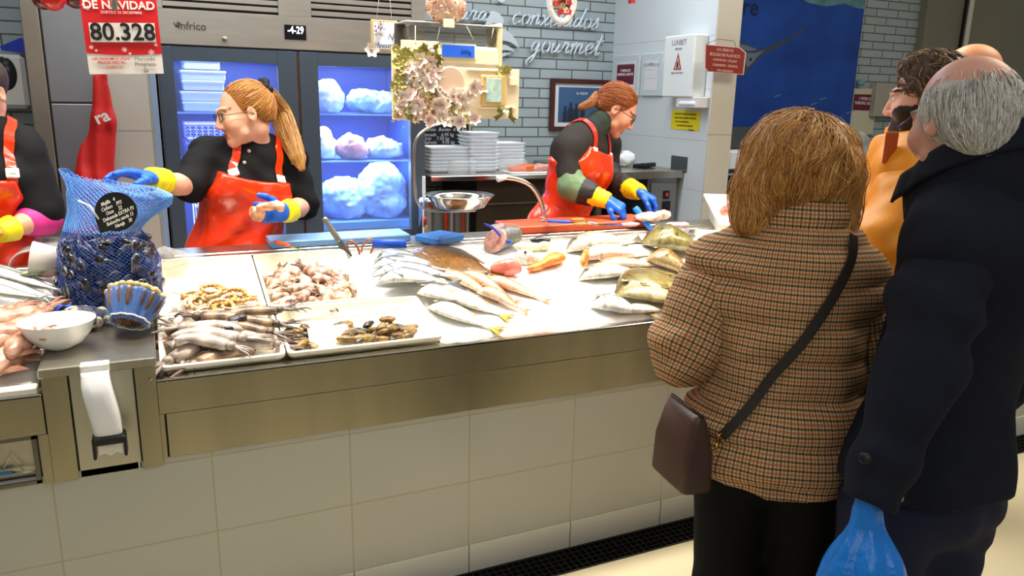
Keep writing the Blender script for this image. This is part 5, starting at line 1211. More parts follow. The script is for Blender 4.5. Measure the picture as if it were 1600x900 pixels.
bs = S(); bs.ell(hd.W(0, .046, -.080), (.049, .050, .046), hd.M, .01); bs.cap(hd.W(.066, .02, -.03), hd.W(.050, .05, -.07),   .008, .02); bs.cap(hd.W(-.066, .02, -.03), hd.W(-.050, .05, -.07), .008, .02)
bs.disp = lambda P: .004*vnoise(P, 60, 95); bs.cut = lambda P, hd=hd: (lambda l: np.maximum(l[:, 2]+.046-.9*np.maximum(np.abs(l[:, 0])-.03, 0), .0-l[:, 1]+0*l[:, 0]))(((P-hd.c)@hd.M)/hd.sc)
bs.mesh(.005, col=A(*lin('#2a1c13'))).build('beard', m_hair, om.root)

# ---- bald man furthest back, only the crown in view
Xb = nrm(A(.9, .4, 0)); hb_c = atw(1512, 122, 2.85); mid = hb_c+A(.08, -.06, -.27)
bm = Person('person', A(mid[0], mid[1], 0), 'bald man beyond the grey-haired man, only the crown of the head showing',
    neck=mid+A(-.02, .02, .08), shL=mid-Xb*.19, shR=mid+Xb*.19, elL=mid-Xb*.22+A(0, .03, -.28), wrL=mid-Xb*.15+A(0, .2, -.4), elR=mid+Xb*.23+A(0, .03, -.28), wrR=mid+Xb*.2+A(0, .2, -.4), pelvis=mid-A(0, 0, .52))
S_ = S(); bm.torso(S_); bm.stand(0, F=A(-.4, .9, 0))
hq, hqc = headgrp(hb_c, nrm(A(-.5, .85, 0)), (0, 0, 1), 1.0, '#cf8f62')
bm.body(hq, hqc, '#cf8f62', [handsdf(bm.j['wr'+q], nrm(bm.j['wr'+q]-bm.j['el'+q]), A(0, 0, 1), -Xb if q == 'R' else Xb, curl=.5) for q in 'LR']); bm.shoes(M('black_leather'), F=A(-.4, .9, 0))
s = S(); bm.torso(s, .03); s.arm = None; bm.arm(s, 'L', .02, 1.9); bm.arm(s, 'R', .02, 1.9); s.disp = lambda P: .007*vnoise(P, 9, 96); s.cut = lambda P: np.maximum(pv[2]-.2-P[:, 2], P[:, 2]-bm.j['neck'][2]-.03); s.mesh(.012).build('coat', M('maroon_cloth', '#3d2a2c', .8), bm.root)
s = S(); bm.legs(s, .01, r=(.09, .065, .052)); s.ell(bm.j['pelvis'], (.165, .12, .12), bm.Mt, .04); s.mesh(.013).build('trousers', M('dark_trousers'), bm.root)
# ================================================================ FISH AND SHELLFISH
m_fish = M('fish_skin', '#ffffff', .26, vcol=True, noise=(55, .34), spec=.7, coat=.3, bump=(220, .12, .001))
m_flesh = M('wet_flesh', '#ffffff', .27, vcol=True, noise=(70, .28), spec=.6, sss=.1, bump=(90, .2, .002))
m_eye = M('fish_eye', '#0c0c10', .1); m_eyer = M('eye_ring', '#c9b890', .2)
VV = A(0, math.cos(SLA), math.sin(SLA)); WW = A(0, -math.sin(SLA), math.cos(SLA))
def gnd(p, h=0.): return A(p[0], p[1], dz(p[1])+.004+h)
def fish(name, head, tail, Hh, Wh, cols, lab, grp=None, cat='fish', prof='std', up=None, h0=0., sag=0., spots=0, tailsz=1., fin=None, eye=.006, roll=0., bend=0., finc=None, mouth=True, forked=.5, taila=1., stripe=None, rest='side'):
    """a whole fish from snout `head` to the end of the body `tail` (world xy on the slope), lying on its side; Hh half height of the body, Wh half thickness"""
    head = A(*head); tail = A(*tail); ax = tail-head; Ln = np.linalg.norm(ax)
    wid = Hh if rest == 'side' else Wh; thick = Wh if rest == 'side' else Hh
    n = 30; t = np.linspace(0, 1, n); up_ = nrm(np.cross(ax, WW)) if up is None else nrm(up)   # in-plane 'dorsal' direction
    up_ = nrm(up_-nrm(ax)*(up_@nrm(ax)))
    P = {'std': [(0, .10), (.05, .38), (.15, .72), (.3, .97), (.42, 1.), (.6, .86), (.78, .52), (.9, .27), (1, .20)],
         'long': [(0, .12), (.06, .50), (.14, .82), (.25, 1.), (.5, .95), (.7, .74), (.85, .42), (.94, .24), (1, .20)],
         'deep': [(0, .08), (.06, .42), (.14, .74), (.27, .98), (.45, 1.), (.62, .85), (.78, .5), (.9, .2), (1, .15)],
         'big': [(0, .30), (.06, .62), (.15, .90), (.28, 1.), (.45, .85), (.6, .62), (.8, .38), (.93, .2), (1, .14)],
         'disc': [(0, .08), (.04, .22), (.12, .52), (.25, .84), (.42, 1.), (.6, .97), (.76, .72), (.88, .32), (.95, .14), (1, .12)],
         'flat': [(0, .10), (.05, .35), (.18, .74), (.35, .97), (.5, 1.), (.68, .84), (.83, .48), (.93, .2), (1, .13)]}[prof]
    hp = np.interp(t, [q[0] for q in P], [q[1] for q in P]); hp = np.convolve(np.r_[hp[0], hp, hp[-1]], [.25, .5, .25], 'valid')
    wp = np.interp(t, [0, .06, .18, .35, .6, .85, 1], [.15, .55, .92, 1., .75, .28, .10])
    root = thing(name, gnd((head+tail)/2, h0), lab, cat, grp); b = MB(); vs = []; cs = []; m = 20
    bk, sd, bl = (A(*lin(c)) for c in cols)
    C0 = [head+ax*q+up_*bend*math.sin(math.pi*q)*Ln for q in t]
    rg = np.random.default_rng(int(abs(head[0])*1000)+int(Ln*999)); ph = rg.uniform(0, 9, 3)
    for i in range(n):
        for j in range(m):
            a = 2*math.pi*j/m; u = math.cos(a); w = math.sin(a)
            hh = wid*hp[i]*(1. if rest == 'side' else 1.); ww = thick*wp[i]
            pt = C0[i]+up_*u*hh+WW*(ww*w)
            base = gnd(pt, h0); pt = A(pt[0], pt[1], 0)+A(0, 0, dz(pt[1])+.004+h0)+WW*(ww*(1+w*(1. if w > 0 else .85))-sag)
            vs.append(pt)
            k = u if rest == 'side' else w
            c = mixc(sd, bk, np.clip((k-.05)/.55, 0, 1)) if k > 0 else mixc(sd, bl, np.clip(-k/.6, 0, 1))
            if stripe is not None and abs(k-stripe[0]) < stripe[1]: c = A(*lin(stripe[2]))
            if spots: c = c*(1-spots*.5*(math.sin(t[i]*Ln*260+ph[0]+3*math.sin(a*3+ph[2]))*math.sin(a*5+t[i]*40+ph[1]) > .35))
            gl = t[i]
            if .19 < gl < .215 and prof != 'flat' and w > -.2: c = c*.62
            if gl < .12: c = c*.9
            cs.append(np.clip(c*(1+.06*math.sin(i*2.3+j*1.7+ph[0])), 0, 1))
    fs = [(i*m+j, i*m+(j+1) % m, (i+1)*m+(j+1) % m, (i+1)*m+j) for i in range(n-1) for j in range(m)]+[tuple(range(m))[::-1], tuple((n-1)*m+j for j in range(m))]
    b.add(vs, fs, cs); b.build('body', m_fish, root)
    fc = A(*lin(finc)) if finc else bk*.8+.05
    d = nrm(C0[-1]-C0[-2]); zt = thick*.12
    def pl(q, hgt=.0): return A(q[0], q[1], dz(q[1])+.004+h0)+WW*hgt
    def finmesh(pts, nm, hg, c=fc, th=.0012):
        # fan between a root line (first half) and a margin (second half)
        b = MB(); k = len(pts)//2; A1 = pts[:k]; B1 = pts[k:][::-1]; nn = 14
        a1 = spl(A1, nn) if k > 2 else np.linspace(A1[0], A1[1], nn+1); b1 = spl(B1, nn) if k > 2 else np.linspace(B1[0], B1[1], nn+1); nn = min(len(a1), len(b1)); vs = []; cc = []
        for s_ in (1, -1):
            for i in range(nn):
                for q, f in ((a1[i], 0), (b1[i], 1)): vs.append(pl(q, hg+s_*th*(1-.6*f)+.0012*math.sin(i*1.7)*f)); cc.append(np.clip(c*(1.0 if i % 2 else .75), 0, 1))
        o = nn*2; fs = [(2*i, 2*i+1, 2*i+3, 2*i+2) for i in range(nn-1)]+[(o+2*i, o+2*i+2, o+2*i+3, o+2*i+1) for i in range(nn-1)]+[(2*i+1, o+2*i+1, o+2*i+3, 2*i+3) for i in range(nn-1)]
        b.add(vs, fs, cc); b.build(nm, m_fish, root)
    T0 = C0[-1]-d*.004; tl = Hh*1.25*tailsz; th_ = Hh*.85*tailsz; w0 = wid*hp[-1]*.8
    tc = fc*taila
    finmesh([T0+up_*w0, T0, T0-up_*w0, T0+d*tl-up_*th_, T0+d*tl*(1-forked*.6), T0+d*tl+up_*th_], 'tail_fin', max(zt, .002), tc)
    if fin:
        for (a0, a1_, hgt, side) in fin:
            i0, i1 = int(a0*(n-1)), int(a1_*(n-1)); im = (i0+i1)//2; e = [C0[i]+up_*side*wid*hp[i]*.93 for i in (i0, im, i1)]
            finmesh([e[0], e[1], e[2], e[2]+d*hgt*.35+up_*side*hgt*.45, e[1]+up_*side*hgt*.85+d*hgt*.2, e[0]+up_*side*hgt*.7+d*hgt*.35], 'dorsal_fin' if side > 0 else 'anal_fin', thick*.7)
    if rest == 'side':
        i0 = int(.24*(n-1)); c = C0[i0]-up_*wid*.2; q = c+d*Hh*.7-up_*wid*.25
        b = MB(); hz_ = thick*1.93; vs = [pl(c+up_*wid*.06, hz_*.99), pl(c-up_*wid*.08, hz_*.98), pl(q-up_*wid*.16, hz_*.93), pl(q+up_*wid*.10, hz_*.97)]; vs += [v-WW*.0015 for v in vs]
        b.add(vs, [(0, 1, 2, 3), (7, 6, 5, 4), (0, 4, 5, 1), (1, 5, 6, 2), (2, 6, 7, 3), (3, 7, 4, 0)], np.clip(mixc(sd, fc, .45), 0, 1)); b.build('pectoral_fin', m_fish, root)
        ie = 3; ec = C0[ie]+up_*wid*hp[ie]*.30; eh = thick*(1+.92*wp[ie])
        b = MB(); b.sphere(pl(ec, eh), (eye*1.5, eye*1.5, eye*.55), 12, 8); E_ = b.build('eye', m_eyer, root); b = MB(); b.sphere(pl(ec, eh+eye*.22), (eye, eye, eye*.5), 12, 8); b.build('pupil', m_eye, E_)
    else:
        for q in (-1, 1):
            ie = 3; ec = C0[ie]+up_*q*wid*hp[ie]*.75; eh = thick*(1+.55*wp[ie]); b = MB(); b.sphere(pl(ec, eh), (eye, eye, eye), 12, 8); b.build('eye', m_eye, root)
    return root
Pd = lambda x, y: A(*D(x, y)[:2], 0)*A(1, 1, 0)
# --- silver bream with dark backs heaped beside the trays
sil = ('#2e3236', '#9ea3a4', '#dcdcd8')
for i, (a, b_, h, lab) in enumerate((((585, 415), (672, 408), .0, 'silver fish with dark back, rearmost of the four by the scissors'), ((580, 428), (695, 424), .012, 'silver fish with dark back, second of the four from the scissors'), ((580, 447), (712, 446), .028, 'large silver fish, third of the four from the scissors'), ((590, 462), (700, 462), .042, 'silver fish on top of the others, nearest the trays'))):
    fish('silver_bream', Pd(*a), Pd(*b_), .052, .024, sil, lab, 'silver fish beside the trays', prof='std', up=VV, h0=h, fin=((.25, .75, .02, 1), (.55, .8, .014, -1)), eye=.006, finc='#5a5d60', bend=.10)
# --- brown turbot-like flatfish
fish('turbot', Pd(636, 400), Pd(765, 428), .115, .018, ('#5c3c18', '#7a5224', '#6e4e28'), 'large brown speckled flatfish behind the silver fish', None, prof='flat', up=nrm(A(.25, 1, 0)), rest='side', spots=.35, fin=((.08, .92, .022, 1), (.08, .92, .022, -1)), eye=.005, finc='#83602f', forked=0, h0=.004, tailsz=.45)
# --- white seabream with yellow tails at the front edge
whi = ('#8f8c84', '#cdcac2', '#e8e4dc')
for i, (a, b_, h, lab) in enumerate((((668, 484), (765, 514), 0., 'pale fish with yellow tail, nearest the front edge of the ice'), ((700, 468), (780, 494), .0, 'pale fish with yellow tail behind the one at the front edge'), ((652, 470), (725, 482), .022, 'pale silvery fish with raised dark eye above the two yellow tails'))):
    fish('white_bream', Pd(*a), Pd(*b_), .046, .022, whi, lab, 'pale bream at the front of the ice', prof='deep', up=VV, h0=h, fin=((.3, .75, .015, 1),), eye=.0055, finc='#d8b63c', taila=1.)
# --- red gurnards and mullets
red = ('#b86434', '#d08c5c', '#e4c4a8')
for i, (a, b_, h, lab) in enumerate((((752, 442), (848, 470), .0, 'orange-pink mullet with its head against the pink steak'), ((722, 432), (800, 470), .0, 'orange-pink mullet left of the one touching the steak'), ((690, 432), (772, 468), .0, 'slender orange mullet, third from the pink steak'), ((745, 462), (815, 488), .006, 'pale pink mullet with its tail towards the front edge'))):
    fish('red_mullet', Pd(*a), Pd(*b_), .032, .024, red, lab, 'orange mullets on the ice', prof='long', up=VV, h0=h, fin=((.25, .5, .018, 1),), eye=.0045, finc='#e8a070')
# --- pieces: steaks, heads, tails
def blob(name, ells, col, lab, cat, mat=None, h=.005, n=(.003, 40), cut=True, grp=None, k=.012):
    s = S()
    for e in ells: s.ell(e[0], e[1], e[2] if len(e) > 2 else None, k)
    s.disp = lambda P: n[0]*vnoise(P, n[1], len(lab))+n[0]*.5*vnoise(P, n[1]*2.2, 3)
    if cut: s.cut = lambda P: (dz(P[:, 1])+.002)-P[:, 2]
    cf = col if callable(col) else A(*lin(col)); o = s.mesh(h, col=cf).build(name, mat or m_flesh); return tag(o, lab, cat, grp)
def ccol(c0, r0, a, b_, sc=60, mid=None):
    a = A(*lin(a)); b_ = A(*lin(b_))
    return lambda V: mixc(a, b_, np.clip(.5+.5*vnoise(V, sc, 7)+.0*V[:, 0], 0, 1))
g = gnd(D(790, 430)); blob('tuna_steak', [(g+WW*.026, (.062, .026, .034), frame((.4, 1, .2))), (g+WW*.040+A(.01, 0, 0), (.034, .024, .026), frame((.4, 1, .2)))], lambda V: mixc(A(*lin('#dc7f70')), A(*lin('#b8504a')), np.clip((vnoise(V, 30, 3)), 0, 1)), 'thick pink fish steak standing on the ice in the middle of the counter', 'fish')
g = gnd(D(818, 412)); blob('cut_fish_end', [(g+WW*.025, (.045, .03, .034), None), (g+A(.03, .0, .0)+WW*.012, (.04, .022, .02), None)], lambda V: mixc(A(*lin('#e6d9cc')), A(*lin('#8c8478')), np.clip(vnoise(V, 45, 5), 0, 1)), 'pale fish head with dark eye just behind the pink steak', 'fish')
b = MB(); b.sphere(g+WW*.052+A(-.008, -.018, 0), .006, 12, 8); b.build('eye', m_eye, bpy.data.objects['cut_fish_end'])
b0 = D(825, 428); b1 = D(880, 408); ang_ = frame(b1-b0)
blob('salmon_tail', [(gnd(b0*.7+b1*.3)+WW*.016, (.020, .075, .017), ang_), (gnd(b0*.3+b1*.7)+WW*.022, (.036, .065, .026), ang_)], lambda V: mixc(A(*lin('#f08a34')), A(*lin('#d8661e')), np.clip(.5+vnoise(V, 25, 4), 0, 1)), 'orange fish tail piece lying in the middle of the ice', 'fish')
b0 = D(903, 432); b1 = D(922, 396); ang_ = frame(b1-b0)
blob('salmon_slice', [(gnd((b0+b1)/2)+WW*.03, (.016, .075, .030), ang_)], lambda V: mixc(A(*lin('#f0a050')), A(*lin('#d07a28')), np.clip(.5+vnoise(V, 25, 4), 0, 1)), 'upright orange fish slice to the left of the john dory', 'fish')
# cut fish trunk with blue tag
t = thing('cut_fish', gnd(D(775, 385)), 'thick cut fish trunk showing its round pink flesh, by the steel edge', 'fish')
a0 = gnd(D(755, 398))+WW*.05; a1 = gnd(D(800, 385))+WW*.05; dd = nrm(a0-a1); s = S(); s.cap(a1, a0, .040, .052, .01); s.disp = lambda P: .003*vnoise(P, 30, 3)
fc_ = nrm(-RT*.2-A(FWD[0], FWD[1], 0)*.8+A(0, 0, .35)-RT*.2); cp = (a0+a1)/2+fc_*.012
s.cut = lambda P: np.maximum((P-cp)@fc_-.012, (dz(P[:, 1])+.002)-P[:, 2])
s.mesh(.005, col=lambda V: np.where((((V-cp)@fc_) > .008)[:, None], mixc(A(*lin('#f0b8a8')), A(*lin('#d88880')), np.clip(vnoise(V, 50, 2), 0, 1)), A(*lin('#6c6c68')))).build('trunk', m_flesh, t)
q = aty(768, 354, (a0[1])); b = MB(); P = spl([aty(757, 350, a0[1]), aty(770, 356, a0[1]), aty(783, 370, a0[1])], 12); b.tube(P, [.008]*(len(P)-1)+[.002], 10, flat=.6); b.build('blue_tag', M('royal_blue'), t)
b = MB(); b.sphere(aty(795, 378, a0[1]-.03), (.012, .006, .009), 12, 8); b.build('blue_clip', M('royal_blue'), t)
blob('fish_collar', [(gnd(D(825, 392))+WW*.015, (.055, .03, .018), None), (gnd(D(850, 390))+WW*.015, (.03, .02, .02), None)], lambda V: mixc(A(*lin('#e4dfae')), A(*lin('#a8a68a')), np.clip(vnoise(V, 30, 3), 0, 1)), 'pale yellowish fish collar right of the cut trunk', 'fish')
blob('black_mussel', [(gnd(D(843, 383))+WW*.018, (.045, .017, .016), rotz(-.35))], '#101216', 'shiny black piece on the ice left of the tap', 'shellfish', mat=M('mussel_black', '#0e1014', .12, coat=.5), n=(.002, 60))
b = MB(); b.lathe([(0, 0), (.055, .002), (.068, .03), (.066, .032), (.050, .006), (0, .004)], gnd(D(797, 368))+A(0, .05, .0), 28); tag(b.build('glass_bowl', m_acryl), 'small clear bowl behind the cut fish trunk', 'bowl')
# --- hakes, john dory and the big green fish on the right
fish('hake', Pd(885, 396), Pd(990, 380), .062, .042, ('#6e6850', '#a8a288', '#d8d2c4'), 'grey-green hake at the back right of the ice, beneath the blue knife', 'pale hakes', prof='long', up=VV, eye=.007, fin=((.3, .8, .012, 1),), finc='#8c8468')
fish('hake', Pd(905, 410), Pd(1015, 400), .046, .036, ('#a89f8c', '#d8d0c0', '#ece6dc'), 'white bellied hake lying in front of the grey-green one', 'pale hakes', prof='long', up=VV, eye=.006, finc='#b8ab90')
fish('gurnard', Pd(925, 425), Pd(1030, 416), .036, .028, ('#c0702c', '#d89c64', '#e8d4bc'), 'orange-backed gurnard between the white hake and the john dory', None, prof='long', up=VV, eye=.005, finc='#c87840')
fish('sea_bass', Pd(905, 440), Pd(1000, 425), .055, .030, ('#6e6b54', '#b4b09c', '#dcd8cc'), 'grey and cream fish lying just behind the john dory', None, prof='std', up=VV, eye=.006, fin=((.3, .7, .018, 1),), finc='#8a8468')
fish('monkfish', Pd(1003, 382), Pd(1110, 402), .11, .055, ('#454018', '#666028', '#8f8650'), 'big mottled green-brown fish at the back right of the ice', None, prof='big', up=VV, eye=.008, spots=.5, finc='#7d6a30', fin=((.3, .8, .025, 1),), h0=.0)
fish('monkfish', Pd(1010, 408), Pd(1085, 436), .075, .04, ('#6a5024', '#8a6c38', '#b09868'), 'smaller brown mottled fish in front of the big green-brown one', None, prof='big', up=VV, eye=.006, spots=.5, finc='#a87c40', h0=.0)
jd = fish('john_dory', Pd(962, 468), Pd(1092, 455), .150, .032, ('#5e4f22', '#8a7a3c', '#b4a878'), 'round golden john dory with a dark thumbprint spot near the checked coat', None, prof='disc', up=VV, eye=.010, fin=((.22, .85, .035, 1), (.5, .85, .02, -1)), finc='#8a7434', h0=.012, spots=.12)
q = D(1040, 450); b = MB(); q = gnd(q); b.sphere(q+WW*.049, (.012, .012, .0035), 16, 8, M3=frame((1, 0, 0), WW)); b.build('dark_spot', M('spot_dark', '#4d4626', .3), jd)
fish('seabream', Pd(921, 482), Pd(1005, 490), .058, .030, ('#6c7274', '#b4b6b2', '#e0deda'), 'silver bream with yellow cheek at the front edge, left of the john dory', None, prof='deep', up=VV, eye=.007, finc='#b8a878', stripe=(.1, .06, '#d8c070'))
fish('seabream', Pd(965, 492), Pd(1045, 486), .030, .018, ('#8a8070', '#c4bca8', '#ece6dc'), 'greyish fish between the silver bream and the checked coat', None, prof='std', up=VV, eye=.005, finc='#a89470')
# back right: langoustine, crab pieces, tag
blob('crab', [(gnd(D(1125, 385))+WW*.02, (.045, .03, .022)), (gnd(D(1112, 378))+WW*.015, (.03, .02, .016))], lambda V: mixc(A(*lin('#c47a34')), A(*lin('#8a4a1c')), np.clip(vnoise(V, 50, 3)+.3, 0, 1)), 'orange-brown crab near the white crate', 'shellfish', n=(.005, 70))
blob('shaved_prawns', [(gnd(D(1145, 375))+WW*.01, (.09, .06, .022))], lambda V: mixc(A(*lin('#f0dca8')), A(*lin('#e8c890')), np.clip(vnoise(V, 80, 3)+.5, 0, 1)), 'mound of pale yellow shellfish beside the white crate', 'shellfish', n=(.008, 75))['kind'] = 'stuff'
b = MB(); q = gnd(D(1075, 375))+WW*.03; b.box((-.035, -.012, -.028), (.035, -.010, .028), M3=frame((.1, 1, 0)), o=q); sgn = tag(b.build('price_tag', M('tag_clear', '#dfe0da', .2)), 'small white tag with black scribbled lettering at the back of the ice', 'tag')
for k, s_ in enumerate(('PES', 'CADO')): text('tag_text', s_, .024, q-A(0, .0135, 0)+A(0, 0, .010-.022*k), (1, 0, 0), (0, 0, 1), m_black, sgn, shear=.3)
# --- squid / cuttlefish generators
def squid(name, p, ang, L_, r, cols, lab, grp, lean=0., zz=0., mat=m_flesh, ten=True, wv=A(0, 0, 1)):
    p = A(*p); d = A(math.cos(ang), math.sin(ang), 0); d = nrm(d-WW*(d@WW)+WW*lean); sd = nrm(np.cross(WW, d))
    rg = np.random.default_rng(int(abs(p[0]*7919+p[1]*104729+ang*77)) % 99991)
    root = thing(name, p, lab, 'shellfish' if 'squid' not in name else 'squid', grp); c0, c1 = A(*lin(cols[0])), A(*lin(cols[1]))
    b = MB(); n = 12; tt = np.linspace(0, 1, n); pts = [p+d*(t-.45)*L_+sd*math.sin(t*3+ang)*.08*L_+WW*(.004*math.sin(t*5)) for t in tt]
    rs = [r*q for q in np.interp(tt, [0, .12, .5, .85, 1], [.12, .62, 1., .95, .8])]
    cc = [np.clip(mixc(c0, c1, .5+.5*math.sin(i*1.3+ang*7))*rg.uniform(.9, 1.1), 0, 1) for i in range(n)]
    b.tube(pts, rs, 10, col=cc, flat=.8, side=sd); b.build('mantle', mat, root)
    b = MB(); q0 = pts[1]
    for q in (-1, 1): b.add([pts[0], pts[4]+sd*q*r*.8, pts[2]+sd*q*r*2.1-d*.0, pts[0]+WW*.002, pts[4]+sd*q*r*.8+WW*.002, pts[2]+sd*q*r*2.1+WW*.002], [(0, 2, 1), (3, 4, 5), (0, 3, 5, 2), (2, 5, 4, 1)], c1)
    b.build('fin', mat, root)
    if ten:
        b = MB(); e = pts[-1]; b.sphere(e+d*r*.5, (r*.7, r*.7, r*.6), 8, 6, col=c1)
        for k in range(6):
            a = rg.uniform(-.7, .7); l = L_*rg.uniform(.25, .5); q = [e+d*r*.8, e+d*(r+l*.4)+sd*a*l*.5, e+d*(r+l*.8)+sd*a*l*.9+WW*rg.uniform(-.006, .006), e+d*(r+l)+sd*(a*l*1.1+rg.uniform(-.01, .01))-WW*.006]
            P = spl(q, 9); b.tube(P, np.linspace(r*.26, r*.06, len(P)), 5, col=mixc(c1, A(*lin('#6a5650')), rg.uniform(0, .5)))
        b.build('tentacles', mat, root)
    return root
rs_ = random.Random(5)
# T3: long squid
for i in range(15):
    u = rs_.uniform(-.62, .62); v = (-.75+1.5*((i*7) % 15)/14); lay = .030+.014*(i % 4)+.012*(1-abs(u)); p = inT(T3, u, v, lay)
    an = rs_.uniform(-.55, .55)+(math.pi if i % 3 == 0 else 0)
    squid('squid', p, an, rs_.uniform(.14, .19), rs_.uniform(.019, .027), (('#b08f70', '#6f5546'), ('#cfc0b2', '#8d7c70'), ('#a88c6c', '#5a4a40'), ('#d8ccc0', '#a39488'))[i % 4], 'long mottled squid heaped in the front left tray', 'squid heaped in the front left tray')
for i in range(5):
    p = inT(T3, -.75+.1*(i % 2), -.7+.35*i, .035+.006*i); squid('squid', p, rs_.uniform(1.2, 1.9), .09, .013, ('#d8ccc4', '#9a8c88'), 'long mottled squid heaped in the front left tray', 'squid heaped in the front left tray')
for i, (u, v) in enumerate(((.1, -.2), (.35, .3), (-.05, -.65), (-.25, -.5))):
    s = S(); p = inT(T3, u, v, .085 if i < 2 else .06); s.ell(p, (.03, .022, .013)); s.disp = lambda P: .006*vnoise(P, 70, i); tag(s.mesh(.004).build('squid_ink_lump', M('ink_dark', '#35302e', .25, noise=(60, .4))), ('dark inky lump on the squid, %s') % ('near the middle of the heap', 'towards the right rear of the heap', 'at the front of the heap', 'at the front left of the heap')[i], 'squid')
# T2: baby cuttlefish
for i in range(44):
    k = i/44; u = rs_.uniform(-.86, .72); v = rs_.uniform(-.88, .42); lay = .016+.05*rs_.random()*(1-abs(u)*.7)+.012; p = inT(T2, u, v, lay)
    squid('baby_cuttlefish', p, rs_.uniform(0, 6.28), rs_.uniform(.065, .10), rs_.uniform(.015, .022), rs_.choice((('#e4ccb8', '#bc9880'), ('#d8baa4', '#987058'), ('#ecdccc', '#c8a48c'), ('#cca890', '#785444'))), 'pinkish baby cuttlefish piled in the back right tray', 'baby cuttlefish in the tray', lean=rs_.uniform(-.15, .15))
# T1: prawns and pale bits
def prawn(p, ang, L_, cols, lab, grp):
    root = thing('prawn', p, lab, 'prawn', grp); d = A(math.cos(ang), math.sin(ang), 0); sd = nrm(np.cross(WW, d)); d = nrm(np.cross(sd, WW)); c0, c1 = A(*lin(cols[0])), A(*lin(cols[1]))
    P = [p+d*L_*.5*math.cos(a)+sd*L_*.32*math.sin(a)+WW*.004 for a in np.linspace(-.3, 3.3, 14)]
    b = MB(); b.tube(P, [L_*.115*(.5+.5*math.sin(.4+i*.19))*(1+.10*(i % 2)) for i in range(14)], 8, col=[c0 if i % 2 else c1 for i in range(14)]); b.build('body', m_flesh, root)
    b = MB(); 
    for k in (-1, 0, 1): b.add([P[-1], P[-1]-d*.0+(-d*.4+sd*(-.6+.5*k))*L_*.3+WW*.001, P[-1]+(-d*.5+sd*(-.4+.5*k))*L_*.3+WW*.003], [(0, 1, 2), (0, 2, 1)], c1)
    b.build('tail_fan', m_flesh, root)
    b = MB()
    for k in range(3): b.tube(spl([P[0], P[0]+d*.2*L_-sd*L_*(.3+.1*k), P[0]-d*.3*L_*(k-1)-sd*L_*.8], 8), .0007, 4, col=c1)
    b.build('antennae', m_flesh, root)
for i in range(54):
    prawn(inT(T1, rs_.uniform(-.45, .92), rs_.uniform(-.92, -.05), .010+.034*rs_.random()), rs_.uniform(0, 6.28), rs_.uniform(.05, .07), rs_.choice((('#d8b888', '#b88c54'), ('#cfbda4', '#a08c70'), ('#d8a860', '#a8702c'))), 'small pale prawn in the heap in the back left tray', 'prawns in the back left tray')
for i in range(5): squid('baby_cuttlefish', inT(T1, -.78+.09*i, -.72+.08*(i % 2), .014), .3+i, .06, .011, ('#c8b4a8', '#988078'), 'greyish baby cuttlefish left of the prawns', 'greyish cuttlefish beside the prawns')
b = MB(); P = spl([inT(T1, -.62, -.15, .02), inT(T1, -.5, -.28, .03), inT(T1, -.38, -.12, .032), inT(T1, -.2, -.08, .028)], 16); b.tube(P, np.linspace(.009, .004, len(P)), 8, flat=.6); tag(b.build('seaweed', M('seaweed_dark', '#2c2620', .3)), 'dark curled scrap above the cuttlefish in the back left tray', 'seaweed')
# T4: dark shellfish
for i in range(58):
    u = rs_.uniform(-.94, -.66) if i < 14 else rs_.uniform(-.28, .72); v = rs_.uniform(-.7, .1); p = inT(T4, u, v, .020+.024*rs_.random()); s = S(); M3 = rotz(rs_.uniform(0, 3))@rotx(rs_.uniform(-.4, .4)); s.ell(p, (.038*rs_.uniform(.7, 1.1), .017, .011), M3); s.disp = lambda P, i=i: .0035*vnoise(P, 75, i)
    ca, cb_ = rs_.choice((('#8a6420', '#3c2c14'), ('#a8802c', '#54400f'), ('#4a3c28', '#1c1814'), ('#9a8458', '#6a5632')))
    tag(s.mesh(.0042, col=lambda V, ca=ca, cb_=cb_: mixc(A(*lin(ca)), A(*lin(cb_)), np.clip(.5+.9*vnoise(V, 60, 2), 0, 1))).build('mottled_shellfish', m_flesh), 'dark golden-brown shellfish in the front right tray', 'shellfish', 'dark shellfish in the front right tray')
p = inT(T4, -.47, -.45, .046); b = MB(); b.box((-.065, -.030, 0), (.065, .030, .0015), M3=np.array([A(1, .06, 0), VV*.8+WW*.6, WW*.8-VV*.6]).T, o=p); tag(b.build('blank_card', m_white), 'blank white card in the tray of dark shellfish', 'card')
# --- left display: long silver fish, pink cephalopods
for i, (a, b_, h) in enumerate((((-60, 440), (88, 468), 0.), ((-50, 430), (92, 462), .016), ((-40, 422), (85, 448), .0), ((-90, 455), (60, 476), .02))):
    fish('mackerel', Pd(*a), Pd(*b_), .026, .018, ('#4c5254', '#c9ccc8', '#f2f0ea'), 'long silvery fish with dark back in the left display, %s of four' % ('second from the front', 'third from the front', 'rearmost', 'nearest the front')[i], 'long silver fish left of the net bag', prof='long', up=VV, h0=h, eye=.005, finc='#7c8080', stripe=(.42, .10, '#3c4242'))
fish('seabream', Pd(18, 488), Pd(70, 480), .028, .014, ('#8c8f88', '#dcdad0', '#f4f2ea'), 'small pale fish half buried in the ice of the left display', None, prof='std', up=VV, eye=.004, finc='#b4a884')
for i, (x_, y_, a_, l_, r_) in enumerate(((12, 520, .7, .16, .036), (25, 548, 1.2, .17, .042), (-20, 560, .3, .16, .040), (10, 585, 1.4, .15, .040), (-30, 530, .9, .15, .035), (32, 575, 1.55, .12, .034), (-45, 590, .2, .15, .038))):
    squid('cuttlefish', gnd(D(x_, y_), .03+.012*(i % 3)), a_, l_, r_, ('#d8a890', '#a87860'), 'big glossy pinkish cuttlefish in the left display beside the bowl', 'pink cuttlefish in the left display', mat=m_flesh)
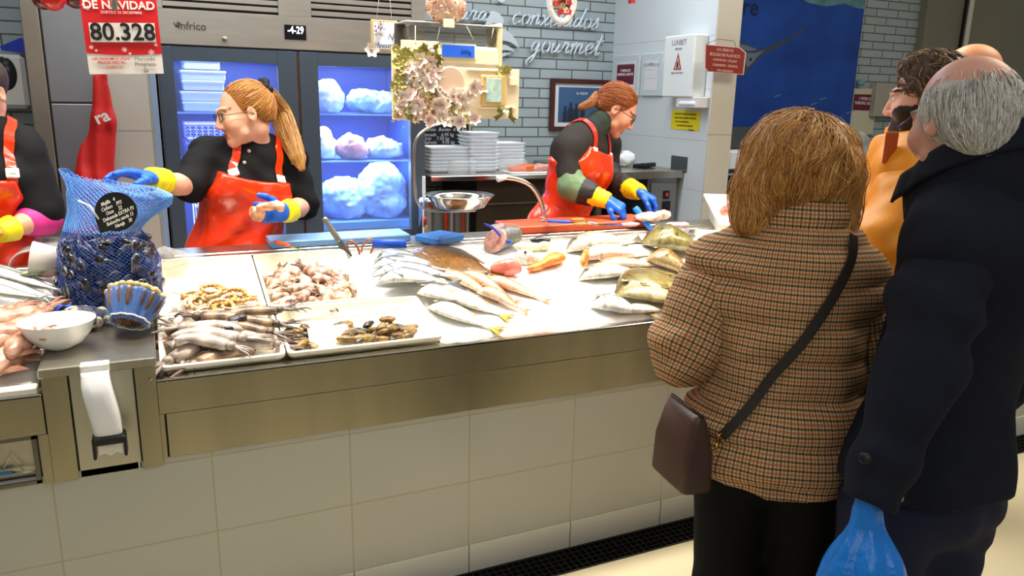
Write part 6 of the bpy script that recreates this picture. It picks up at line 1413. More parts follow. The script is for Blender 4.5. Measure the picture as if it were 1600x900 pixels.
b = MB(); q = [D(-150, 628), D(52, 614)]; b.box((q[0][0], 2.262, dz(2.262)-.004), (-.335, 2.30, dz(2.3)+.006), bev=.003); tag(b.build('tray_edge', m_tray), 'white tray edge at the front of the left display', 'tray')
# clear hood and cup of the left display
b = MB(); P = [aty(-60, 470, 3.0), aty(0, 445, 3.0), aty(18, 405, 3.0), aty(45, 392, 3.0), aty(100, 390, 3.0)]
vs = []; P = spl(P, 20)
for q in P: vs += [q, q+A(0, .26, -.0)]
b.add(vs, [(2*i, 2*i+1, 2*i+3, 2*i+2) for i in range(len(P)-1)]); b.tube(P, .003, 6); tag(b.build('clear_hood', m_acryl, solid=.002), 'clear curved plastic hood at the back of the left display', 'screen')
t = thing('plastic_cup', aty(70, 440, 2.93), 'tipped white translucent cup lying at the back of the left display', 'cup'); a0, a1 = aty(48, 402, 2.92), aty(98, 408, 2.92)
b = MB(); d_ = a1-a0; ln = np.linalg.norm(d_); b.lathe([(.052, 0), (.054, .002), (.040, ln), (.0, ln+.001)], a0, 28, ax=d_); b.build('cup', M('translucent_white', '#eee8e0', .3, alpha=.75), t, solid=.0015)
blob('pink_fillet', [(aty(96, 414, 2.95), (.045, .03, .028)), (aty(75, 425, 2.92), (.04, .03, .018))], '#f2c4b4', 'pale pink fillet beside the tipped cup', 'fillet', cut=False)
b = MB(); q = aty(48, 425, 2.88); b.lathe([(.022, 0), (.034, .008), (.036, .010), (.022, .003)], q-A(0, 0, .01), 24); tag(b.build('green_dish', M('pale_green', '#b4c49a', .4)), 'small pale green ring-shaped dish in the left display', 'dish')
# crumpled clear bag right of the mussels
s = S(); c = aty(262, 402, 2.99); s.ell(c, (.07, .05, .035)); s.disp = lambda P: .010*vnoise(P, 28, 5)+.006*vnoise(P, 60, 6); tag(s.mesh(.006).build('clear_bag', M('clear_film', '#d8d6cc', .15, alpha=.35)), 'crumpled clear plastic bag behind the back left tray', 'bag')
# ================================================================ ON THE PODIUM
PZ = .932
# --- net bag of mussels
mc = atz(172, 470, PZ); mc = A(mc[0], 2.80, PZ); mc[0] = aty(173, 440, 2.80)[0]
def mp(px, py, dy=0.): return aty(px, py, 2.80+dy)
z_of = lambda py: aty(173, py, 2.80)[2]
prof = [(476, .0, .130, .095), (468, 0, .160, .110), (430, 0, .166, .115), (395, 0, .160, .112), (368, -.004, .140, .098), (348, -.006, .118, .075), (325, .012, .125, .060), (300, .025, .150, .045), (280, .025, .140, .034), (264, .000, .110, .024)]
pv_ = [PZ+.004+(z_of(p[0])-z_of(476)) for p in prof]
def sack(u, v, infl=0., rough=1.):
    z = pv_[0]+(pv_[-1]-pv_[0])*v; cx = np.interp(z, pv_, [p[1] for p in prof]); a = np.interp(z, pv_, [p[2] for p in prof])+infl; d = np.interp(z, pv_, [p[3] for p in prof])+infl
    th = 2*math.pi*u; P = mc+A(cx, 0, 0)+rtH*a*math.cos(th)+fwH*d*math.sin(th); P[2] = z
    top = max(0, v-.62)/.38
    w = .022*top*math.sin(3*th+9*v)+.004*math.sin(7*th+13*v)*rough; P = P+(rtH*math.cos(th)+fwH*math.sin(th))*w
    P[2] += .02*top*math.sin(2*th+1.)-.055*top*max(0, math.cos(th))**1; P = P+rtH*.06*top*max(0, math.cos(th))
    return P
bagT = thing('mussel_net_bag', mc, 'tall blue net bag full of mussels standing on the steel podium', 'bag')
def lattice(fn, nu, nv, r, mb, wrap=True, v0=0., v1=1.):
    P = {}
    for j in range(nv+1):
        for i in range(nu): P[i, j] = fn((i+(j % 2)*.5)/nu, v0+(v1-v0)*j/nv)
    for j in range(nv):
        for i in range(nu):
            k = (i, (i-1) % nu) if j % 2 == 0 else ((i+1) % nu, i)
            for q in k:
                if not wrap and abs(q-i) > 1: continue
                a, b_ = P[i, j], P[q, j+1]; d = nrm(b_-a); s_ = nrm(np.cross(d, (.3, .5, .8))); t_ = np.cross(d, s_)
                vs = [a+r*s_, a-r*.5*s_+r*.87*t_, a-r*.5*s_-r*.87*t_]; vs += [x+(b_-a) for x in vs]; mb.add(vs, [(0, 1, 4, 3), (1, 2, 5, 4), (2, 0, 3, 5)])
m_net = M('blue_net', '#2858b8', .4); m_net2 = M('pale_blue_net', '#6fa8f2', .4)
b = MB(); lattice(lambda u, v: sack(u, v), 58, 46, .0007, b, v1=.62); b.build('net', m_net, bagT)
b = MB(); lattice(lambda u, v: sack(u, v), 60, 28, .0011, b, v0=.60); b.build('loose_net_top', m_net2, bagT)
b = MB(); lattice(lambda u, v: sack(u+.3, v, -.012), 50, 26, .0012, b, v0=.62, v1=.97); b.build('inner_net_fold', m_net2, bagT)
b = MB(); b.grid(lambda u, v: sack(u, .66+.32*v, -.006), 40, 16, wrapu=True); b.build('film', M('blue_haze_film', '#78b0f4', .4, alpha=.07), bagT)
# mussels
def mussel_mesh():
    b = MB(); n, m = 9, 10; vs = []; cs = []
    for i in range(n):
        t = i/(n-1); w = math.sin(math.pi*min(1, t*1.02)**.62)*.0155+.0005; h = w*.62
        for j in range(m):
            a = 2*math.pi*j/m; vs.append(((t-.5)*.058, math.cos(a)*w, math.sin(a)*h)); k = t
            e = abs(math.sin(a)) < .35
            cs.append(lin('#a8a29c') if e and j % 2 else lin(('#121318', '#2a2b36', '#5c5c68')[int(k*2.9)]))
    b.add(vs, [(i*m+j, i*m+(j+1) % m, (i+1)*m+(j+1) % m, (i+1)*m+j) for i in range(n-1) for j in range(m)], cs); return b
proto = None; rg = np.random.default_rng(3); zt = z_of(358)-z_of(476)+PZ
for i in range(260):
    v = rg.uniform(0, .53); u = rg.uniform(0, 1) if i > 225 else rg.uniform(.42, 1.08); ins = rg.uniform(.006, .020) if i < 225 else .03
    P = sack(u, v, -ins, 0.); 
    if v > .50: P = mc+(P-mc)*A(rg.uniform(.2, .9), rg.uniform(.2, .9), 1)
    n_ = nrm(P-A(mc[0], mc[1], P[2])); f = nrm(np.cross(n_, rg.normal(0, 1, 3))); Mx = np.array([f, nrm(np.cross(n_, f)), n_]).T
    if proto is None: o = proto = mussel_mesh().build('mussel', M('mussel_shell', '#ffffff', .22, vcol=True, coat=.4), loc=(0, 0, 0))
    else: o = proto.copy(); COL.objects.link(o)
    xf(o, P, Mx, rg.uniform(.95, 1.3)); tag(o, 'blue-black mussel inside the tall blue net bag', 'mussel', 'mussels in the net bag')
for i in range(22):
    th = rg.uniform(0, 6.28); rr_ = math.sqrt(rg.uniform(0, 1)); P = mc+rtH*.125*rr_*math.cos(th)+fwH*.085*rr_*math.sin(th); P[2] = zt-.004+.016*(1-rr_)
    o = proto.copy(); COL.objects.link(o); xf(o, P, rotz(rg.uniform(0, 6))@rotx(rg.uniform(-.5, .5)), .95); tag(o, 'blue-black mussel inside the tall blue net bag', 'mussel', 'mussels in the net bag')
s = S(); s.ell(mc+A(0, 0, .120), (.112, .062, .115), np.array([rtH, fwH, A(0, 0, 1)]).T); s.disp = lambda P: .012*vnoise(P, 35, 3)
s.cut = lambda P: np.maximum(P[:, 2]-zt+.01, PZ+.004-P[:, 2]); tag(s.mesh(.009).build('packed_mussels', M('mussel_core', '#0c0d11', .4, noise=(60, .5))), 'dense dark mass of mussels in the heart of the net bag', 'mussels', kind='stuff')
# black price disc clipped to the bag
lc = aty(181, 331, 2.665); pu = nrm(rtH*math.cos(.42)+A(0, 0, 1)*math.sin(.42)); pvv = nrm(A(0, 0, 1)*math.cos(.42)-rtH*math.sin(.42))
t = thing('price_label', lc, 'round black label with handwritten white words and prices on the net bag', 'label')
poly = [(.066*math.cos(a)*(1.0), .062*math.sin(a)) for a in np.linspace(math.pi*1.62, -math.pi*.86+.0, 40)][::-1]; poly += [(-.080, -.038)]
poly = [(.067*math.cos(a), .060*math.sin(a)) for a in np.linspace(-2.3, 2.75, 36)]+[(-.072, -.002), (-.078, -.040)]
b = MB(); b.prism(poly, .004, o=lc, u=pu, v=pvv); b.build('disc', M('label_black', '#0f1012', .45), t)
nn = np.cross(pu, pvv)
for k, (s_, dx) in enumerate((('Mejilla   4', -.004), ('Cañeco    PP3', .0), ('Oscu     22', .0), ('Debuxada EXTRA P3', .007), ('Bolondra canda 13', .004), ('Navaja    30', .008))):
    text('handwriting', s_, .0155, lc+nn*.0008+pvv*(.036-.0152*k)+pu*(dx-.004), pu, pvv, M('chalk_white', '#f4f2ea', .6), t, th=.0004, shear=.35, bold=.0003, sx=.80)
b = MB(); b.tube([aty(122, 313, 2.70), aty(140, 322, 2.69), lc-pu*.06], .003, 6); b.build('clip_stick', m_white, t)
# --- small net of clams
cc0 = atz(122, 512, PZ); ct = thing('clam_net_bag', cc0, 'small net bag of round clams lying behind the white bowl', 'bag')
def csack(u, v):
    th = 2*math.pi*u; x = (v-.5)*2; w = math.sqrt(max(0, 1-abs(x)**2.6)); P = cc0+rtH*x*.095+fwH*math.cos(th)*.062*w+A(0, 0, .034+.032*math.sin(th)*w); return P
b = MB(); lattice(csack, 34, 40, .0007, b, v0=.02, v1=.98); b.build('net', M('dark_net', '#3c4a78', .5), ct)
pr_ = None
def clam_mesh():
    b = MB(); n, m = 8, 14; vs = []; cs = []
    for i in range(n):
        t = math.pi*i/(n-1)
        for j in range(m):
            a = 2*math.pi*j/m; vs.append((.0185*math.sin(t)*math.cos(a)*(1+.12*math.cos(a)), .0165*math.sin(t)*math.sin(a), .011*math.cos(t))); cs.append(mixc(A(*lin('#cfc4ac')), A(*lin('#7d7666')), .5+.5*math.sin(i*3.3+j*.2)))
    b.add(vs, [(i*m+j, (i+1)*m+j, (i+1)*m+(j+1) % m, i*m+(j+1) % m) for i in range(n-1) for j in range(m)], cs); return b
for i in range(46):
    u, v = rg.uniform(0, 1), rg.uniform(.06, .94); P = csack(u, v); cen = cc0+rtH*((v-.5)*2*.095)+A(0, 0, .034); P = cen+(P-cen)*.70
    if pr_ is None: o = pr_ = clam_mesh().build('clam', M('clam_shell', '#ffffff', .35, vcol=True), loc=(0, 0, 0))
    else: o = pr_.copy(); COL.objects.link(o)
    P[2] = max(P[2], PZ+.014); n_ = nrm(P-cen); f = nrm(np.cross(n_, rg.normal(0, 1, 3))); xf(o, P, np.array([f, np.cross(n_, f), n_]).T, rg.uniform(.9, 1.1)); tag(o, 'grey-beige clam in the small net behind the bowl', 'clam', 'clams in the small net')
b = MB(); q = atz(76, 488, PZ+.05); Mx = np.array([nrm(rtH*.9+A(0, 0, .35)), nrm(fwH), A(0, 0, 1)]).T
b.grid(lambda u, v: q+Mx@A((u-.5)*.13, (v-.5)*.05, .010*math.sin(u*7)*math.cos(v*5)), 14, 8); tagm = b.build('tag_sheet', M('blue_label', '#2c50c8', .3), ct, solid=.0015)
b = MB(); b.box((-.03, -.016, .0), (.035, .012, .0015), M3=Mx, o=q+A(0, 0, .010)+rtH*.0); b.build('label_print', M('label_pale', '#a9c0ec', .4), tagm)
# --- bundle of goose barnacles in blue film
gb = thing('barnacle_bundle', atz(210, 520, PZ), 'bundle of gooseneck barnacles with yellow tips held by a white band and blue film', 'shellfish')
g0_ = atz(209, 522, PZ); axb = nrm(A(0, 0, .62)-fwH*-.60+rtH*-.02)
sdb = nrm(np.cross(axb, rtH)); base = g0_+A(0, 0, .045)-fwH*.02
b1, b2 = MB(), MB(); k = 0
for i in range(62):
    a = i*2.39996; rr_ = math.sqrt((i+.5)/62); q0 = base+rtH*.040*rr_*math.cos(a)+sdb*.034*rr_*math.sin(a); q1 = q0+axb*(.115-.03*rr_)+(rtH*math.cos(a)+sdb*math.sin(a))*.042*rr_
    qm = (q0+q1)/2+(rtH*math.cos(a)+sdb*math.sin(a))*.008
    MBb = MB(); MBb.tube(spl([q0, qm, q1], 6), [.0045, .006, .007, .008, .009, .0085, .0085][:len(spl([q0, qm, q1], 6))], 7, col=A(*lin(('#5c4638', '#6e5442', '#8a6038', '#4a3a34')[i % 4]))); st_ = MBb.build('stalk', m_flesh, gb)
    MBc = MB(); MBc.sphere(q1+axb*.004, (.0125, .0105, .0115), 9, 6, col=mixc(A(*lin('#d8c07c')), A(*lin('#a8925c')), (i % 5)/5)); MBc.build('shell_tip', m_flesh, st_)
def gsack(u, v): th = 2*math.pi*u; r_ = .050+.036*v; return base-axb*.012+axb*(.10*v)+(rtH*math.cos(th)*r_+sdb*math.sin(th)*r_*.92)*(1+.05*math.sin(11*th))
b = MB(); b.grid(lambda u, v: gsack(u*.70+.42, v*.95), 60, 10); b.build('blue_wrap', M('blue_film_clear', '#5f93e6', .2, alpha=.32), gb, solid=.001)
b = MB(); b.tube([gsack(u, .12)+(gsack(u, .12)-base)*.05 for u in np.linspace(0, 1, 40, endpoint=False)], .0028, 6, closed=True); b.build('white_band', m_white, gb)
# --- white bowl
bw = atz(95, 540, PZ)+A(0, .05, 0); bw = A(bw[0], 2.425, PZ); bw[0] = aty(94, 540, 2.425)[0]
b = MB(); b.lathe([(0, .002), (.030, 0), (.034, .003), (.060, .018), (.082, .046), (.096, .082), (.098, .084), (.093, .082), (.078, .048), (.056, .022), (0, .010)], bw, 48); tag(b.build('white_bowl', M('bowl_white', '#eef0f0', .2, coat=.3)), 'white plastic bowl with a small orange stain on the steel podium', 'bowl')
b = MB(); b.sphere(bw+(-fwH)*.0845+A(.0, 0, .052)+rtH*.006, (.011, .002, .004), 10, 6, M3=frame(-fwH)); b.build('orange_stain', M('stain_orange', '#c89a6c', .5), bpy.data.objects['white_bowl'])
# --- ticket dispenser on the podium front
td = thing('ticket_dispenser', (-.18, 2.20, .66), 'white curved queue ticket dispenser with a black mouth on the podium front', 'dispenser')
pc0, pc1, pc2, pc3 = aty(148, 580, 2.225), aty(152, 608, 2.205), aty(164, 650, 2.19), aty(171, 682, 2.185)
P = spl([pc0, pc1, pc2, pc3], 18); b = MB(); vs = []; k = len(P)
for i, q in enumerate(P):
    t_ = i/(k-1); hw_ = .036*(.92+.10*math.sin(math.pi*t_)); hd = .022+.008*math.sin(math.pi*t_)
    for j in range(20):
        a = 2*math.pi*j/20; ca, sa = math.cos(a), math.sin(a); r_ = (abs(ca)**4+abs(sa)**4)**-.25; vs.append(q+A(ca*r_*hw_, sa*r_*hd, 0))
b.add(vs, [(i*20+j, (i+1)*20+j, (i+1)*20+(j+1) % 20, i*20+(j+1) % 20) for i in range(k-1) for j in range(20)]+[tuple(range(20)), tuple((k-1)*20+j for j in range(20))[::-1]]); b.build('housing', M('dispenser_white', '#eef0f2', .18, coat=.4), td)
b = MB(); q = pc3
for sx_ in (-1, 1): b.box((sx_*.037-.004, -.028, -.052), (sx_*.037+.004, .02, .006), bev=.003, o=q)
b.box((-.040, -.030, -.014), (.040, .022, .012), bev=.006, o=q); b.build('black_mouth', m_black, td)
b = MB(); b.prism([(-.028, 0), (.028, 0), (.028, -.036), (.014, -.030), (.0, -.038), (-.014, -.030), (-.028, -.034)], .002, o=q+A(0, -.012, -.012)); b.tube([q+A(.010*math.cos(a), -.016, -.032+.010*math.sin(a)) for a in np.linspace(0, 6.28, 16, endpoint=False)], .0018, 6, closed=True); b.build('paper_ticket', m_white, td)
b = MB(); b.box((-.035, 0, 0), (.035, .035, .028), bev=.003, o=A(pc0[0], 2.225, pc0[2]-.01)); b.build('bracket', m_white, td)

# ================================================================ TOOLS AND BOARDS
def knife(name, a, b_, c, lab, hm, hw=.013, bw_=.028, n=None, cat='knife'):
    """a handle end, b_ bolster, c blade tip"""
    a, b_, c = A(*a), A(*b_), A(*c); t = thing(name, (a+c)/2, lab, cat); d = nrm(c-b_); n = nrm(-A(FWD[0], FWD[1], FWD[2])) if n is None else nrm(n); sd = nrm(np.cross(d, n)); n = np.cross(sd, d)
    b = MB(); b.tube(spl([a, a+(b_-a)*.3, a+(b_-a)*.7, b_], 9), [hw*.75]+[hw*1.0, hw*.92, hw*.88, hw*.9, hw*.98, hw, hw*.95, hw*.85, hw*.7][:len(spl([a, a+(b_-a)*.3, a+(b_-a)*.7, b_], 9))-1], 10, flat=.6, side=sd); b.build('handle', hm, t)
    b = MB(); L_ = np.linalg.norm(c-b_); b.prism([(-bw_*.4, 0), (bw_*.6, 0), (bw_*.6, L_*.75), (-bw_*.1, L_), (-bw_*.4, L_*.9)], .0016, o=b_, u=sd, v=d); b.build('blade', m_steel2, t); return t
m_bb = M('board_blue', '#6f9ac8', .4, noise=(25, .15)); m_bl = M('strong_blue', '#1c4fc8', .35)
BZ = 1.062
q0 = atz(432, 398, BZ); q1 = atz(655, 388, BZ)
b = MB(); b.box((q0[0], 3.06, BZ-.002), (q1[0]+.02, 3.22, BZ+.026), bev=.004); tag(b.build('cutting_board', m_bb), 'pale blue cutting board behind the back right tray', 'board')
b = MB(); b.box((q0[0]-.35, 3.055, .22), (q1[0]+2.2, 3.20, BZ-.004), bev=.003) ; tag(b.build('work_bench', m_steel), 'steel work bench carrying the boards behind the ice', 'bench')
knife('filleting_knife', atz(432, 378, BZ+.04), atz(452, 384, BZ+.04), atz(480, 392, BZ+.033), 'small knife with an orange handle lying on the pale blue board', M('orange_handle', '#e0481c', .35), hw=.012, bw_=.014, n=(0, 0, 1))
b = MB(); P = [atz(583, 381, BZ+.045), atz(635, 381, BZ+.045)]; b.tube(P, [.018, .018], 12, flat=.7, side=(0, 0, 1)); tag(b.build('blue_knife_sheath', m_bl), 'deep blue handle lying on the pale board beside the scissors', 'handle')
b = MB(); qa = atz(690, 372, BZ+.03); b.box((-.07, -.05, 0), (.09, .09, .03), bev=.006, M3=rotz(.5), o=atz(690, 378, BZ)); tag(b.build('blue_board', M('mid_blue', '#2f74c0', .4)), 'small blue board end behind the wooden handled tool', 'board')
t = thing('fish_scaler', atz(676, 388, BZ), 'wooden handled tool with a red end standing between the blue boards', 'tool')
b = MB(); b.tube(spl([aty(665, 352, 3.08), aty(669, 366, 3.07), aty(679, 376, 3.05), aty(681, 387, 3.04)], 9), .011, 8, flat=.5); b.build('wooden_handle', M('handle_wood', '#a8743c', .45, noise=(30, .2)), t)
b = MB(); b.tube([aty(664, 338, 3.09), aty(664, 355, 3.085)], .012, 8, flat=.6); b.build('red_end', M('red_handle', '#a01c14', .35), t)
knife('kitchen_knife', aty(506, 340, 3.02), aty(531, 378, 2.99), aty(556, 414, 2.93), 'big knife with a riveted steel handle stuck between the back tray and the ice', M('handle_steel', '#8c8a80', .3, .7), hw=.012, bw_=.026)
knife('boning_knife', aty(541, 421, 2.93), aty(556, 441, 2.90), aty(580, 468, 2.86), 'slim dark knife lying at the right edge of the cuttlefish tray', M('knife_dark', '#34363a', .3, .5), hw=.007, bw_=.012)
t = thing('scissors', gnd(D(566, 405)), 'kitchen scissors with copper-pink ring handles standing in the ice by the silver fish', 'scissors')
m_cop = M('copper_pink', '#a8624c', .3, .5); SY = 2.96
for k, (x_, y_) in enumerate(((552, 391), (574, 388))):
    c = aty(x_, y_, SY); b = MB(); b.tube([c+rtH*.026*math.cos(a)*(.82)+A(0, 0, 1)*.037*math.sin(a)+rtH*.010*math.sin(a)*(-1 if k == 0 else 1) for a in np.linspace(0, 6.283, 24, endpoint=False)], .0048, 8, closed=True)
    b.tube([c-A(0, 0, .034), aty(565, 410, SY)], .005, 8); b.build('ring_handle', m_cop, t)
b = MB(); b.box((-.007, -.002, -.06), (.007, .002, .03), bev=.001, o=aty(566, 412, SY)); b.lathe([(0, .006), (.006, .005), (.006, -.005)], aty(565, 407, SY), 14, ax=(0, -1, 0)); b.build('blades', m_steel2, t)
# tap
t = thing('tap', aty(848, 372, 3.16), 'tall curved steel tap with a pale nozzle at the back of the ice', 'tap')
P = spl([aty(847, 374, 3.16), aty(850, 345, 3.16), aty(846, 318, 3.16), aty(832, 293, 3.16), aty(810, 281, 3.16), aty(783, 277, 3.16)], 40); b = MB(); b.tube(P, .011, 12); b.build('spout', m_steel2, t)
b = MB(); d_ = nrm(P[-1]-P[-2]); b.lathe([(0, -.01), (.013, -.01), (.014, .03), (.010, .034), (0, .034)], P[-1]-d_*.012, 18, ax=nrm(d_+A(0, 0, -.35))); b.build('nozzle', m_white, t)
b = MB(); n_ = 90; b.tube([P[0]+A(.016*math.cos(k*.9), .016*math.sin(k*.9), k*.0012) for k in range(n_)], .0022, 5); b.lathe([(.024, -.02), (.024, 0), (.016, .01), (.013, .02)], P[0], 20); b.build('spring_and_collar', m_steel2, t)
b = MB(); b.tube([aty(852, 371, 3.14), aty(873, 364, 3.14)], [.012, .013], 12); b.lathe([(0, 0), (.013, 0), (.013, .012), (0, .012)], aty(873, 364, 3.14), 16, ax=rtH); b.build('lever', m_steel2, t)
# red board with its things
rz0 = 1.075; qa = atz(872, 390, rz0); qb = atz(1085, 372, rz0)
b = MB(); b.box((qa[0], 3.06, BZ-.002), (qb[0]+.06, 3.26, BZ+.034), bev=.005); tag(b.build('cutting_board', M('board_red', '#c4502c', .42, noise=(18, .12))), 'thick orange-red cutting board in front of the bending worker', 'board')
RZ = BZ+.035
blob('fish_on_board', [(atz(1012, 345, RZ)+A(0, 0, .018), (.075, .045, .022)), (atz(1035, 343, RZ)+A(0, 0, .022), (.04, .035, .022))], lambda V: mixc(A(*lin('#e8c8b4')), A(*lin('#8a6a60')), np.clip(.3+vnoise(V, 45, 5), 0, 1)), 'half cleaned pinkish fish on the red board under the gloves', 'fish', cut=False, n=(.006, 40))
blob('pink_fish_skin', [(atz(1058, 353, RZ)+A(0, 0, .006), (.065, .035, .010))], '#e8a4a4', 'flat pink scrap spread on the right end of the red board', 'fish', cut=False)
blob('pink_fish_skin', [(atz(985, 352, RZ)+A(0, 0, .005), (.05, .03, .008))], '#e8a4a4', 'flat pink scrap on the red board behind the blue knife', 'fish', cut=False)
knife('long_knife', atz(855, 345, RZ+.02), atz(892, 347, RZ+.02), atz(985, 354, RZ+.012), 'long knife with blue handle lying on the left of the red board', m_bl, hw=.014, bw_=.022, n=(0, 0, 1))
t = thing('scissors', atz(905, 350, RZ), 'scissors with amber brown handles lying on the red board beside the long knife', 'scissors'); m_amb = M('amber_handle', '#b87838', .35)
for k, (x_, y_) in enumerate(((903, 343), (908, 350))):
    c = atz(x_, y_, RZ+.03); b = MB(); b.tube([c+A(.030*math.cos(a), .014*math.sin(a), 0) for a in np.linspace(0, 6.283, 20, endpoint=False)], .0055, 8, closed=True); b.build('ring_handle', m_amb, t)
b = MB(); b.tube([atz(915, 347, RZ+.028), atz(935, 351, RZ+.02)], .006, 8); b.prism([(0, -.006), (.12, -.002), (.12, .002), (0, .008)], .003, o=atz(932, 350, RZ+.02), u=(.95, -.3, 0), v=(.3, .95, 0)); b.build('blades', m_steel2, t)
knife('blue_knife', aty(992, 324, 3.07), aty(1018, 358, 2.99), aty(1025, 368, 2.965), 'knife with a bright blue handle leaning at the front of the red board', M('bright_blue', '#2a78d8', .35), hw=.017, bw_=.02)
# fish piece in the reaching worker's glove
blob('fish_fillet', [(aty(402, 335, 2.98), (.030, .022, .034)), (aty(422, 322, 2.95), (.045, .028, .016)), (aty(437, 322, 2.97), (.022, .02, .022))], lambda V: mixc(A(*lin('#f0bc98')), A(*lin('#b86c48')), np.clip(.2+vnoise(V, 50, 5), 0, 1)), 'pale orange fish piece held in the blue glove of the worker with the ponytail', 'fish', cut=False, n=(.007, 45))

# ================================================================ HANGING SCALE
SYc = 2.86
sc_ = thing('hanging_scale', aty(712, 330, SYc), 'hanging electronic scale with cream housing, blue display and round steel pan', 'scale')
def bxp(x0, y0, x1, y1, Y, t, mat, nm, bev=.006, par=None, **k):
    b = MB(); a, c = aty(x0, y0, Y), aty(x1, y1, Y); X0, X1 = (a[0]+aty(x0, y1, Y)[0])/2, (c[0]+aty(x1, y0, Y)[0])/2
    b.box((X0, Y, c[2]), (X1, Y+t, a[2]), bev=bev); return b.build(nm, mat, par, **k)
m_cream = M('scale_cream', '#f2e6bc', .3)
bxp(636, 67, 783, 106, SYc, .12, m_cream, 'housing', .012, sc_)
bxp(640, 38, 780, 68, SYc+.012, .10, M('smoked_cover', '#6e6a5c', .12, alpha=.55), 'clear_cover', .010, sc_)
bxp(634, 33, 785, 41, SYc-.004, .13, M('scale_white', '#f4eedc', .3), 'top_rim', .010, sc_); bxp(778, 36, 786, 106, SYc-.002, .125, M('scale_side', '#cfc4a0', .3), 'end_cap', .006, sc_)
l_ = bxp(688, 67, 744, 93, SYc-.004, .006, M('lcd_frame', '#dcd6c0', .3), 'display_frame', .001, sc_)
bxp(691, 69.5, 741.5, 90.5, SYc-.006, .004, M('lcd_blue', '#2a5cc0', .3, emit='#2a62d8', es=.5), 'display', .0, l_)
text('display_digits', '500g', .022, aty(728, 82, SYc-.007), (1, 0, 0), (0, 0, 1), M('lcd_ink', '#14306e', .5), l_)
b = MB(); P = spl([aty(700, 190, SYc+.05), aty(672, 198, SYc+.05), aty(652, 214, SYc+.05), aty(647, 240, SYc+.05), aty(648, 290, SYc+.05), aty(652, 315, SYc+.05), aty(668, 328, SYc+.05), aty(700, 330, SYc+.05), aty(742, 329, SYc+.05)], 56)
b.tube(P, .0115, 10, flat=.45, side=(0, 1, 0)); b.build('support_arm', m_steel, sc_)
pcn = aty(718, 328, SYc+.05)+A(0, 0, .008); b = MB(); b.lathe([(0, 0), (.085, 0), (.105, .008), (.122, .035), (.1385, .052), (.141, .054), (.139, .056), (.120, .040), (.100, .012), (.08, .004), (0, .004)], pcn, 56); b.build('pan', m_steel2, sc_)
b = MB(); b.tube([aty(700, 190, SYc+.05), aty(700, 105, SYc+.06)], .009, 10); b.tube([aty(710, 40, SYc+.06), aty(708, -90, SYc+.06)], .009, 10); b.build('hanging_rod', m_steel, sc_)
b = MB()
for (x0, y0, x1, y1) in ((688, 41, 683, 62), (729, 41, 740, 62), (649, 40, 647, 190), (771, 44, 768, 60)): b.tube([aty(x0, y0, SYc-.010), aty(x1, y1, SYc-.010)], .0012, 5)
b.build('strings', m_white, sc_)
# decorated flower panel
FYp = 2.80
fp = thing('flower_decoration', aty(712, 188, FYp), 'cream panel of pale flowers with green bows hung on the front of the scale', 'decoration')
m_pan = M('panel_cream', '#f4e8c4', .6, noise=(5, .05))
bxp(613, 72, 690, 188, FYp, .012, m_pan, 'panel_board', .002, fp); bxp(690, 104, 811, 186, FYp, .010, M('panel_beige', '#ecdcbc', .6, noise=(7, .05)), 'panel_board', .002, fp)
bxp(627, 62, 686, 74, FYp+.002, .010, m_pan, 'panel_tab', .002, fp)
for (x0, y0, x1, y1) in ((730, 106, 800, 113), (745, 165, 806, 171), (796, 120, 810, 134)): bxp(x0, y0, x1, y1, FYp-.008, .008, M('cream_scroll', '#f4ecc8', .5), 'cream_strip', .003, fp)
rg2 = random.Random(12)
def flower_mesh(r, petals, col, cen, cup=.35, n=6):
    b = MB(); c0 = A(*lin(col)); 
    for k in range(petals):
        a = 6.283*k/petals; d = A(math.cos(a), 0, math.sin(a)); sd = A(-math.sin(a), 0, math.cos(a)); vs = []
        for i in range(n+1):
            t = i/n; w = r*.36*math.sin(math.pi*min(.97, t*.9+.08)); 
            for q in (-1, 0, 1): vs.append(d*r*t+sd*w*q+A(0, -r*(cup*t*t+.08*abs(q))-.002, 0))
        b.add(vs, [(i*3+q, i*3+q+1, i*3+q+4, i*3+q+3) for i in range(n) for q in (0, 1)], [c0*(.75+.3*i/n) for i in range(n+1) for _ in range(3)])
    b.sphere((0, -r*.18, 0), r*.2, 8, 6, col=A(*lin(cen))); return b
kinds = [(.033, 6, '#fff2ea', '#c88a84'), (.031, 5, '#fff4e6', '#c9a050'), (.027, 7, '#ffe4de', '#b88088'), (.022, 8, '#c9c070', '#e4dc9c'), (.018, 6, '#a8a04c', '#d8d080'), (.020, 6, '#e8c4a0', '#a86848')]
protos = [flower_mesh(*k).build('flower', m_paint, loc=(0, 0, 0)) for k in kinds]; used = set()
spots = []
for i in range(64):
    x_, y_ = 617+69*((i*.618) % 1), 78+108*(i/64); spots.append((x_, y_))
for i in range(24): spots.append((rg2.uniform(686, 742), rg2.uniform(148, 187)))
for i in range(5): spots.append((rg2.uniform(640, 720), rg2.uniform(183, 192)))
spots += [(790, 108), (783, 112), (752, 134), (740, 136)]
for (x_, y_) in spots:
    k = 3 if y_ < 92 or x_ < 628 and rg2.random() < .5 else rg2.choice((0, 0, 1, 1, 2, 3, 4, 5)); p = protos[k]; o = p if k not in used else p.copy()
    if k in used: COL.objects.link(o)
    used.add(k); c = aty(x_, y_, FYp-.004-rg2.random()*.012)-wloc(fp); o.parent = fp; o.location = tuple(c); o.rotation_euler = (rg2.uniform(-.4, .4), rg2.uniform(0, 6.28), rg2.uniform(-.4, .4)); o.scale = (1, 1, 1)
for k, p in enumerate(protos):
    if k not in used: bpy.data.objects.remove(p)
b = MB()
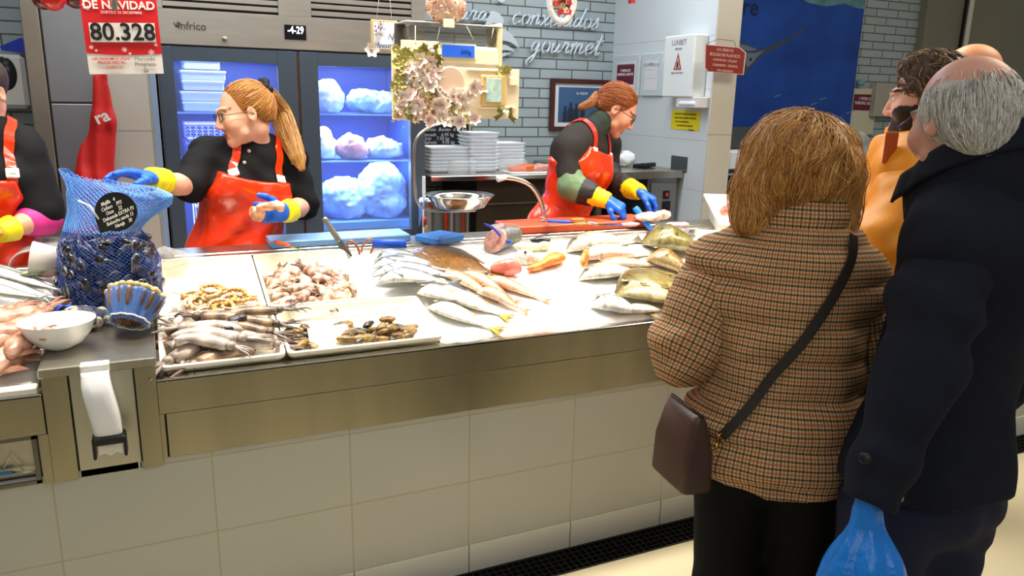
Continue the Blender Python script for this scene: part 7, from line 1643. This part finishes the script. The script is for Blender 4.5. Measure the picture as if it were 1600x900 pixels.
for i in range(150):
    cx_, cy_ = rg2.choice(((672, 158), (672, 158), (660, 150), (625, 140), (650, 85), (628, 178), (700, 178)))
    c = aty(cx_+rg2.gauss(0, 9), cy_+rg2.gauss(0, 7), FYp-.010); d = nrm(A(rg2.gauss(0, 1), -abs(rg2.gauss(0, .6)), rg2.gauss(0, 1)))*.014; e = nrm(np.cross(d, (0, -1, .2)))*.003
    b.add([c, c+d*.5+e, c+d, c+d*.5-e], [(0, 1, 2, 3)], A(*lin(rg2.choice(('#8c8a34', '#a8a448', '#6e7028', '#bcb868')))))
b.build('foliage', m_paint, fp)['kind'] = 'stuff'
def bow(cx_, cy_, tails, par):
    b = MB(); c = aty(cx_, cy_, FYp-.022); cg = A(*lin('#6e6a1c'))
    for sx_ in (-1, 1): b.grid(lambda u, v: c+A(sx_*(.004+.026*math.sin(u*math.pi)), -.012*math.sin(u*math.pi)*(v-.2), (v-.5)*.020+.010*math.sin(u*3.1)), 8, 3, col=cg)
    for (tx, ty) in tails: e = aty(tx, ty, FYp-.018); sd = nrm(np.cross(e-c, (0, 1, 0)))*.010; b.add([c+sd*.4, c-sd*.4, e-sd, e+(c-e)*.15, e+sd], [(0, 1, 2, 3, 4)], cg*.85)
    o = b.build('green_bow', m_paint, par, solid=.0015); b = MB()
    for i in range(4): b.sphere(c+A(rg2.uniform(-.012, .012), -.014, rg2.uniform(-.012, .012)), .0075, 10, 7)
    b.build('white_berries', m_white, o)
bow(672, 76, ((656, 84), (688, 105), (692, 98)), fp); bow(788, 175, ((772, 187), (806, 190), (802, 178)), fp)
c = aty(704, 127, FYp-.010); b = MB(); b.lathe([(.001, .006), (.050, .006), (.055, .002), (.055, 0)], c, 36, ax=(0, -1, 0)); dsc = b.build('round_plate', M('dusty_rose_clear', '#d4b8a0', .35), fp, smooth=False)
b = MB()
for r1, a0, a1 in ((.064, 3.5, 5.9), (.048, 3.6, 5.8)): b.tube([c+A(r1*math.cos(a), -.010, r1*math.sin(a)) for a in np.linspace(a0, a1, 20)], .0022, 6)
for a in np.linspace(3.6, 5.8, 9): b.tube([c+A(.049*math.cos(a), -.010, .049*math.sin(a)), c+A(.063*math.cos(a), -.010, .063*math.sin(a))], .0016, 5)
b.build('white_scroll', m_white, fp)
f_ = bxp(752, 117, 792, 166, FYp-.016, .012, M('frame_gold', '#d8b878', .4), 'small_frame', .004, fp); bxp(760, 122, 784, 160, FYp-.019, .005, M('teal_print', '#b4d0c8', .5, noise=(40, .3)), 'small_print', .001, f_)
# pink pompom above
pm = thing('flower_pompom', aty(697, 35, SYc), 'fluffy pink and cream flower ball hanging above the scale', 'decoration'); cpm = aty(697, 8, SYc)
b = MB(); b.sphere(cpm, (.062, .05, .060), 16, 12, col=A(*lin('#e8ccb8')))
for i in range(420):
    d = nrm(A(rg2.gauss(0, 1), rg2.gauss(0, 1), rg2.gauss(0, 1))); c = cpm+d*A(.064, .052, .060); t1 = nrm(np.cross(d, (rg2.random(), rg2.random(), rg2.random()))); t2 = np.cross(d, t1)
    b.add([c-d*.004, c+t1*.007+d*.008, c+d*.014+t2*.003, c-t1*.007+d*.009], [(0, 1, 2, 3)], A(*lin(rg2.choice(('#f0dcd0', '#f4e6dc', '#dca890', '#e8c4b0', '#fff4ec', '#c98c74')))))
b.build('petal_ball', m_paint, pm); b = MB(); b.tube([cpm+A(0, 0, .05), cpm+A(0, 0, .5)], .0015, 5); b.build('thread', m_white, pm)
b = MB(); b.box((-.020, -.004, -.016), (.022, .004, .014), o=aty(701, 36, SYc-.05), bev=.002); b.build('small_tag', m_pan, pm)
# small hanging card with a flower
cdY = 3.0
cd_ = thing('hanging_card', aty(600, 82, cdY), 'small white handwritten card in a thin wooden frame hanging left of the scale', 'sign')
bxp(580, 30, 622, 82, cdY, .012, M('thin_wood', '#b8a070', .5), 'frame', .003, cd_); bxp(584, 34, 619, 78, cdY-.003, .004, M('card_white', '#e4eaf6', .5), 'card', .001, cd_)
text('card_writing', 'Meestre', .028, aty(600, 71, cdY-.005), (1, 0, 0), (0, 0, 1), M('ink_navy', '#3a4c70', .6), cd_, shear=.4, sx=.9); text('card_writing', 'Nº', .03, aty(612, 57, cdY-.005), (1, 0, 0), (0, 0, 1), M('ink_mauve', '#a890b4', .6), cd_, shear=.3)
b = MB()
for i in range(60):
    t_ = rg2.random(); c = aty(598-10*t_+rg2.gauss(0, 3), 36+20*t_, cdY-.010); d = A(rg2.gauss(0, 1), -.5, rg2.gauss(0, 1))*.006; b.add([c, c+d+A(.003, 0, 0), c+d*1.6, c+d-A(.003, 0, 0)], [(0, 1, 2, 3)], A(*lin(rg2.choice(('#8c7888', '#a890a0', '#6e5c6c')))))
b.build('lavender_sprig', m_paint, cd_)
fb = flower_mesh(.03, 6, '#f2e4dc', '#8a6a60'); fb.v = [tuple(A(*v)+aty(580, 78, cdY-.012)) for v in fb.v]; fb.build('paper_flower', m_paint, cd_)
b = MB(); b.box((-.024, 0, -.060), (.020, .004, .050), bev=.006, o=aty(626, 58, cdY-.02)); tag(b.build('dark_tag', M('slate_tag', '#4c4a48', .5)), 'dark arched tag beside the small white card, left of the scale', 'tag')
b = MB(); b.tube([aty(588, 30, cdY), aty(600, -60, cdY)], .001, 5); b.tube([aty(612, 30, cdY), aty(604, -60, cdY)], .001, 5); b.build('strings', m_white, cd_)
# ================================================================ WHITE WALL, STALL BEYOND
WX = 3.09
def bxw(x0, y0, x1, y1, X, t, mat, nm, par=None, bev=.003):
    """box on the white side wall; its face lies at world x = X, thickness t towards the wall"""
    a, c = atx(x0, (y0+y1)/2, X), atx(x1, (y0+y1)/2, X); zt_, zb = atx((x0+x1)/2, y0, X)[2], atx((x0+x1)/2, y1, X)[2]
    b = MB(); b.box((X, min(a[1], c[1]), zb), (X+t, max(a[1], c[1]), zt_), bev=bev); return b.build(nm, mat, par), (a, c, zt_, zb)
dp = thing('paper_dispenser', (3.03, 4.1, 1.6), 'white wall cabinet with a red warning triangle sticker on the white tiled wall', 'dispenser')
X1_ = 2.985
_, (a, c, zt_, zb) = bxw(1036, 55, 1083, 152, X1_, .105, M('cabinet_white', '#e4e8e4', .3), 'cabinet', dp, .008)
ym = (a[1]+c[1])/2; uw = A(0, -1, 0)
text('lettering', 'LUNBET', .045, A(X1_-.001, ym+.0, zt_-.045), uw, (0, 0, 1), M('print_mauve', '#8a7c94', .5), dp, sx=.9)
text('lettering', 'PELIGRO', .018, A(X1_-.001, ym, zt_-.082), uw, (0, 0, 1), M('print_mauve'), dp)
b = MB(); b.prism([(-.040, 0), (.040, 0), (0, .10)], .001, o=A(X1_-.002, ym, zt_-.205), u=uw, v=(0, 0, 1)); tr = b.build('warning_triangle', M('warning_red', '#a83a30', .4), dp)
b = MB(); b.prism([(-.026, .008), (.026, .008), (0, .074)], .001, o=A(X1_-.003, ym, zt_-.205), u=uw, v=(0, 0, 1)); b.build('triangle_field', M('warning_pale', '#e0b0a4', .5), tr)
b = MB(); b.prism([(-.008, .012), (.008, .012), (.010, .035), (.003, .055), (-.006, .04)], .001, o=A(X1_-.0042, ym, zt_-.205), u=uw, v=(0, 0, 1)); b.build('flame_symbol', m_black, tr)
text('lettering', 'RIESGO ELÉCTRICO', .014, A(X1_-.001, ym, zt_-.225), uw, (0, 0, 1), M('print_mauve'), dp)
b = MB(); q0, q1 = atx(1056, 160, 3.0), atx(1090, 160, 3.0); b.box((3.0, q1[1], q0[2]-.03), (3.09, q0[1], q0[2]+.035), bev=.004); b.build('towel_outlet', M('towel_white', '#dcdcd8', .6), dp)
b = MB(); b.box((2.99, q1[1]+.02, q0[2]-.02), (3.06, q0[1]-.03, q0[2]+.01), bev=.01); b.build('towel_roll', M('roll_white', '#f2f2f4', .7), dp)
yn, (a, c, zt_, zb) = bxw(1049, 173, 1093, 203, WX-.004, .004, M('notice_yellow', '#e8d410', .5), 'yellow_notice', None, .0); tag(yn, 'yellow printed notice on the white wall under the cabinet', 'notice')
yc = (a[1]+c[1])/2
for k, (s_, dy_) in enumerate((('NORMAS DE USO DEL LAVAMANOS', 0), ('OBLIGATORIO LAVARSE LAS MANOS', 0), ('ANTES DE MANIPULAR', .03), ('LOS PRODUCTOS FRESCOS', 0), ('GRACIAS', -.07))):
    text('notice_line', s_, .0135, A(WX-.005, yc+dy_, zt_-.022-.024*k), uw, (0, 0, 1), M('print_dark', '#5c5010', .6), yn)
for i, (x0, y0, x1, y1, lab) in enumerate(((958, 86, 998, 150, 'white framed parking notice with a maroon band, left on the white wall'), (1001, 83, 1034, 150, 'white framed certificate right beside the parking notice'))):
    fr_, (a, c, zt_, zb) = bxw(x0, y0, x1, y1, WX-.02, .02, M('frame_white', '#c9d2d4', .35), 'wall_frame', None, .004); tag(fr_, lab, 'picture')
    y0_, y1_ = min(a[1], c[1]), max(a[1], c[1]); b = MB(); b.box((WX-.022, y0_+.05, zb+.035), (WX-.02, y1_-.05, zt_-.045)); pp_ = b.build('paper', M('cert_paper', '#dfe4d8' if i else '#e0dce0', .5), fr_); ym = (y0_+y1_)/2
    if i == 0:
        b = MB(); b.box((WX-.0235, y0_+.055, (zb+zt_)/2-.06), (WX-.022, y1_-.055, (zb+zt_)/2+.07)); mb_ = b.build('maroon_band', M('maroon_print', '#6a1c34', .5), fr_)
        text('band_text', '1 HORA DE\nPARKING GRATIS', .026, A(WX-.024, ym, (zb+zt_)/2+.02), uw, (0, 0, 1), M('print_white'), fr_); b = MB(); b.box((WX-.0235, y0_+.06, zt_-.068), (WX-.022, y1_-.06, zt_-.063)); b.build('rule', m_black, fr_)
    else:
        text('certificate_text', 'CERTIFICADO\n- - - - - - -\n. . . . . . .\n- - - - - - -', .028, A(WX-.023, ym, (zb+zt_)/2+.02), uw, (0, 0, 1), M('print_soft', '#9aa69a', .6), fr_); text('certificate_text', '<*>', .035, A(WX-.023, ym, zt_-.075), uw, (0, 0, 1), M('print_blue', '#6c9cc4', .6), fr_)
nz, _ = bxw(1048, 244, 1073, 268, WX-.006, .006, M('socket_dark', '#5c6468', .4, .5), 'wall_plate', None, .001); tag(nz, 'dark metal plate on the white wall behind the sink', 'plate')
# steel sink unit under it
SZ = 1.225; sk = thing('steel_sink_unit', (2.77, 4.5, .22), 'steel sink unit against the white wall behind the bending worker', 'sink unit')
b = MB(); b.box((2.46, 4.06, SZ-.05), (3.085, 4.98, SZ), bev=.004); b.build('worktop', m_steel, sk)
b = MB(); b.box((2.84, 4.10, .30), (3.07, 4.9, SZ-.05), bev=.004); b.build('cabinet_body', M('cabinet_grey_steel', '#8c8f90', .3, .8, noise=(4, .08)), sk); b = MB(); b.box((2.48, 4.12, .30), (2.52, 4.16, SZ-.05)); b.build('leg', m_steel, sk)
b = MB(); b.box((2.86, 4.088, .45), (3.06, 4.10, SZ-.08), bev=.003); b.build('door', M('door_grey', '#8a8c8c', .35, .6), sk)
b = MB(); q = aty(1041, 304, 4.085); b.box((-.022, -.008, -.026), (.022, .004, .026), bev=.003, o=q); b.box((-.03, -.006, -.03), (.03, .004, .028), bev=.003, o=aty(1041, 321, 4.085)); sw = b.build('switch_plate', m_black, sk); b = MB(); b.box((-.012, -.012, -.012), (.012, -.006, .012), bev=.003, o=q); b.build('red_switch', M('switch_red', '#c43020', .4), sw)
b = MB(); b.box((2.53, 4.2, .5), (2.83, 4.7, .9), bev=.01); tag(b.build('black_bin', m_black), 'black bin under the open part of the sink unit', 'bin')
b = MB(); b.box((-.07, -.05, 0), (.07, .05, .03), bev=.008, M3=rotz(.4)@rotx(-.15), o=atz(1007, 262, SZ)); ctm = b.build('card_terminal', m_black); tag(ctm, 'black card terminal on the sink unit behind the bending worker', 'terminal')
def crumple(nm, c, r, lab, mat, seed, cat='bag'):
    s = S(); s.ell(c, r); s.disp = lambda P: .014*vnoise(P, 26, seed)+.008*vnoise(P, 55, seed+1); s.cut = lambda P: SZ+.002-P[:, 2]; return tag(s.mesh(.007).build(nm, mat), lab, cat)
crumple('clear_bag', A(2.72, 4.45, SZ+.06), (.14, .10, .07), 'crumpled clear plastic bag heaped on the sink unit', M('clear_film'), 4)
crumple('white_cloth', A(2.84, 4.38, SZ+.05), (.07, .07, .05), 'crumpled white cloth behind the card terminal', M('cloth_white', '#e8ecf0', .8), 6, 'cloth')
crumple('dark_cloth', A(2.60, 4.30, SZ+.02), (.10, .07, .03), 'brown and dark rags on the left of the sink unit', M('rag_brown', '#6a5a44', .8, noise=(20, .4)), 8, 'cloth')
b = MB(); b.lathe([(0, 0), (.03, 0), (.032, .01), (.032, .10), (.014, .13), (.012, .15), (0, .15)], (2.545, 4.28, SZ+.03), 20); tag(b.build('bottle', M('bottle_clear', '#dfe8ee', .1, alpha=.5)), 'clear bottle standing beside the rags on the sink unit', 'bottle')
# hanging red-brown sign
HY = 3.76; hs_ = thing('hanging_sign', aty(1133, 118, HY), 'red-brown sign about plastic bags hanging in front of the tiled pillar', 'sign')
px_ = [(1102, 69), (1156, 74), (1166, 82), (1162, 117), (1106, 112), (1101, 106)]
def wp(pts, nm, mat, par, Y, th=.006, inset=0.):
    c_ = np.mean([aty(x, y, Y) for x, y in pts], 0); P = [(lambda q: q+(c_-q)*inset)(aty(x, y, Y)) for x, y in pts]; b = MB(); b.prism([(p[0], p[2]) for p in P][::-1], th, o=(0, Y, 0)); return b.build(nm, mat, par)
wp(px_, 'board', M('sign_rim', '#e0c8c0', .5), hs_, HY); wp(px_, 'face', M('sign_red', '#8c2e26', .5), hs_, HY-.002, .002, .05)
e0, e1 = aty(1103, 90, HY), aty(1163, 96, HY); su = nrm(A(e1[0]-e0[0], 0, e1[2]-e0[2])); sv = np.cross(A(0, 1, 0), su)*-1; sv = nrm(A(-su[2], 0, su[0]))
for k, (s_, z_) in enumerate((('A.O. DEI30171E', .028), ('BOLSAS DE PLÁSTICO', .030), ('A PARTIR DEL 1 DE JULIO', .024), ('COBRAREMOS   CÉNTIMOS', .023), ('POR CADA BOLSA', .022))):
    text('sign_line', s_, z_*.80, aty(1133, 78.5+k*8.1, HY-.004), su, sv, M('print_pink', '#f0c4b8', .6), hs_, th=.0003, sx=.82 if k != 1 else .95)
b = MB(); b.tube([aty(1103, 69, HY), aty(1122, 61, HY), aty(1147, 64, HY), aty(1150, 74, HY)], .0014, 5); b.tube([aty(1122, 61, HY), aty(1124, 61, HY+.07)], .0014, 5); b.build('cord', m_black, hs_)
# blue banner with a swordfish
BY = 4.93; ban = thing('fish_banner', aty(1240, 200, BY), 'large dark blue banner printed with a swordfish, beyond the pillar', 'banner')
q0, q1 = aty(1141, 196, BY), aty(1326, 210, BY); q2 = aty(1352, 0, BY)
m_ban = M('banner_blue', '#0a2f80', .45, noise=(1.6, .5), col2='#1854b4', stretch=(1, 1, 1.6))
b = MB(); b.box((q0[0]-.25, BY, q0[2]-.02), ((q1[0]+q2[0])/2, BY+.008, 2.95)); b.build('sheet', m_ban, ban)
def bp(pts, nm, mat, off=.001): return wp(pts, nm, mat, ban, BY-off, .001)
bp([(1143, 66), (1152, 64), (1162, 66), (1172, 71), (1182, 76), (1192, 77), (1212, 68), (1240, 54), (1259, 42), (1261, 43), (1243, 57), (1216, 74), (1196, 84), (1186, 90), (1180, 98), (1174, 107), (1168, 112), (1163, 118), (1150, 122), (1138, 120)], 'swordfish', M('fish_print', '#3c4658', .5, noise=(8, .3), stretch=(1, 1, 3)))
bp([(1160, 82), (1178, 83), (1194, 79), (1184, 88), (1176, 98), (1168, 106), (1164, 96)], 'swordfish_cheek', M('fish_print_light', '#6c788c', .5), .002)
bp([(1150, 68), (1168, 71), (1184, 78), (1170, 80), (1156, 76)], 'swordfish_brow', M('fish_print_light'), .002)
b = MB(); b.sphere(aty(1173, 93, BY-.003), (.012, .001, .012), 14, 8); b.build('swordfish_eye', m_black, ban)
bp([(1246, -6), (1262, 4), (1290, 10), (1320, 6), (1336, 12), (1352, 14), (1353, -20), (1240, -20)], 'wave_surface', M('wave_print', '#5c8a94', .5, noise=(9, .4)), .0015)
for i in range(9):
    x_, y_ = 1210+i*14, 150+((i*37) % 45); bp([(x_, y_), (x_+10, y_-3), (x_+11, y_-2), (x_+1, y_+2)], 'small_fish', M('fish_print_light'), .0015)
text('banner_letters', 'ere', .185, aty(1166, 11, BY-.002), (1, 0, 0), (0, 0, 1), M('banner_ink', '#0a1c4c', .5), ban, bold=.002)
# parking poster and switch box
pk = thing('parking_poster', aty(1350, 210, 4.97), 'pale parking poster with maroon band between banner and bearded man', 'poster'); PK = 4.975
wp([(1334, 138), (1374, 139), (1363, 210), (1325, 209)], 'sheet', M('poster_cream', '#cfcdb4', .5), pk, PK, .004)
wp([(1335, 147), (1372, 148), (1368, 173), (1332, 172)], 'maroon_band', M('maroon_print'), pk, PK-.002, .001)
text('band_text', '1 HORA DE\nPARKING GRATIS', .038, aty(1352, 158, PK-.004), nrm(A(1, 0, -.02)), (0.0, 0, 1), M('print_white'), pk, sx=.82)
b = MB(); b.lathe([(0, .0), (.03, 0), (.032, .03), (.018, .05), (0, .05)], aty(1344, 134, 4.95), 16); tag(b.build('blue_dispenser', M('pale_teal', '#6c9cb0', .4)), 'tiny blue and white holder on the brick wall above the parking poster', 'holder')
eb = thing('switch_box', aty(1388, 183, 4.95), 'pale grey electrical box on the brick wall by the bearded man', 'box'); b = MB(); a = aty(1372, 129, 4.92); c = aty(1408, 183, 4.92); b.box((a[0], 4.92, c[2]), (c[0], 5.0, a[2]), bev=.006); b.build('case', M('box_grey', '#a8a698', .4), eb)
b = MB(); b.box((-.006, -.006, -.03), (.006, .004, .03), bev=.002, o=aty(1396, 150, 4.92)); b.build('latch', m_black, eb)
# back benches of the next stall
nb_ = thing('stall_bench', (5.2, 4.5, .22), 'dark steel back bench of the neighbouring stall beneath the banner', 'bench')
b = MB(); b.box((3.9, 4.25, 1.10), (6.9, 4.9, 1.14), bev=.004); b.build('top', m_dsteel, nb_); b = MB(); b.box((3.95, 4.3, .22), (6.85, 4.85, 1.10)); b.build('body', M('bench_dark', '#2a2926', .5, .4), nb_)
b = MB(); [b.box((3.26, 4.2, z), (4.3, 4.24, z+.03)) for z in (1.0, 1.1, 1.18)]; b.build('rails', m_dsteel, nb_)
a = aty(1148, 199, 4.6); c = aty(1215, 232, 4.6); b = MB(); b.box((a[0]-.1, 4.6, c[2]), (c[0]+.35, 4.9, a[2]), bev=.005); b.box((a[0]-.1, 4.62, 1.14), (a[0]-.06, 4.9, c[2])); b.box((c[0]+.3, 4.62, 1.14), (c[0]+.34, 4.9, c[2])); tag(b.build('grey_hood', M('hood_grey', '#5c6066', .4, .6)), 'dark grey steel hood on the bench right below the banner', 'hood')
a = aty(1150, 236, 4.4); c = aty(1200, 265, 4.4); b = MB(); b.box((a[0]-.05, 4.4, 1.142), (c[0]+.1, 4.58, a[2]), bev=.012); tag(b.build('white_box', m_foam), 'white box on the bench behind the woman in the checked coat', 'box')
s = S(); cw = aty(1352, 250, 4.4); s.cap(cw+A(-.12, 0, .12), cw+A(.12, 0, -.13), .10, .13, .03, flat=.6, side=rtH); s.disp = lambda P: .012*vnoise(P, 18, 3)+.007*np.sin(P[:, 0]*60+P[:, 2]*60); tag(s.mesh(.010).build('wrapped_bundle', M('milky_film', '#b4b8b4', .3, alpha=.9)), 'milky plastic wrapped bundle leaning beside the parking poster', 'bundle')
# ---- white crate on the counter by the woman
c1 = atz(1104, 303, 1.19); c2 = atz(1168, 372, 1.15); du = nrm((c2-c1)*A(1, 1, 0)); dv = A(-du[1], du[0], 0); dv = dv if dv@A(1, .2, 0) > 0 else -dv; L1 = .52; W1 = .38; hh = .125
ck_ = thing('white_crate', c1+du*.2+dv*.2-A(0, 0, .16), 'deep white plastic crate on the counter behind the woman in the checked coat', 'crate')
up_ = nrm(A(0, -.10, 1)); Mc = np.array([du, dv, np.cross(du, dv)*(1 if np.cross(du, dv)[2] > 0 else -1)]).T
def rim(ins, z): return [c1+Mc@A(x, y, z) for x, y in ((ins, ins), (L1-ins, ins), (L1-ins, W1-ins), (ins, W1-ins))]
tilt = lambda P: [p-A(0, 0, .035)*np.clip((p-c1)@du/L1, 0, 1)*2 for p in P]
rings = [tilt(rim(.02, -hh)), tilt(rim(.0, -.02)), tilt(rim(-.015, -.018)), tilt(rim(-.015, 0)), tilt(rim(.008, 0)), tilt(rim(.03, -hh+.01))]; vs = sum(rings, [])
b = MB(); b.add(vs, [(i*4+j, i*4+(j+1) % 4, (i+1)*4+(j+1) % 4, (i+1)*4+j) for i in range(5) for j in range(4)]+[(20, 21, 22, 23), (3, 2, 1, 0)], None, False); o = b.build('tub', m_tray, ck_); md = o.modifiers.new('bev', 'BEVEL'); md.width = .006; md.segments = 2
for i in range(9): 
    k = inT
    p = c1+Mc@A(.12+.1*(i % 3)+.02*(i % 2), .10+.09*(i//3), -hh+.06+.02*(i % 3)); s = S(); s.ell(p, (.055, .03, .03), rotz(i)); s.disp = lambda P, i=i: .007*vnoise(P, 40, i); tag(s.mesh(.006, col=lambda V: mixc(A(*lin('#c84a34')), A(*lin('#e8b0a0')), np.clip(.5+vnoise(V, 40, 2), 0, 1))).build('red_fish_piece', m_flesh), 'red and pink fish piece in the white crate', 'fish', 'red fish pieces in the white crate')
# ================================================================ LIGHT
def area(name, loc, size, power, col, rot=(0, 0, 0), sy=None, spread=None):
    l = bpy.data.lights.new(name, 'AREA'); l.energy = power; l.color = lin(col); l.size = size
    if sy: l.shape = 'RECTANGLE'; l.size_y = sy
    if spread: l.spread = R(spread)
    o = bpy.data.objects.new(name, l); COL.objects.link(o); o.location = loc; o.rotation_euler = rot; return o
area('counter_lamps', (1.0, 2.62, 2.75), 4.2, 66, '#fff6e6', (0, 0, 0), .25, 100)
area('kitchen_lamps', (1.4, 3.75, 3.0), 4.5, 72, '#eef5ff', (0, 0, 0), .5)
area('hall_lamps', (1.0, .6, 3.6), 5, 20, '#fff9f0', (0, 0, 0), 1.2)
area('hall_lamps', (4.0, 1.6, 3.4), 1.6, 60, '#fff0da', (0, 0, 0), 1.0)
area('hall_lamps', (.0, -1.6, 3.0), 3.0, 18, '#f6f6f4', (R(40), 0, 0), 1.2)
w = bpy.data.worlds.new('world'); SC.world = w; w.use_nodes = True
w.node_tree.nodes['Background'].inputs[0].default_value = (*lin('#b9b7ae'), 1); w.node_tree.nodes['Background'].inputs[1].default_value = .38
SC.view_settings.view_transform = 'Standard'; SC.view_settings.look = 'None'; SC.view_settings.gamma = 1; SC.view_settings.use_curve_mapping = False
SC.view_settings.exposure = .1
SC.cycles.use_denoising = True
